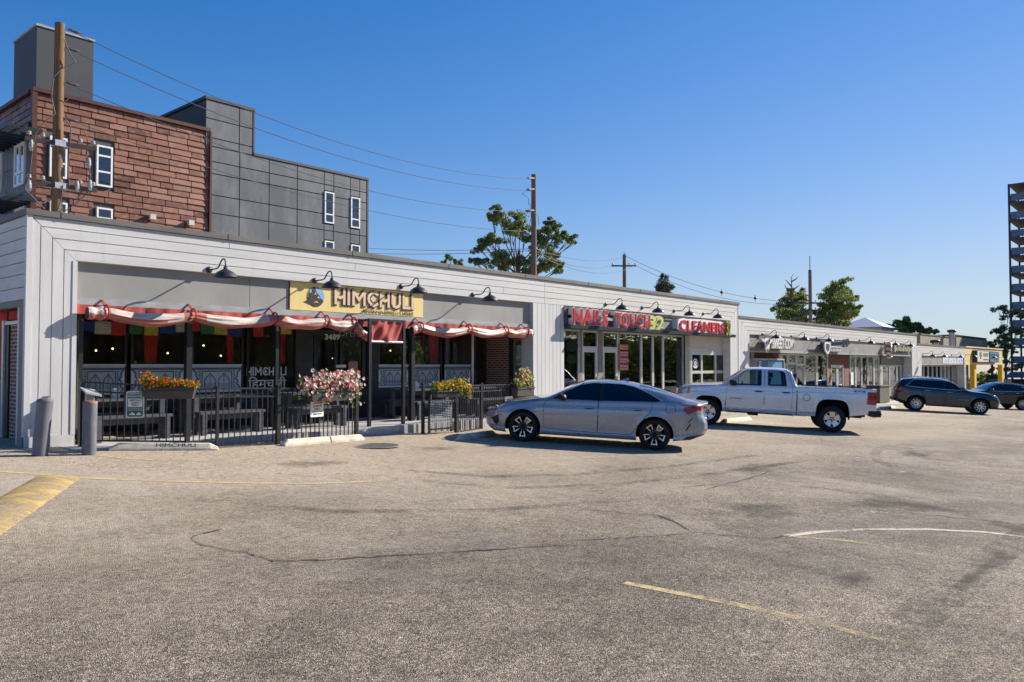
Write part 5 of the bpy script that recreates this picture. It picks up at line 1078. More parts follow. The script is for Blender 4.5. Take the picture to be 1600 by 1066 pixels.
for w0, w1 in WIN: window(apt, w0.x, w1.x, max(w1.z, 2.6), w0.z, YA + .02, trans=[w0.z - .38, w1.z + (w0.z - w1.z) * .36] if w0.z > 6 else [w0.z - .4], frame=MAT['white_paint'], w=.06, glass=MAT['glass_blue'], depth=.12)
# grey panel face with joints and windows
WG = [(FY(507.5, 299, YA), FY(521.5, 350, YA)), (FY(548.5, 307.5, YA), FY(562, 357.5, YA)), (FY(507.5, 376, YA), FY(521.5, 400, YA)), (FY(548.5, 382, YA), FY(562, 400, YA))]
mb = MB(); vx = [ax1 + .06] + [FY(x, 300, YA).x for x in (374.5, 421, 465, 507, 522, 548, 562.5)] + [ax2]
zrow = [az2 - .08 - k for k in (0, .62, 1.12, 2.0, 2.75, 3.8, 4.8, 6.0)]
for a, b in zip(vx, vx[1:]):
    for t1, t0 in zip(zrow, zrow[1:]):
        segs = [(t0, t1)]
        for w0, w1 in WG:
            if w0.x < (a + b) / 2 < w1.x:
                ns = []
                for s0, s1 in segs:
                    if w1.z < s1 and w0.z > s0:
                        if w1.z - .05 - s0 > .1: ns.append((s0, w1.z - .05))
                        if s1 - w0.z - .05 > .1: ns.append((w0.z + .05, s1))
                    else: ns.append((s0, s1))
                segs = ns
        for s0, s1 in segs: mb.box(a + .02, b - .02, YA + .02, YA + .099, s0 + .02, s1 - .02)
xt0 = FY(322.5, 150, YA).x
xtj = FY(374.5, 200, YA).x
zt = [azt - .08 - k * .78 for k in range(8)]
for a, b in ((xt0, xtj), (xtj, axt)):
    for t1, t0 in zip(zt, zt[1:]):
        if t1 < az2: break
        mb.box(a + .02, b - .02, YA + .02, YA + .099, max(t0, az2 - .08) + .02, t1 - .02)
mb.build('grey_panels', MAT['fibre_grey'], apt)
for w0, w1 in WG: window(apt, w0.x, w1.x, max(w1.z, 2.6), w0.z, YA + .03, trans=[w1.z + (w0.z - w1.z) * .28] if w0.z > 6.6 else [], frame=MAT['white_paint'], w=.055, glass=MAT['glass_blue'], depth=.12)
mb = MB(); mb.box(axt, ax2 + .05, YA - .02, YA + .3, az2 - .08, az2 + .03).box(xt0 - .04, axt + .05, YA - .02, YA + .3, azt - .08, azt + .04).box(xt0 - .04, xt0 + .2, YA + .3, YA + 4.4, azt - .08, azt + .04).box(axt - .03, axt + .04, YA + .0, YA + 4.4, az2 + .031, azt - .081).box(ax2 - .04, ax2 + .05, YA, YA + 8, 2.5, az2 - .081); mb.build('roof_cap', MAT['fibre_dark'], apt)
# stair tower on the copper part: placed well behind its front
YT_ = YA + 1.9; xa = FY(58, 40, YT_).x; xb = FY(146.5, 64, YT_).x; zt_ = FY(58, 40, YT_).z; yb_ = FX(22.5, 68, xa).y
mb = MB(); mb.box(xa, xb, YT_, yb_, az1 - .5, zt_); o = mb.build('stair_tower', MAT['fibre_dark'], apt)
mb = MB(); mb.box(xa - .04, xb + .04, YT_ - .04, yb_ + .04, zt_, zt_ + .08); mb.build('cap', MAT['grey_trim'], o)
# left face: panels, windows, balconies
xl = ax0 + .1
mb = MB()
for r in range(7):
    z1 = zsoff - .12 - r * 1.05
    for k in range(4): mb.box(xl - .07, xl, YA + .5 + k * 2.2, YA + .5 + (k + 1) * 2.2 - .03, max(z1 - 1.03, 2.4), z1 - .0) if z1 > 2.6 else None
mb.build('side_panels', MAT['fibre_grey'], apt)
def side_window(x0, x1, y0, y1, trans):
    a, b = FX(x1, y0, xl - .08), FX(x0, y0, xl - .08); z0 = max(FX(x1, y1, xl - .08).z, 2.5); z1 = a.z; w = .09; X = xl - .1; mb = MB(); ya, yb = a.y, b.y
    mb.box(X - .04, X + .04, ya, ya + w, z0, z1).box(X - .04, X + .04, yb - w, yb, z0, z1).box(X - .04, X + .04, ya + w, yb - w, z1 - w, z1).box(X - .04, X + .04, ya + w, yb - w, z0, z0 + w).box(X - .038, X + .038, (ya + yb) / 2 - .04, (ya + yb) / 2 + .04, z0 + w, z1 - w)
    for f in trans: mb.box(X - .036, X + .036, ya + w, yb - w, z0 + (z1 - z0) * f - .04, z0 + (z1 - z0) * f + .04)
    o = mb.build('window', MAT['white_paint'], apt); mb = MB(); mb.box(X - .005, X + .005, ya + .03, yb - .03, z0 + .03, z1 - .03); mb.build('pane', MAT['glass_blue'], o)
side_window(25, 40.5, 221, 287, [.32]); side_window(25, 40.5, 322, 345, []); side_window(-8, 4, 240, 300, [.4])
for zc in (FX(10, 209, xl - .8).z, FX(12, 313, xl - .8).z):
    mb = MB(); ye = FX(38, 209, xl - .6).y
    for k in range(10): mb.box(xl - 1.1, xl - .02, ye + .05 + k * .42, ye + .11 + k * .42, zc, zc + .1)
    mb.box(xl - 1.13, xl - 1.08, ye, ye + 4.4, zc - .03, zc + .14).box(xl - .6, xl - .56, ye, ye + 4.4, zc + .101, zc + .14); mb.build('balcony_grille', MAT['black_metal'], apt)
mb = MB(); p = FY(341, 366, YA - .1); q = FY(373, 370, YA - .1); mb.box(p.x, q.x, YA - .25, YA - .05, p.z - .55, p.z - .05); mb.build('ledge', MAT['white_paint'], apt)
for px, py in ((239, 339), (299, 348)):
    p = FY(px, py, YA - .12); mb = MB(); mb.box(p.x - .11, p.x + .11, YA - .16, YA, p.z - .1, p.z + .1); mb.build('vent_cover', MAT['cream_wall'], apt)
p = FY(281, 178, YA + 4); mb = MB(); mb.tube([(p.x, YA + 1.0, az1 - .1), (p.x, YA + 1.0, az1 + .75), (p.x - .2, YA + .9, az1 + .85)], .07, 8); mb.build('vent_pipe', MAT['galv'], apt)

# ------------------------------------------------------------------ balcony tower at the far right
tx = DP(1575, 288, 123); txa, tyb, ztop = tx.x, tx.y, tx.z
tower = thing('apartment_tower', 'dark high-rise with stacked blue balconies at the right edge', 'building', (txa, tyb, -4))
MAT['tower_wall'] = M_plain('tower_wall', (0.11, 0.09, 0.092), .7, 0, .15, .6, .1); MAT['tower_slab'] = M_plain('tower_slab', (0.075, 0.075, 0.08), .75, 0, .15, .6, .1); MAT['tower_blue'] = M_plain('tower_blue', (0.13, 0.175, 0.25), .55, 0, .2, 1.2, .1)
mb = MB(); mb.box(txa + .2, txa + 24, tyb - 30, tyb - 2.3, -4, ztop + 2.3); mb.build('wall', MAT['tower_wall'], tower)
fl = 2.8; n = 11
for k in range(n):
    z = ztop - k * fl
    mb = MB(); mb.box(txa, txa + 8.6, tyb - 2.3, tyb, z - .22, z); mb.build('slab', MAT['tower_slab'], tower)
    if k:
        mb = MB(); mb.box(txa + .02, txa + .1, tyb - 2.2, tyb - .3, z + .15, z + 1.15).box(txa + .3, txa + 8.5, tyb - .12, tyb - .05, z + .15, z + 1.15).box(txa - .02, txa + .12, tyb - 2.25, tyb - .2, z + 1.15, z + 1.22)
        for j in range(6): mb.box(txa + .0, txa + .13, tyb - .4 - j * .35, tyb - .33 - j * .35, z, z + 1.2)
        mb.build('balcony_rail', MAT['tower_blue'], tower)
mb = MB(); mb.box(txa - .08, txa + .22, tyb - .22, tyb + .05, -4, ztop).box(txa + 8.4, txa + 8.7, tyb - .2, tyb + .05, -4, ztop); mb.build('post', MAT['dark_trim'], tower)
# low blue-roofed shelter before the tower
p = DP(1572, 588, 98); t = thing('shelter', 'low shelter with a shiny blue roof below the balcony tower', 'shelter', (p.x, p.y, -3)); MAT['blue_roof'] = M_plain('blue_roof', (0.05, 0.13, 0.24), .35, .2, .1, 1, 0)
q0, q1 = DP(1571, 588, 96), DP(1628, 588, 96); d_ = (q1 - q0).normalized(); nrm = Vector((d_.y, -d_.x, 0)) * -1
mb = MB(); A, B = q0, q1; off = Vector((_fw.x, _fw.y, 0)).normalized() * 4
mb.add([A, B, DP(1635, 581, 100), DP(1579, 581, 100), A + Vector((0, 0, -.2)), B + Vector((0, 0, -.2)), DP(1635, 583, 100), DP(1579, 583, 100)], [(0, 1, 2, 3), (4, 7, 6, 5), (0, 4, 5, 1), (0, 3, 7, 4)]); mb.build('roof', MAT['blue_roof'], t)
mb = MB(); mb.bar(A + off * .6 + Vector((.6, 0, -2.2)), B + off * .6 + Vector((0, 0, -2.2)), 2.0, 3.6); mb.build('wall', MAT['dark_trim'], t)
p = DP(1573, 599, 96); t = thing('hanging_sign', 'small square yellow and dark sign before the blue-roofed shelter', 'sign', p); mb = MB(); s = Vector((_rt.x, _rt.y, 0)); mb.bar(p - s * .55, p + s * .55, .12, .9); mb.build('board', MAT['sign_yellow'], t); mb = MB(); p2 = p - Vector((_fw.x, _fw.y, 0)) * .09; mb.bar(p2 - s * .3, p2 + s * .3, .03, .3); mb.build('mark', MAT['black_letter'], t); mb = MB(); mb.tube([p + Vector((0, 0, -.4)), Vector((p.x, p.y, -3.2))], .06, 6); mb.build('post', MAT['dark_trim'], t)

# ------------------------------------------------------------------ patio fence
def gnd(X, Y): return Vector((X, Y, ground(X, Y)))
def fence_panel(mb, A, B, zb0, zb1, zt0, zt1, pitch=.112, double=True):
    """A,B plan points (Vector), bottom and top heights at both ends"""
    d = Vector((B.x - A.x, B.y - A.y, 0)); L = d.length; d.normalize()
    at = lambda s, f: Vector((A.x + (B.x - A.x) * s, A.y + (B.y - A.y) * s, f))
    mb.bar(at(0, zt0), at(1, zt1), .032, .03); mb.bar(at(0, zb0), at(1, zb1), .028, .028)
    if double: mb.bar(at(0, zt0 - .15), at(1, zt1 - .15), .028, .028)
    n = max(1, int(round(L / pitch)))
    for i in range(1, n):
        s = i / n; mb.bar(at(s, zb0 + (zb1 - zb0) * s + .01), at(s, zt0 + (zt1 - zt0) * s - .01), .016, .016, (d.x, d.y, 0))
def P2(px, Y): q = FY(px, 600, Y); return Vector((q.x, Y, 0))
PA, PB, PB2, PC, PD = P2(128, 14.35), P2(293.5, 13.25), P2(340, 13.2), P2(435, 13.2), P2(557, 13.45)
PE, PF1, PF2, PG, PH = P2(661, 13.5), P2(669, 13.3), P2(713, 13.35), P2(752, 13.75), P2(832, 14.35)
fence = thing('patio_fence', 'black metal picket fence with a gate around the restaurant patio', 'fence', (PB.x, PB.y, .2))
def zt_at(px, py, Y): return FY(px, py, Y).z
def add_panel(name, A, B, zb, zt, **k):
    mb = MB(); fence_panel(mb, A, B, zb[0], zb[1], zt[0], zt[1], **k); return mb.build(name, MAT['fence_metal'], fence)
add_panel('panel', PA, PB, (zt_at(151, 689, 14.1), zt_at(292, 690, 13.25)), (zt_at(128, 597, 14.35), zt_at(292, 606, 13.25)))
gz = ground(PB2.x, PB2.y) + .04
add_panel('panel', PB, PB2, (zt_at(292, 690, 13.25), zt_at(339, 692, 13.2)), (zt_at(293, 607, 13.25),) * 2)
add_panel('gate', PB2, PC, (gz, gz - .04), (zt_at(340, 607, 13.2), zt_at(433, 607, 13.2)))
add_panel('panel', PC, PD, (zt_at(436, 694, 13.2), zt_at(557, 681, 13.45)), (zt_at(437, 607, 13.2), zt_at(556, 607, 13.45)))
add_panel('panel', PF2, PG, (zt_at(713, 676, 13.35), zt_at(752, 669, 13.75)), (zt_at(713, 603, 13.35), zt_at(752, 602, 13.75)))
add_panel('panel', PG, PH, (zt_at(752, 669, 13.75), zt_at(832, 660, 14.35)), (zt_at(752, 602, 13.75), zt_at(832, 600, 14.35)))
for p, h, w in ((PA, zt_at(128, 593.5, 14.35), .07), (PB, zt_at(293, 604, 13.25), .07), (PB2, zt_at(340, 605, 13.2), .05), (PC, zt_at(436, 603, 13.2), .075), (PD, zt_at(557, 603, 13.45), .07), (PE, zt_at(661, 600, 13.5), .06), (PF2, zt_at(713, 606, 13.35), .05), (PG, zt_at(752, 599.5, 13.75), .06), (PH, zt_at(832, 598, 14.35), .06)):
    mb = MB(); g = ground(p.x, p.y); mb.box(p.x - w / 2, p.x + w / 2, p.y - w / 2, p.y + w / 2, g - .02, h); mb.box(p.x - w * .62, p.x + w * .62, p.y - w * .62, p.y + w * .62, h, h + .02); mb.build('post', MAT['fence_metal'], fence)
# mesh gate on the right
g0 = ground(PF1.x, PF1.y) + .03; t = thing('mesh_gate', 'narrow steel mesh gate leaning beside the right fence, under yellow flowers', 'gate', (PF1.x, PF1.y, g0))
ztp = zt_at(690, 612, 13.3); A, B = PF1 + Vector((.04, 0, 0)), P2(705, 13.32)
mb = MB()
for p in (A, B): mb.bar((p.x, p.y, g0), (p.x, p.y, ztp), .045, .045, (1, 0, 0))
mb.bar((A.x, A.y, ztp), (B.x, B.y, ztp), .04, .04).bar((A.x, A.y, g0 + .08), (B.x, B.y, g0 + .08), .04, .04); mb.bar((PF2.x - .04, PF2.y, g0 - .03), (PF2.x - .04, PF2.y, ztp), .03, .03, (1, 0, 0)); mb.build('frame', MAT['fence_metal'], t)
mb = MB(); n = 17
for i in range(1, n): z = g0 + .1 + (ztp - .18 - g0 - .1) * i / n; mb.bar((A.x, A.y - .02, z), (B.x, B.y - .02, z), .012, .018)
for i in range(1, 10): x = A.lerp(B, i / 10); mb.bar((x.x, x.y - .028, g0 + .08), (x.x, x.y - .028, ztp - .16), .008, .008, (1, 0, 0))
mb.build('mesh', MAT['galv'], t)
# signs on the fence
MAT['sign_green'] = M_plain('sign_green', (0.03, 0.13, 0.08), .4, 0, .1, 4, 0)
def rrect(x0, x1, z0, z1, r, n=5):
    P = []
    for cx, cz, a0 in ((x1 - r, z0 + r, -90), (x1 - r, z1 - r, 0), (x0 + r, z1 - r, 90), (x0 + r, z0 + r, 180)):
        for k in range(n + 1): a = R(a0 + 90 * k / n); P.append((cx + r * math.cos(a), cz + r * math.sin(a)))
    return P
def plane_thing(px0, px1, py0, py1, A, B, name, label, cat):
    """a plate hung on the fence between plan points A and B; returns frame functions"""
    d = (B - A).normalized(); nrm = Vector((d.y, -d.x, 0))
    def hit(px, py):
        r = ray(px, py); q = A + nrm * .035; s = ((q.x) * nrm.x + (q.y) * nrm.y) / (r.x * nrm.x + r.y * nrm.y); return CAM + r * s
    p00, p11 = hit(px0, (py0 + py1) / 2), hit(px1, (py0 + py1) / 2); zt_, zb_ = hit((px0 + px1) / 2, py0).z, hit((px0 + px1) / 2, py1).z
    w = (Vector((p11.x, p11.y, 0)) - Vector((p00.x, p00.y, 0))).length; o = Vector((p00.x, p00.y, zb_)); h = zt_ - zb_
    t = thing(name, label, cat, o)
    return t, (lambda u, v, k=0: o + d * u + Vector((0, 0, v)) + nrm * k), w, h, d
t, fn, w, h, d = plane_thing(197, 225.5, 611, 653, PA, PB, 'parking_sign', 'green and white RESERVED PARKING sign with a tow truck on the left fence panel', 'sign')
mb = MB(); mb.prism(rrect(0, w, 0, h, .045), lambda u, v, k: fn(u, v, k), .004); mb.build('plate', MAT['white_paint'], t)
mb = MB(); mb.prism(rrect(.018, w - .018, .018, h - .018, .035), lambda u, v, k: fn(u, v, .004 + k), .002); mb.build('green_field', MAT['sign_green'], t)
mb = MB(); mb.prism([(.03, h * .40), (w - .03, h * .40), (w - .03, h * .72), (.03, h * .72)], lambda u, v, k: fn(u, v, .006 + k), .002); mb.build('white_field', MAT['white_paint'], t)
mb = MB(); S = lambda s, v, hh, wd: put_text(mb, s, fn(w / 2, h * v, .010), d, UZ, hh * h, wd * w, .001, .012, 'CENTER')
S('RESERVED', .875, .075, .72); S('PARKING FOR', .765, .07, .8); S('UNAUTHORIZED VEHICLES', .33, .032, .72); S('TOWED AWAY AT OWNER EXPENSE', .27, .03, .8)
for pl in (((.18, .10), (.50, .10), (.50, .15), (.36, .21), (.30, .21), (.28, .16), (.18, .15)), ((.56, .10), (.84, .10), (.86, .14), (.80, .15), (.75, .20), (.66, .20), (.60, .15), (.55, .14))): mb.prism([(u * w, v * h) for u, v in pl], lambda u, v, k: fn(u, v, .008 + k), .002)
mb.build('lettering', MAT['white_paint'], t)
mb = MB(); S = lambda s, v, hh, wd: put_text(mb, s, fn(w / 2, h * v, .011), d, UZ, hh * h, wd * w, .001, .012, 'CENTER')
S('HIMCHULI', .625, .065, .66); S('GUEST', .53, .06, .45); S('ONLY', .44, .06, .36); mb.build('lettering', MAT['black_letter'], t)
t, fn, w, h, d = plane_thing(485, 505.5, 625, 651.5, PC, PD, 'parking_sign', 'small white parking sign with blue lettering under the pink flowers', 'sign')
mb = MB(); mb.prism(rrect(0, w, 0, h, .02), lambda u, v, k: fn(u, v, k), .004); mb.build('plate', MAT['white_paint'], t)
MAT['letter_navy'] = M_plain('letter_navy', (0.02, 0.03, 0.16), .5, 0, .1, 5, 0); MAT['letter_brown'] = M_plain('letter_brown', (0.30, 0.15, 0.03), .5, 0, .1, 5, 0)
mb = MB(); S = lambda s, v, hh, wd: put_text(mb, s, fn(w / 2, h * v, .006), d, UZ, hh * h, wd * w, .001, .014, 'CENTER'); S('RESERVED', .77, .09, .6); mb.build('lettering', MAT['letter_brown'], t)
mb = MB(); S('GUESTS', .57, .11, .68); S('ONLY', .41, .11, .46); S('PARKING FOR', .27, .08, .8); S('HIMCHULI', .14, .08, .6); mb.build('lettering', MAT['letter_navy'], t)
t, fn, w, h, d = plane_thing(789, 801, 619.5, 628, PG, PH, 'fence_notice', 'small white notice on the fence behind the grey sedan hood', 'notice')
mb = MB(); mb.prism(rrect(0, w, 0, h, .02), lambda u, v, k: fn(u, v, k), .004); mb.build('plate', MAT['white_paint'], t); mb = MB(); put_text(mb, 'ONLY', fn(w / 2, h * .3, .006), d, UZ, .3 * h, .6 * w, .001, .014, 'CENTER'); mb.build('lettering', MAT['letter_navy'], t)
# small solar lamp cap on the left post
p = P2(140, 13.6); mb = MB()
q = FY(143, 612, 14.1); mb.add([(q.x - .13, 14.0, q.z), (q.x + .13, 14.0, q.z - .06), (q.x + .15, 14.3, q.z + .02), (q.x - .11, 14.3, q.z + .08), (q.x - .13, 14.0, q.z - .03), (q.x + .13, 14.0, q.z - .09), (q.x + .15, 14.3, q.z - .01), (q.x - .11, 14.3, q.z + .05)], [(0, 1, 2, 3), (4, 7, 6, 5), (0, 4, 5, 1), (1, 5, 6, 2), (2, 6, 7, 3), (3, 7, 4, 0)]); mb.box(q.x - .06, q.x + .06, 14.12, 14.22, .3, q.z - .05)
tag(mb.build('menu_stand', MAT['grey_trim']), 'small grey tilted menu stand just inside the left end of the fence', 'menu stand')

# ------------------------------------------------------------------ planters with flowers
PET = {'orange': [(0.62, 0.13, 0.01), (0.72, 0.20, 0.015), (0.60, 0.26, 0.03), (0.66, 0.10, 0.01)], 'pink': [(0.62, 0.12, 0.16), (0.76, 0.45, 0.45), (0.82, 0.72, 0.66), (0.66, 0.16, 0.18), (0.84, 0.80, 0.70), (0.80, 0.60, 0.56)], 'yellow': [(0.68, 0.42, 0.04), (0.62, 0.30, 0.02), (0.60, 0.50, 0.10)], 'cream': [(0.74, 0.66, 0.46), (0.70, 0.55, 0.20), (0.62, 0.20, 0.10)]}
for k, v in PET.items(): MAT['petal_' + k] = M_petal('petal_' + k, v)
def leafquad(mb, c, s, rnd, flat=0.0):
    n = Vector((rnd.gauss(0, 1), rnd.gauss(0, 1) - flat, rnd.gauss(0, .8) + .3)).normalized(); u = n.cross(Vector((rnd.gauss(0, 1), rnd.gauss(0, 1), rnd.gauss(0, 1)))).normalized(); v = n.cross(u)
    mb.add([c - u * s, c + v * s * .55 + n * s * .15, c + u * s, c - v * s * .55 + n * s * .15], [(0, 1, 2, 3)])
def planter(label, A, B, zt, zb, depth, blobs, petal, fsize, group, seed, hang=0):
    rnd = random.Random(seed); d = (B - A).normalized(); nrm = Vector((d.y, -d.x, 0))
    t = thing('flower_planter', label, 'planter', (A.x, A.y, zb), group); mb = MB(); o = nrm * .02
    a0, a1 = A + o + d * .05, B + o - d * .05; tw = .02
    bot = [a0 + nrm * .03, a1 + nrm * .03, a1 + nrm * (depth - .04), a0 + nrm * (depth - .04)]; top = [A + o, B + o, B + o + nrm * depth, A + o + nrm * depth]
    vs = [Vector((p.x, p.y, zb)) for p in bot] + [Vector((p.x, p.y, zt)) for p in top] + [Vector((p.x, p.y, zt - .05)) for p in top]
    mb.add(vs, [(0, 3, 2, 1), (0, 1, 5, 4), (1, 2, 6, 5), (2, 3, 7, 6), (3, 0, 4, 7), (8, 9, 10, 11)]); mb.bar(A + o + nrm * (depth + .004) + Vector((0, 0, zt - .015)), B + o + nrm * (depth + .004) + Vector((0, 0, zt - .015)), .02, .03)
    for s in (.25, .75): c = A.lerp(B, s) + o; mb.bar((c.x, c.y, zt), (c.x - nrm.x * .06, c.y - nrm.y * .06, zt - .02), .03, .012)
    mb.build('box', MAT['planter'], t)
    lm, fm = MB(), MB(); L = (B - A).length
    for (s, hz, rx, rz, nl, nf) in blobs:
        c = A + d * (L * s) + o + nrm * (depth * .5) + Vector((0, 0, zt + hz))
        for i in range(nl):
            p = c + d * max(-rx, min(rx, rnd.gauss(0, rx * .45))) + nrm * rnd.gauss(0, .065) + Vector((0, 0, max(-rz, min(rz * .9, rnd.gauss(0, rz * .42))))); leafquad(lm, p, rnd.uniform(.018, .042), rnd)
        for i in range(nf):
            p = c + d * max(-rx, min(rx, rnd.gauss(0, rx * .45))) + nrm * (rnd.gauss(.05, .06)) + Vector((0, 0, max(-rz, min(rz, rnd.gauss(rz * .2, rz * .4))))); n = (nrm + Vector((rnd.gauss(0, .5), rnd.gauss(0, .5), rnd.gauss(.35, .4)))).normalized(); u = n.cross(Vector((0, 0, 1))).normalized(); v = n.cross(u); s_ = fsize * rnd.uniform(.7, 1.25)
            vs = [p]
            for k in range(10): a = 2 * math.pi * k / 10; r = s_ * (1 if k % 2 else .72); vs.append(p + u * (r * math.cos(a)) + v * (r * math.sin(a)) + n * (s_ * .35))
            fm.add(vs, [(0, k + 1, (k + 1) % 10 + 1) for k in range(10)])
    tag(lm.build('foliage', MAT['leaf_flower'], t, recalc=False), kind='stuff'); tag(fm.build('blossoms', MAT['petal_' + petal], t, recalc=False), kind='stuff'); return t
def on_line(px, A, B, k=.03):
    d = (B - A).normalized(); nrm = Vector((d.y, -d.x, 0)); r = ray(px, 600); q = A + nrm * k; s = (q.x * nrm.x + q.y * nrm.y) / (r.x * nrm.x + r.y * nrm.y); return Vector((r.x * s, r.y * s, 0))
GP = 'flower boxes on the patio fence'
a, b = on_line(226, PA, PB), on_line(309, PA, PB + (PB - PA) * .3)
planter('dark planter box full of orange flowers on the left fence panel', a, b, zt_at(267, 605, 13.5), zt_at(267, 622.5, 13.5), .2, [(.12, .09, .16, .16, 200, 42), (.32, .06, .18, .13, 200, 40), (.52, .05, .18, .10, 180, 34), (.72, .04, .18, .09, 180, 40), (.90, .03, .14, .08, 140, 38)], 'orange', .030, GP, 1)
a, b = on_line(476, PC, PD), on_line(545, PC, PD)
planter('dark planter box with trailing pink and white petunias in the middle of the fence', a, b, zt_at(512, 608, 13.35), zt_at(512, 626, 13.35), .2, [(-.02, .06, .25, .22, 240, 66), (.2, .13, .26, .26, 300, 90), (.5, .12, .28, .26, 330, 84), (.78, .10, .26, .28, 320, 84), (1.0, -.02, .22, .36, 260, 60), (.35, -.12, .18, .2, 110, 26)], 'pink', .042, GP, 2)
a, b = on_line(672, PF1, PF2, .12), on_line(722, PF1, PF2 + (PF2 - PF1), .12)
planter('planter box with yellow and orange flowers above the mesh gate', a, b, zt_at(695, 609.5, 13.3), zt_at(695, 620, 13.3), .2, [(.1, .08, .2, .13, 240, 28), (.35, .09, .2, .14, 260, 34), (.6, .10, .2, .15, 280, 52), (.85, .07, .24, .2, 300, 66), (1.0, -.02, .14, .16, 130, 34)], 'yellow', .034, GP, 3)
a, b = on_line(797, PG, PH), on_line(824, PG, PH)
planter('planter box with tall cream and red flowers beside the right pilaster', a, b, zt_at(812, 605, 14.2), zt_at(812, 618, 14.2), .22, [(.2, .10, .25, .2, 200, 22), (.5, .22, .26, .3, 330, 40), (.75, .15, .24, .25, 260, 30)], 'cream', .045, GP, 4)

# ------------------------------------------------------------------ patio furniture
def box_table(X, Y, w, dpt, h, label, name, cat, group, tw=.05, leg=.09):
    z = .31; t = thing(name, label, cat, (X, Y, z), group); mb = MB()
    n = 4
    for i in range(n): mb.box(X - w / 2, X + w / 2, Y - dpt / 2 + dpt * i / n + .006, Y - dpt / 2 + dpt * (i + 1) / n - .006, z + h - tw, z + h)
    mb.build('top' if cat == 'table' else 'seat', MAT['dark_wood'], t)
    for sx in (-1, 1):
        for sy in (-1, 1): mb = MB(); x = X + sx * (w / 2 - leg); y = Y + sy * (dpt / 2 - leg * .6); mb.box(x - leg / 2, x + leg / 2, y - leg / 2, y + leg / 2, z, z + h - tw); mb.build('leg', MAT['dark_wood'], t)
    mb = MB(); mb.box(X - w / 2 + leg * 1.6, X + w / 2 - leg * 1.6, Y - .03, Y + .03, z + h - tw - .12, z + h - tw - .001); mb.build('apron', MAT['dark_wood'], t)
    return t
TB = [(6.35, 'left end of the patio'), (8.3, 'behind the orange flowers'), (10.4, 'behind the gate'), (13.9, 'right of the entry frame'), (16.0, 'behind the mesh gate')]
for i, (X, w) in enumerate(TB):
    box_table(X, 15.35, 1.45, .75, .76, 'dark slatted patio table at the ' + w if i == 0 else 'dark slatted patio table ' + w, 'patio_table', 'table', 'dark patio tables')
    box_table(X - .05, 14.75, 1.4, .32, .46, 'dark bench on the street side of the table ' + ('at the ' if i == 0 else '') + w, 'patio_bench', 'bench', 'dark patio benches')
    box_table(X + .05, 15.98, 1.4, .32, .46, 'dark bench on the window side of the table ' + ('at the ' if i == 0 else '') + w, 'patio_bench', 'bench', 'dark patio benches')
for X, lab in ((6.2, 'white napkin holder on the leftmost patio table'), (13.7, 'white napkin holder on the table right of the entry frame')):
    mb = MB(); mb.box(X, X + .12, 15.3, 15.42, 1.071, 1.2).box(X + .02, X + .10, 15.32, 15.40, 1.2, 1.24); tag(mb.build('napkin_holder', MAT['white_paint']), lab, 'napkin holder')

# ------------------------------------------------------------------ bollards and wheel stops
for px, py, top, lean, lab in ((62, 712, 625, .045, 'leaning dark grey steel bollard left of the corner pilaster base'), (139, 710.5, 628.5, 0.004, 'upright dark grey steel bollard with a rusty top before the fence end')):
    p = GR(px, py); hgt = (py - top) / F_PX * (p.x * _fw.x + p.y * _fw.y); t = thing('bollard', lab, 'bollard', p, 'steel bollards'); r = .105 if lean < .02 else .112
    s = Vector((_rt.x, _rt.y, 0)) * lean * 1.6
    mb = MB(); mb.tube([p + Vector((0, 0, -.05)), p + s * .5 + Vector((0, 0, hgt * .5)), p + s + Vector((0, 0, hgt))], r, 24); mb.build('pipe', MAT['bollard'], t)
    mb = MB(); mb.lathe([(r + .003, -.035), (r + .003, .004), (r * .6, .018), (0, .022)], p + s + Vector((0, 0, hgt)), 'z', 24); mb.build('cap', M_plain('bollard_cap', (0.15, .12, .12) if lean > .02 else (.26, .13, .10), .7, 0, .3, 14, .3), t)
def wheel_stop(A, B, label, broken=False, h=.13, w=.17, text=None):
    d = (B - A); L = d.length; d.normalize(); n = Vector((-d.y, d.x, 0)).normalized(); t = thing('wheel_stop', label, 'wheel stop', A, 'concrete wheel stops')
    prof = [(-w / 2, 0), (-w / 2, h * .35), (-w / 2 + .035, h), (w / 2 - .035, h), (w / 2, h * .35), (w / 2, 0)]
    pieces = [(0, 1)] if not broken else [(0, .545), (.56, 1)]; mb = MB()
    for a, b in pieces:
        st = 12; rings = []
        for i in range(st + 1):
            s = a + (b - a) * i / st; k = 1.0
            e = min(s, 1 - s) * L
            c = A + d * (L * s); zz = ground(c.x, c.y); sh = min(1, .45 + e / .12)
            rings.append([c + n * (u * (0.93 + .07 * sh)) + Vector((0, 0, zz - c.z - .01 + v * sh + random.uniform(-.002, .002))) for u, v in prof])
        vs = [p for r in rings for p in r]; m = len(prof); fs = [(i * m + j, i * m + j + 1, (i + 1) * m + j + 1, (i + 1) * m + j) for i in range(st) for j in range(m - 1)] + [tuple(range(m))[::-1], tuple(range(st * m, st * m + m))]
        mb.add(vs, fs)
    mb.build('block', MAT['old_concrete'], t, bevel=.008)
    if text:
        mb = MB(); c = A.lerp(B, .42); c.z = ground(c.x, c.y) + h * .50; put_text(mb, text, c - n * (w / 2 - .012) , d, Vector((n.x * .035, n.y * .035, .085)), .062, .62, .002, -.01); mb.build('lettering', MAT['black_letter'], t)
wheel_stop(GR(170, 704), GR(341, 703), 'long pale wheel stop lettered HIMCHULI before the left fence panel', text='HIMCHULI')
wheel_stop(GR(441, 697), GR(566, 687.5), 'cracked pale wheel stop before the fence panel with the pink flowers', True)
wheel_stop(GR(716, 688), GR(772, 680), 'broken grey wheel stop half hidden by the front of the grey sedan')
wheel_stop(GR(1128, 661), GR(1172, 656), 'pale wheel stop seen under the pickup truck')
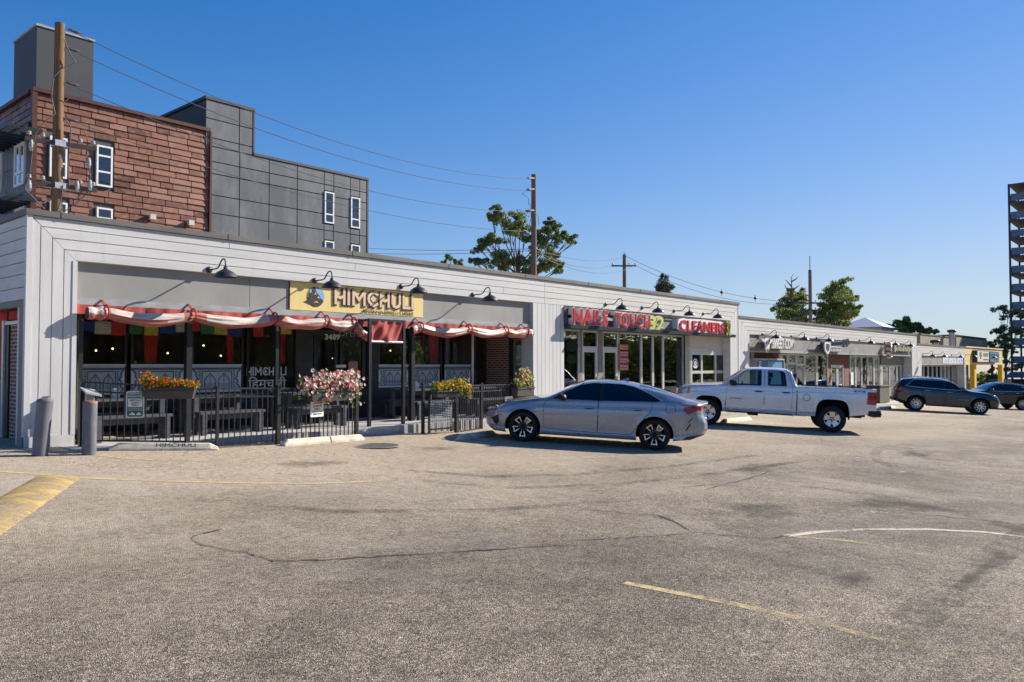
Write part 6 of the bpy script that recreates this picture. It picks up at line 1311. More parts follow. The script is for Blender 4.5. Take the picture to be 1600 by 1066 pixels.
wheel_stop(GR(1372, 640), GR(1398, 637.5), 'pale wheel stop between the pickup truck and the dark green car')

# ------------------------------------------------------------------ utility poles and wires
YP = 26.0
def pole(label, px, ytop, d=None, Y=None, r=(.15, .19), mat='pole_grey', lean=0, zb=None):
    top = FY(px, ytop, Y) if Y else DP(px, ytop, d); g = ground(top.x, top.y) if zb is None else zb
    t = thing('utility_pole', label, 'utility pole', (top.x, top.y, g), 'wooden utility poles')
    mb = MB(); mb.tube([(top.x - lean * (1 - k / 8), top.y, g + (top.z - g) * k / 8) for k in range(9)], [r[1] + (r[0] - r[1]) * k / 8 for k in range(9)], 16); mb.build('mast', MAT[mat], t); return t, top
def arm_of(t, c, half, dirv, w=.1, h=.12): mb = MB(); mb.bar(c - dirv * half, c + dirv * half, w, h); return mb.build('crossarm', M_arm, t)
M_arm = M_plain('arm_wood', (0.075, 0.055, 0.05), .85, 0, .3, 4, .4)
def insul(parent, p, s=1.0):
    mb = MB(); mb.lathe([(0, 0), (.015, 0), (.015, .06), (.05 * s, .07), (.055 * s, .10), (.03, .115), (.05 * s, .125), (.045 * s, .16), (0, .19)], p, 'z', 10); return mb.build('insulator', MAT['ceramic'], parent)
p1, t1 = pole('tall honey-brown wooden utility pole close to the copper apartment wall', 93.5, 37, Y=YP, r=(.135, .17), mat='pole_wood')
axd = Vector((.98, -.19, 0)).normalized()
for zy, hw in ((226, .95), (292, .95)):
    c = FY(93, zy, YP); c.y -= .17; c.z = FY(91, zy, YP).z; a = arm_of(p1, c, hw, axd, .1, .13)
    mb = MB(); mb.box(c.x - .2, c.x + .2, c.y - .07, c.y + .3, c.z - .09, c.z + .09); mb.build('bracket', MAT['galv'], p1)
    for s in (-.85, -.5, .5, .85): insul(a, c + axd * s + Vector((0, 0, .065)), 1.3)
for s, zy in ((-.8, 235), (.72, 250), (-.85, 297), (.75, 285), (.4, 289)):
    c = FY(93, zy, YP) + axd * s; c.y -= .2; mb = MB(); mb.lathe([(0, -.18), (.05, -.18), (.055, -.1), (.075, -.09), (.055, -.06), (.075, -.03), (.055, 0), (.075, .03), (.055, .06), (.05, .14), (0, .16)], c, 'z', 10); mb.build('fuse_cutout', MAT['ceramic'], p1)
def wire(pts, r=.012, mat='cable'):
    mb = MB(); mb.tube(pts, r, 6); return mb
def sag_pts(A, B, s, n=28): return [A.lerp(B, i / n) + Vector((0, 0, -s * 4 * (i / n) * (1 - i / n))) for i in range(n + 1)]
p2, t2 = pole('dark wooden utility pole standing in the tree behind the middle of the store', 834, 273, Y=YP, r=(.13, .17))
# jumper wires on the first pole
for seq in ([(100, 62), (112, 90), (120, 98), (95, 108), (85, 120)], [(84, 122), (80, 150), (86, 178)], [(86, 178), (70, 190), (56, 207), (52, 232)], [(100, 183), (112, 200), (108, 236)], [(100, 160), (112, 150), (136, 153)], [(132, 205), (138, 220), (134, 245), (142, 275), (138, 300), (120, 318), (100, 331)], [(98, 290), (96, 310), (90, 330)], [(122, 280), (128, 300), (120, 312)], [(50, 240), (46, 275), (38, 295), (55, 312), (70, 327)], [(108, 240), (106, 262), (108, 290)]):
    P = [FY(x, y, YP - .25) for x, y in seq]; Q = []
    for a, b in zip(P, P[1:]):
        for k in range(4): Q.append(a.lerp(b, k / 4))
    Q.append(P[-1]); Q = [Q[0]] + [(Q[i - 1] + Q[i] * 2 + Q[i + 1]) / 4 for i in range(1, len(Q) - 1)] + [Q[-1]]
    mb = MB(); mb.tube(Q, .016, 6); mb.build('jumper_wire', MAT['cable'], p1)
ATT = [((104, 45), (832, 280), 1.05), ((102, 74), (831, 298), 1.0), ((101, 128), (829, 331), 1.0), ((99, 184), (825, 362), .75)]
for i, (a, b, s) in enumerate(ATT):
    A, B = FY(*a, YP - .1), FY(*b, YP - .1); mb = wire(sag_pts(A, B, s, 40), .013)
    for q, e in ((A, (B - A).normalized()), (B, (A - B).normalized())): mb.tube([q + e * k for k in (.05, .12, .2, .28, .36, .44)], [.02, .05, .03, .05, .03, .02], 8)
    tag(mb.build('power_line', MAT['cable']), ('highest', 'second highest', 'third highest', 'lowest')[i] + ' of the four sagging wires leaving the brown pole', 'power line', 'sagging wires before the apartment block')
for seq in ([(832, 297), (815, 302), (826, 310), (826, 320)], [(834, 332), (841, 338), (842, 352)], [(828, 318), (830, 340), (827, 352)]):
    P = [FY(x, y, YP - .2) for x, y in seq]; mb = MB(); mb.tube(P, .014, 6); mb.build('jumper_wire', MAT['cable'], p2)
for zy in (297, 330, 280): c = FY(832, zy, YP); mb = MB(); mb.bar(c + Vector((-.5, -.15, -.05)), c + Vector((0, -.1, .03)), .07, .07); mb.build('insulator', MAT['ceramic'], p2)
p3, t3 = pole('thin utility pole with one crossarm right of the big tree', 975.5, 398, d=68, r=(.15, .19))
c = DP(974, 416, 68); s_ = Vector((_rt.x, _rt.y, 0)); a = arm_of(p3, c - Vector((_fw.x, _fw.y, 0)) * .2, 1.06, s_, .12, .12)
for k in (-.95, .45, .95): insul(a, c + s_ * k - Vector((_fw.x, _fw.y, 0)) * .2 + Vector((0, 0, .06)), 1.4)
insul(p3, t3, 1.5)
p4, t4 = pole('dark utility pole with a thin rod on top between the two leafy trees', 1265.5, 422, d=69, r=(.14, .18))
for zy in (474, 485): c = DP(1265, zy, 69) - Vector((_fw.x, _fw.y, 0)) * .2; a = arm_of(p4, c, 1.0, s_, .12, .12); [insul(a, c + s_ * k + Vector((0, 0, .06)), 1.4) for k in (-.9, -.4, .45, .9)]
mb = MB(); mb.tube([t4 - Vector((0, 0, .3)), Vector((t4.x, t4.y, DP(1265, 400, 69).z))], .05, 8); mb.build('rod', MAT['galv'], p4)
LW = [((700, 388), (955, 409), 150, 68, .2), ((878, 391), (972, 401), 60, 68, .2), ((560, 386), (835, 388), 90, 41, .3), ((560, 396), (770, 394), 90, 45, .3)]
def line2(a, da, b, db, s, label, g, n=24): A, B = DP(*a, da), DP(*b, db); mb = wire(sag_pts(A, B, s, n), .016); return tag(mb.build('power_line', MAT['cable']), label, 'power line', g), A, B
G5 = 'wires leaving the thin pole with one crossarm'
line2((828, 386), 40.8, (972, 402), 67.8, .5, 'upper wire from the pole in the tree to the thin pole', G5); line2((828, 388), 40.8, (957, 414), 67.8, .6, 'middle wire from the pole in the tree to the thin pole', G5); line2((828, 392), 40.8, (992, 415), 67.8, .9, 'lowest wire from the pole in the tree to the thin pole', G5)
o, A, B = line2((977, 400), 67.9, (1258, 472), 68.9, 1.0, 'upper wire from the thin pole to the pole between the leafy trees', G5); o, A, B = line2((992, 414), 67.9, (1272, 472), 68.9, 1.3, 'lower wire with two marker balls towards the pole between the leafy trees', G5)
for px, py in ((1127.5, 457), (1180, 466)): q = DP(px, py, 68.4); mb = MB(); mb.lathe([(0, -.13), (.1, -.09), (.14, 0), (.1, .09), (0, .13)], q, 'z', 12); mb.tube([q + Vector((0, 0, -.3)), q + Vector((0, 0, .3))], .025, 6); mb.build('marker_ball', MAT['dark_trim'], o)
line2((560, 387), 70, (828, 389), 40.8, .15, 'thin wire passing behind the roof towards the pole in the tree', G5); line2((560, 395), 70, (828, 392), 40.9, .15, 'thin lower wire passing behind the roof towards the pole in the tree', G5)

# ------------------------------------------------------------------ trees
def leaf_blob(mb, c, r, n, size, rnd, sq=.8):
    for i in range(n):
        d = Vector((rnd.gauss(0, 1), rnd.gauss(0, 1), rnd.gauss(0, 1))).normalized(); rr = r * rnd.uniform(.25, 1.0) ** .6
        p = c + Vector((d.x * rr, d.y * rr, d.z * rr * sq)); n_ = (d + Vector((rnd.gauss(0, .7), rnd.gauss(0, .7), rnd.gauss(.3, .7)))).normalized()
        u = n_.cross(Vector((rnd.gauss(0, 1), rnd.gauss(0, 1), rnd.gauss(0, .4)))).normalized(); v = n_.cross(u); s = size * rnd.uniform(.6, 1.4)
        mb.add([p - u * s, p + v * s * .42, p + u * s - n_ * s * .25, p - v * s * .42], [(0, 1, 2, 3)])
def tree(label, clumps, d, base_px, size, per, leaf, group, seed, trunk_r=.2, name='tree', bare=()):
    """clumps: (px, py, radius_px) seen in the picture, placed at depth d with their own jitter in depth"""
    rnd = random.Random(seed); k = d / F_PX; cl = []
    mean = sum(c[2] for c in clumps) / len(clumps)
    for (x, y, r) in clumps: cl.append((DP(x, y, d + rnd.gauss(0, 1) * mean * k * 2.2), r * k))
    b = DP(base_px[0], base_px[1], d); g = ground(b.x, b.y); t = thing(name, label, 'tree', (b.x, b.y, g), group); mb = MB()
    top = max(c.z for c, r in cl); mid = Vector((b.x, b.y, g + (min(c.z for c, r in cl) - g) * .8))
    mb.tube([Vector((b.x, b.y, g - .1)), mid.lerp(Vector((b.x, b.y, g)), .5) + Vector((.1, 0, 0)), mid, Vector((b.x + .2, b.y, mid.z + (top - mid.z) * .55))], [trunk_r, trunk_r * .85, trunk_r * .7, trunk_r * .3], 8)
    for c, r in cl:
        s = Vector((b.x + .1, b.y, mid.z + (max(c.z - mid.z, 0)) * rnd.uniform(.05, .45))); m = s.lerp(c, .5) + Vector((rnd.gauss(0, .15), rnd.gauss(0, .15), -.1 * (c - s).length)); mb.tube([s, m, c + (c - s).normalized() * r * .3], [trunk_r * .2, trunk_r * .11, trunk_r * .04], 6)
        for q in range(4): e = c + Vector((rnd.gauss(0, r * .5), rnd.gauss(0, r * .5), rnd.gauss(0, r * .4))); mb.tube([m.lerp(c, .6), e], [trunk_r * .08, trunk_r * .03], 4, False)
    for seq in bare:
        P = [DP(x, y, d) for x, y in seq]; mb.tube(P, [trunk_r * (.3 - .22 * i / (len(P) - 1)) for i in range(len(P))], 5, False)
    mb.build('trunk', MAT['bark'], t); mb = MB()
    for c, r in cl:
        for j in range(7):
            o = Vector((rnd.gauss(0, .6), rnd.gauss(0, .6), rnd.gauss(0, .42))) * r; leaf_blob(mb, c + o, r * rnd.uniform(.45, .95), int(per * 2.2 * (r / (mean * k)) ** 1.3 / 7), size * .8, rnd, rnd.uniform(.5, .8))
    mb.build('crown', MAT[leaf], t, recalc=False); return t
MAT['leaf_dark'] = M_leaf('leaf_dark', (0.05, 0.085, 0.02), (0.21, 0.25, 0.07), .35); MAT['leaf_mid'] = M_leaf('leaf_mid', (0.07, 0.11, 0.02), (0.32, 0.34, 0.10), .4); MAT['leaf_pine'] = M_leaf('leaf_pine', (0.014, 0.022, 0.014), (0.045, 0.06, 0.035), .1); MAT['leaf_bright'] = M_leaf('leaf_bright', (0.07, 0.11, 0.014), (0.30, 0.34, 0.08), .4)
GT = 'trees beyond the store roofs'
tree('large irregular dark tree spreading around the utility pole behind the store', [(775, 328, 7), (783, 338, 11), (795, 348, 15), (806, 342, 12), (772, 342, 7), (800, 362, 11), (812, 358, 10), (752, 382, 9), (764, 378, 11), (776, 380, 11), (748, 390, 6), (738, 406, 5), (747, 408, 8), (760, 406, 4), (783, 398, 12), (774, 412, 12), (790, 414, 11), (805, 410, 10), (820, 372, 9), (858, 348, 9), (868, 352, 7), (852, 362, 9), (850, 376, 11), (868, 370, 10), (880, 366, 9), (892, 372, 8), (895, 379, 4), (838, 366, 8), (842, 390, 10), (862, 394, 9), (866, 400, 7), (856, 412, 11), (872, 420, 8), (846, 420, 11), (830, 410, 9), (826, 424, 9), (878, 414, 5)], 50, (808, 440), .10, 330, 'leaf_dark', GT, 5, .3)
tree('low tree tops just showing over the roof left of the big dark tree', [(695, 408, 4), (702, 404, 5), (712, 410, 5), (720, 411, 4)], 52, (705, 440), .10, 150, 'leaf_dark', GT, 6, .12)
t = tree('small dark conifer rising over the cream roof edge', [(1035, 433, 3.5), (1037, 438, 6), (1036, 444, 9), (1040, 449, 10), (1032, 452, 8), (1044, 455, 7), (1030, 458, 8), (1042, 460, 9)], 90, (1037, 480), .13, 320, 'leaf_pine', GT, 7, .25, 'conifer')
tree('leafy tree with a bare twiggy top left of the rod-topped pole', [(1238, 458, 8), (1250, 458, 8), (1228, 468, 9), (1242, 470, 11), (1256, 466, 7), (1222, 478, 8), (1236, 483, 11), (1250, 482, 10), (1218, 491, 9), (1230, 495, 11), (1246, 494, 11), (1256, 490, 7), (1222, 500, 8), (1238, 504, 9), (1252, 503, 8)], 75, (1238, 540), .15, 300, 'leaf_mid', GT, 8, .25, bare=[[(1238, 470), (1237, 450), (1236, 434), (1240, 428)], [(1237, 448), (1230, 440), (1227, 437)], [(1237, 440), (1244, 436), (1247, 432)], [(1236, 452), (1228, 450), (1226, 444)], [(1237, 455), (1246, 448), (1249, 446)]])
tree('full leafy tree right of the rod-topped pole', [(1308, 445, 8), (1318, 442, 8), (1300, 455, 9), (1312, 454, 10), (1325, 455, 9), (1292, 465, 9), (1284, 462, 6), (1305, 466, 12), (1320, 468, 11), (1332, 466, 8), (1288, 478, 10), (1302, 480, 12), (1318, 482, 12), (1334, 480, 8), (1278, 490, 9), (1292, 494, 11), (1308, 496, 12), (1324, 494, 11), (1335, 490, 6), (1282, 503, 9), (1300, 506, 10), (1318, 505, 9)], 75, (1308, 540), .15, 320, 'leaf_mid', GT, 9, .25)
tree('small bright tree over the right end of the middle building', [(1400, 512, 5), (1408, 506, 7), (1418, 503, 8), (1428, 508, 8), (1438, 513, 7), (1412, 515, 8), (1425, 517, 8), (1446, 517, 5), (1384, 512, 4), (1390, 509, 4)], 100, (1420, 560), .19, 300, 'leaf_bright', GT, 10, .2)
tree('little tree top between the middle building and the taupe rooftop block', [(1450, 514, 3), (1456, 518, 4), (1462, 519, 4), (1446, 522, 4)], 105, (1454, 560), .28, 60, 'leaf_mid', GT, 12, .15)
tree('broken-crowned dark tree overlapping the balcony tower', [(1560, 483, 5), (1568, 480, 5), (1575, 488, 4), (1566, 497, 4), (1578, 494, 4), (1562, 512, 6), (1556, 518, 6), (1570, 514, 6), (1580, 518, 6), (1566, 526, 8), (1574, 532, 7), (1558, 533, 5), (1567, 540, 8), (1580, 542, 5), (1588, 490, 5), (1596, 494, 5), (1592, 520, 5), (1570, 552, 6), (1572, 565, 5), (1568, 577, 5), (1584, 550, 4), (1588, 574, 5), (1596, 572, 5), (1588, 518, 6)], 112, (1572, 600), .2, 130, 'leaf_dark', GT, 13, .25)
tree('dark low tree mass behind the yellow building roof', [(1546, 538, 4), (1552, 540, 4), (1540, 537, 3), (1558, 545, 4)], 118, (1550, 580), .2, 200, 'leaf_dark', GT, 14, .2)
tree('green garden tree seen under the yellow building canopy', [(1548, 590, 6), (1555, 596, 7), (1546, 600, 7), (1556, 604, 7), (1550, 578, 5)], 112, (1550, 612), .2, 260, 'leaf_bright', GT, 15, .2)
tree('row of garden trees far down the street beyond the yellow columns', [(1526, 590, 7), (1534, 594, 7), (1542, 588, 6), (1550, 590, 7), (1538, 604, 8), (1552, 604, 8), (1528, 604, 8), (1562, 600, 7), (1574, 606, 7), (1588, 606, 8), (1600, 604, 8), (1612, 604, 8), (1520, 598, 7), (1510, 600, 7), (1560, 590, 5)], 135, (1545, 615), .24, 260, 'leaf_mid', GT, 17, .2)
# trees and a house added out of view, for the shop windows to mirror
rr = random.Random(21)
for i, (X, Y, h, lab) in enumerate([(8 + k * 8.5 + (k * 37 % 5), -20 - (k * 53 % 7), 9 + (k * 29 % 4), 'unseen tree added across the lot for the shop windows to mirror') for k in range(13)] + [(122 + k * 15, -24 - (k * 5 % 9), 14, 'unseen tree added across the lot for the shop windows to mirror') for k in range(8)]):
    g = ground(X, Y); t = thing('reflection_tree', lab, 'tree', (X, Y, g), 'trees added for the window reflections'); mb = MB(); mb.tube([(X, Y, g), (X + .1, Y, g + h * .35), (X, Y + .1, g + h * .7)], [.25, .2, .1], 8)
    cl = [(Vector((X + rr.gauss(0, h * .22), Y + rr.gauss(0, h * .2), g + h * rr.uniform(.22, .95))), h * rr.uniform(.13, .2)) for k in range(16)]
    for c, r in cl: mb.tube([(X, Y, g + h * .35), c], [.1, .03], 5, False)
    mb.build('trunk', MAT['bark'], t); mb = MB()
    for c, r in cl: leaf_blob(mb, c, r * 1.25, 110, .26, rr)
    mb.build('crown', MAT['leaf_mid'], t, recalc=False)
t = thing('reflection_house', 'low brown house added out of view for the shop windows to mirror', 'house', (-10, -48, 0)); mb = MB(); mb.box(-40, 160, -58, -48, -1.5, 6); mb.build('wall', MAT['bark'], t); mb = MB(); mb.add([(-41, -47.4, 6), (161, -47.4, 6), (161, -58.6, 6), (-41, -58.6, 6), (-41, -53, 8.5), (161, -53, 8.5)], [(0, 1, 5, 4), (2, 3, 4, 5), (0, 4, 3), (1, 2, 5)]); mb.build('roof', MAT['cap_metal'], t)  # invented house, unseen, so the windows have something dark to mirror

# ------------------------------------------------------------------ vehicles: a body skin lofted from measured profiles, cut into parts
MAT['tyre'] = M_plain('tyre', (0.018, 0.018, 0.019), .75, 0, .2, 20, .3, .3); MAT['rim_silver'] = M_plain('rim_silver', (0.60, 0.61, 0.63), .25, .9, .05, 8, 0); MAT['rim_black'] = M_plain('rim_black', (0.012, 0.012, 0.013), .3, .3, .1, 8, 0, .5)
MAT['chrome'] = M_plain('chrome', (0.75, 0.76, 0.78), .12, 1.0, .03, 8, 0); MAT['plastic'] = M_plain('plastic', (0.016, 0.017, 0.019), .5, 0, .15, 10, .1); MAT['seam'] = M_plain('seam', (0.006, 0.006, 0.007), .8, 0, .1, 8, 0, .1)
MAT['under'] = M_plain('under', (0.012, 0.012, 0.012), .9, 0, .1, 4, 0, .1); MAT['seat'] = M_plain('seat', (0.03, 0.03, 0.033), .8, 0, .15, 8, 0, .2); MAT['lens_red'] = M_plain('lens_red', (0.32, 0.008, 0.010), .12, 0, .15, 8, 0, .6, .8); MAT['lens_clear'] = M_plain('lens_clear', (0.42, 0.42, 0.42), .08, .5, .2, 10, 0, .6, 1); MAT['lens_amber'] = M_plain('lens_amber', (0.60, 0.20, 0.02), .15, 0, .15, 8, 0, .6, .8)
MAT['car_glass'] = M_glass('car_glass', (0.03, 0.035, 0.04), 1.0); MAT['car_glass_clear'] = M_glass('car_glass_clear', (0.40, 0.46, 0.46), 1.0); MAT['disc_metal'] = M_plain('disc_metal', (0.32, 0.31, 0.30), .35, .8, .1, 8, 0)
MAT['paint_grey'] = M_paint('paint_grey', (0.29, 0.315, 0.36), .35, .26); MAT['paint_silver'] = M_paint('paint_silver', (0.66, 0.69, 0.735), .2, .28); MAT['paint_teal'] = M_paint('paint_teal', (0.012, 0.030, 0.048), .3, .2); MAT['paint_black'] = M_paint('paint_black', (0.010, 0.013, 0.022), .3, .22)
def curve(keys, s, sm=0.05):
    ks = np.array(sorted(keys)); g = np.linspace(ks[0, 0] - .5, ks[-1, 0] + .5, 1400); v = np.interp(g, ks[:, 0], ks[:, 1])
    if sm > 0:
        n = max(1, int(sm / (g[1] - g[0]))); k = np.hanning(2 * n + 3); k /= k.sum(); pad = len(k) // 2; v = np.convolve(np.pad(v, pad, 'edge'), k, 'valid')
    return np.interp(s, g, v)
def inpoly(px, pz, poly):
    r = np.zeros(px.shape, bool); n = len(poly)
    for i in range(n):
        x0, z0 = poly[i]; x1, z1 = poly[(i + 1) % n]
        c = ((z0 > pz) != (z1 > pz)); d = (z1 - z0) if z1 != z0 else 1e-9
        r ^= c & (px < (x1 - x0) * (pz - z0) / d + x0)
    return r
def polydist(px, pz, poly, closed=True):
    best = np.full(px.shape, 1e9); n = len(poly)
    for i in range(n if closed else n - 1):
        a = np.array(poly[i]); b = np.array(poly[(i + 1) % n]); ab = b - a; L2 = (ab ** 2).sum() + 1e-12
        t = np.clip(((px - a[0]) * ab[0] + (pz - a[1]) * ab[1]) / L2, 0, 1); best = np.minimum(best, np.hypot(px - a[0] - t * ab[0], pz - a[1] - t * ab[1]))
    return best
def roundpoly(poly, r=.06, n=4):
    out = []; m = len(poly)
    for i in range(m):
        p0, p, p1 = (np.array(poly[j % m], float) for j in (i - 1, i, i + 1)); a = p0 - p; b = p1 - p; la, lb = np.hypot(*a), np.hypot(*b); k = min(r, la * .45, lb * .45); A = p + a / la * k; B = p + b / lb * k
        for q in range(n + 1): t = q / n; out.append(tuple((1 - t) ** 2 * A + 2 * t * (1 - t) * p + t * t * B))
    return out
def make_wheel(root, s, y, z, rad, width, rimr, style, side, cache):
    """wheel > rim, brake disc; local axes: x = along the car, y = sideways (outer face towards -y)"""
    key = 'w'
    if key not in cache:
        mb = MB(); w = width / 2; prof = [(rimr, -w + .015), (rimr + .02, -w), (rad - .035, -w + .002), (rad - .010, -w + .03), (rad, -w + .055), (rad, w - .055), (rad - .010, w - .03), (rad - .035, w), (rimr + .02, w), (rimr, w - .015)]
        mb.lathe([(r, h) for r, h in prof], (0, 0, 0), 'y', 48)
        for k in range(70): a = 2 * math.pi * k / 70; mb.bar((rad * math.cos(a), -w + .05, rad * math.sin(a)), ((rad) * math.cos(a + .03), w - .05, (rad) * math.sin(a + .03)), .012, .006, (math.cos(a), 0, math.sin(a)))
        wheel = mb.build('wheel', MAT['tyre'], root, False)
        f = -w + .02; mb = MB(); mb.lathe([(rimr - .03, w - .02), (rimr - .035, f + .05), (rimr - .02, f + .01)], (0, 0, 0), 'y', 40); mb.cur = 0
        mb.cur = 1; mb.cur = 0 if style == 'five' else 1; mb.lathe([(rimr - .022, f + .012), (rimr - .010, f), (rimr + .006, f - .002), (rimr + .006, f + .02)], (0, 0, 0), 'y', 48)
        ns = {'five': 5, 'truck': 5, 'ten': 10}[style]
        for k in range(ns):
            a = 2 * math.pi * (k + .25) / ns; c, s_ = math.cos(a), math.sin(a); t = np.array([-s_, c]); r = np.array([c, s_])
            def spk(pts, y0, y1, cur):
                mb.cur = cur; n = len(pts); vs = []
                for yy in (y0, y1):
                    for (u, v) in pts: q = r * u + t * v; vs.append((q[0], yy + (.025 * (1 - u / rimr)), q[1]))
                mb.add(vs, [tuple(range(n)), tuple(range(n, 2 * n))[::-1]] + [(i, i + n, (i + 1) % n + n, (i + 1) % n) for i in range(n)])
            R_ = rimr - .015
            if style == 'five':
                spk([(.03, -.030), (R_ * .62, -.045), (R_, -.075), (R_, -.052), (R_ * .62, -.022), (.05, -.006)], f, f + .035, 0); spk([(.03, .030), (R_ * .62, .045), (R_, .075), (R_, .052), (R_ * .62, .022), (.05, .006)], f, f + .035, 0)
                for sg in (-1, 1):
                    spk([(R_ * .66, sg * .048), (R_ * .68, sg * .060), (R_ * .97, sg * .100), (R_ * .985, sg * .082)], f - .004, f + .01, 1)
                    pass
                q_ = [R(22 + 28 * k / 8) for k in range(9)]; spk([(R_ * .995 * math.cos(x), R_ * .995 * math.sin(x)) for x in q_] + [(R_ * .90 * math.cos(x), R_ * .90 * math.sin(x)) for x in q_[::-1]], f - .003, f + .01, 1)
                for sg in (-1, 1): spk([(R_ * .45, sg * .034), (R_ * .45, sg * .046), (R_ * .70, sg * .066), (R_ * .93, sg * .088), (R_ * .93, sg * .070), (R_ * .70, sg * .048)], f - .006, f + .01, 1)
            elif style == 'truck':
                spk([(.04, -.065), (R_ * .6, -.070), (R_, -.088), (R_, -.018), (R_ * .55, -.010)], f - .012, f + .03, 1); spk([(.04, .065), (R_ * .6, .070), (R_, .088), (R_, .018), (R_ * .55, .010)], f - .012, f + .03, 1)
                spk([(.05, -.02), (R_ * .97, -.02), (R_ * .97, .02), (.05, .02)], f + .005, f + .03, 1)
            else:
                spk([(.03, -.022), (R_, -.020), (R_, .020), (.03, .022)], f, f + .03, 1)
        mb.cur = 1 if style != 'five' else 0; mb.lathe([(0, f - .012), (.030, f - .010), (.038, f + .005), (.06, f + .05)], (0, 0, 0), 'y', 20)
        rim = mb.build('rim', [MAT['rim_black'], MAT['rim_silver']], wheel, False)
        mb = MB(); mb.lathe([(0, f + .09), (rimr * .68, f + .09), (rimr * .68, f + .11), (0, f + .11)], (0, 0, 0), 'y', 28); mb.box(.02, rimr * .6, f + .07, f + .13, rimr * .3, rimr * .66); mb.build('brake_disc', MAT['disc_metal'], wheel, False)
        mb = MB(); mb.lathe([(rimr - .03, w - .04), (0, w - .04)], (0, 0, 0), 'y', 28); mb.build('wheel_back', MAT['under'], wheel, False)
        cache[key] = wheel
    else: wheel = copy_tree(cache[key], root)
    wheel.location = (s, y, z)
    if side > 0: wheel.rotation_euler = (0, 0, math.pi)
    return wheel
def make_car(name, label, cat, spec, P0, P1, group=None):
    """P0/P1: ground points under the near-side front and rear wheels; the car is seen from its own `near` side"""
    S = spec; L, W, wb, fo = S['L'], S['W'], S['wb'], S['fo']; rad = S['rad']; near = S.get('near', -1); step = S.get('step', .016)
    X = (P1 - P0); X = X.normalized(); Zg = Vector((0.0228, -0.04, 1)).normalized(); Yv = Zg.cross(X).normalized(); Z = X.cross(Yv).normalized()
    wy = W / 2 - S['tw'] / 2 - S.get('inset', .035)
    org = P0 - X * fo - Yv * (near * wy)
    t = thing(name, label, cat, org, group); t.rotation_mode = 'QUATERNION'; t.rotation_quaternion = Matrix((X, Yv, Z)).transposed().to_quaternion()
    # --- skin
    n = int(L / step); e = .12; core = np.linspace(0, L, n); s = np.unique(np.concatenate([core, np.linspace(0, e, 14), np.linspace(L - e, L, 14)] + [np.array(S.get('sx', []))]))
    zt, zb, zs, hw = curve(S['top'], s, S.get('smt', .06)), curve(S['belt'], s, .12), curve(S['sill'], s, .06), curve(S['half'], s, .04)
    zr_ = np.maximum(zt - curve(S['crown'], s, .08), zb + .004); zmax = max(k[1] for k in S['top']); q = np.clip((zr_ - zb) / (zmax - .09 - zb), 0, 1)
    wbelt = hw * .962; we = wbelt - .05 * np.clip((zt - zb) / .06, 0, 1) * (1 - q) - S['tumble'] * q
    nl, nu, ntp = S.get('nl', 52), S.get('nu', 34), 26
    Lk = np.linspace(0, 1, nl); prof = np.interp(Lk, *np.array(S['side']).T)
    pts = np.zeros((len(s), nl + nu + ntp, 3))
    for i in range(len(s)):
        yl = hw[i] * prof; zl = zs[i] + (zb[i] - zs[i]) * Lk; u = np.linspace(0, 1, nu + 1)[1:]; bulge = .018 * np.sin(np.pi * u) * q[i]
        yu = wbelt[i] + (we[i] - wbelt[i]) * u + bulge; zu = zb[i] + (zr_[i] - zb[i]) * u; v = np.linspace(0, 1, ntp + 1)[1:]; a = v * np.pi / 2
        pw = .75; yt = we[i] * np.cos(a) ** pw if False else we[i] * (1 - v); ztp = zr_[i] + (zt[i] - zr_[i]) * (1 - (1 - v) ** 2.4)
        pts[i, :, 0] = s[i]; pts[i, :, 1] = np.concatenate([yl, yu, yt]); pts[i, :, 2] = np.concatenate([zl, zu, ztp])
    sm = S.get('soft', 5); j0 = nl - 6
    for it in range(sm):
        P = pts.copy(); pts[:, j0:-1, 1:] = .5 * P[:, j0:-1, 1:] + .25 * (P[:, j0 - 1:-2, 1:] + P[:, j0 + 1:, 1:])
    # bumpers lean: shift along the car by height near both ends
    zz = pts[:, :, 2]; f0 = np.exp(-(s / .22) ** 1.5)[:, None]; f1 = np.exp(-((L - s) / .22) ** 1.5)[:, None]
    pts[:, :, 0] += np.interp(zz, *np.array(S['nose']).T) * f0 - np.interp(zz, *np.array(S['tail']).T) * f1
    for (cs, cz, ra, rb, ex, am) in S['arch']:   # flare round the wheel openings
        d = (np.abs((pts[:, :, 0] - cs) / ra) ** ex + np.abs((zz - cz) / rb) ** ex) ** (1 / ex); fl = np.exp(-((d - 1.0) / .14) ** 2) * am; fl[:, nl + nu:] = 0; pts[:, :, 1] += fl * (zz < zb[:, None] + .02)
    for (pl, wd, am) in S.get('crease', []):
        d = polydist(pts[:, :, 0], zz, pl, False); c = np.exp(-(d / wd) ** 2) * am; c[:, nl + nu // 2:] = 0; pts[:, :, 1] += c
    # pull the grid lines onto the outlines that will be cut, so every cut edge is clean
    nor0 = None
    def aell(c_s, c_z, ra, rb, ex): return [(c_s + ra * math.copysign(abs(math.cos(a)) ** (2 / ex), math.cos(a)), c_z + rb * math.copysign(abs(math.sin(a)) ** (2 / ex), math.sin(a))) for a in [2 * math.pi * k / 72 for k in range(72)]]
    base_pts = pts.copy(); moved = np.zeros(pts.shape[:2], bool)
    cut = [aell(*a[:5]) for a in S['arch']] + list(S['glass']) + [l[1] for l in S['lamps']] + list(S.get('black', []))
    fc = (base_pts[:-1, :-1] + base_pts[1:, :-1] + base_pts[1:, 1:] + base_pts[:-1, 1:]) / 4
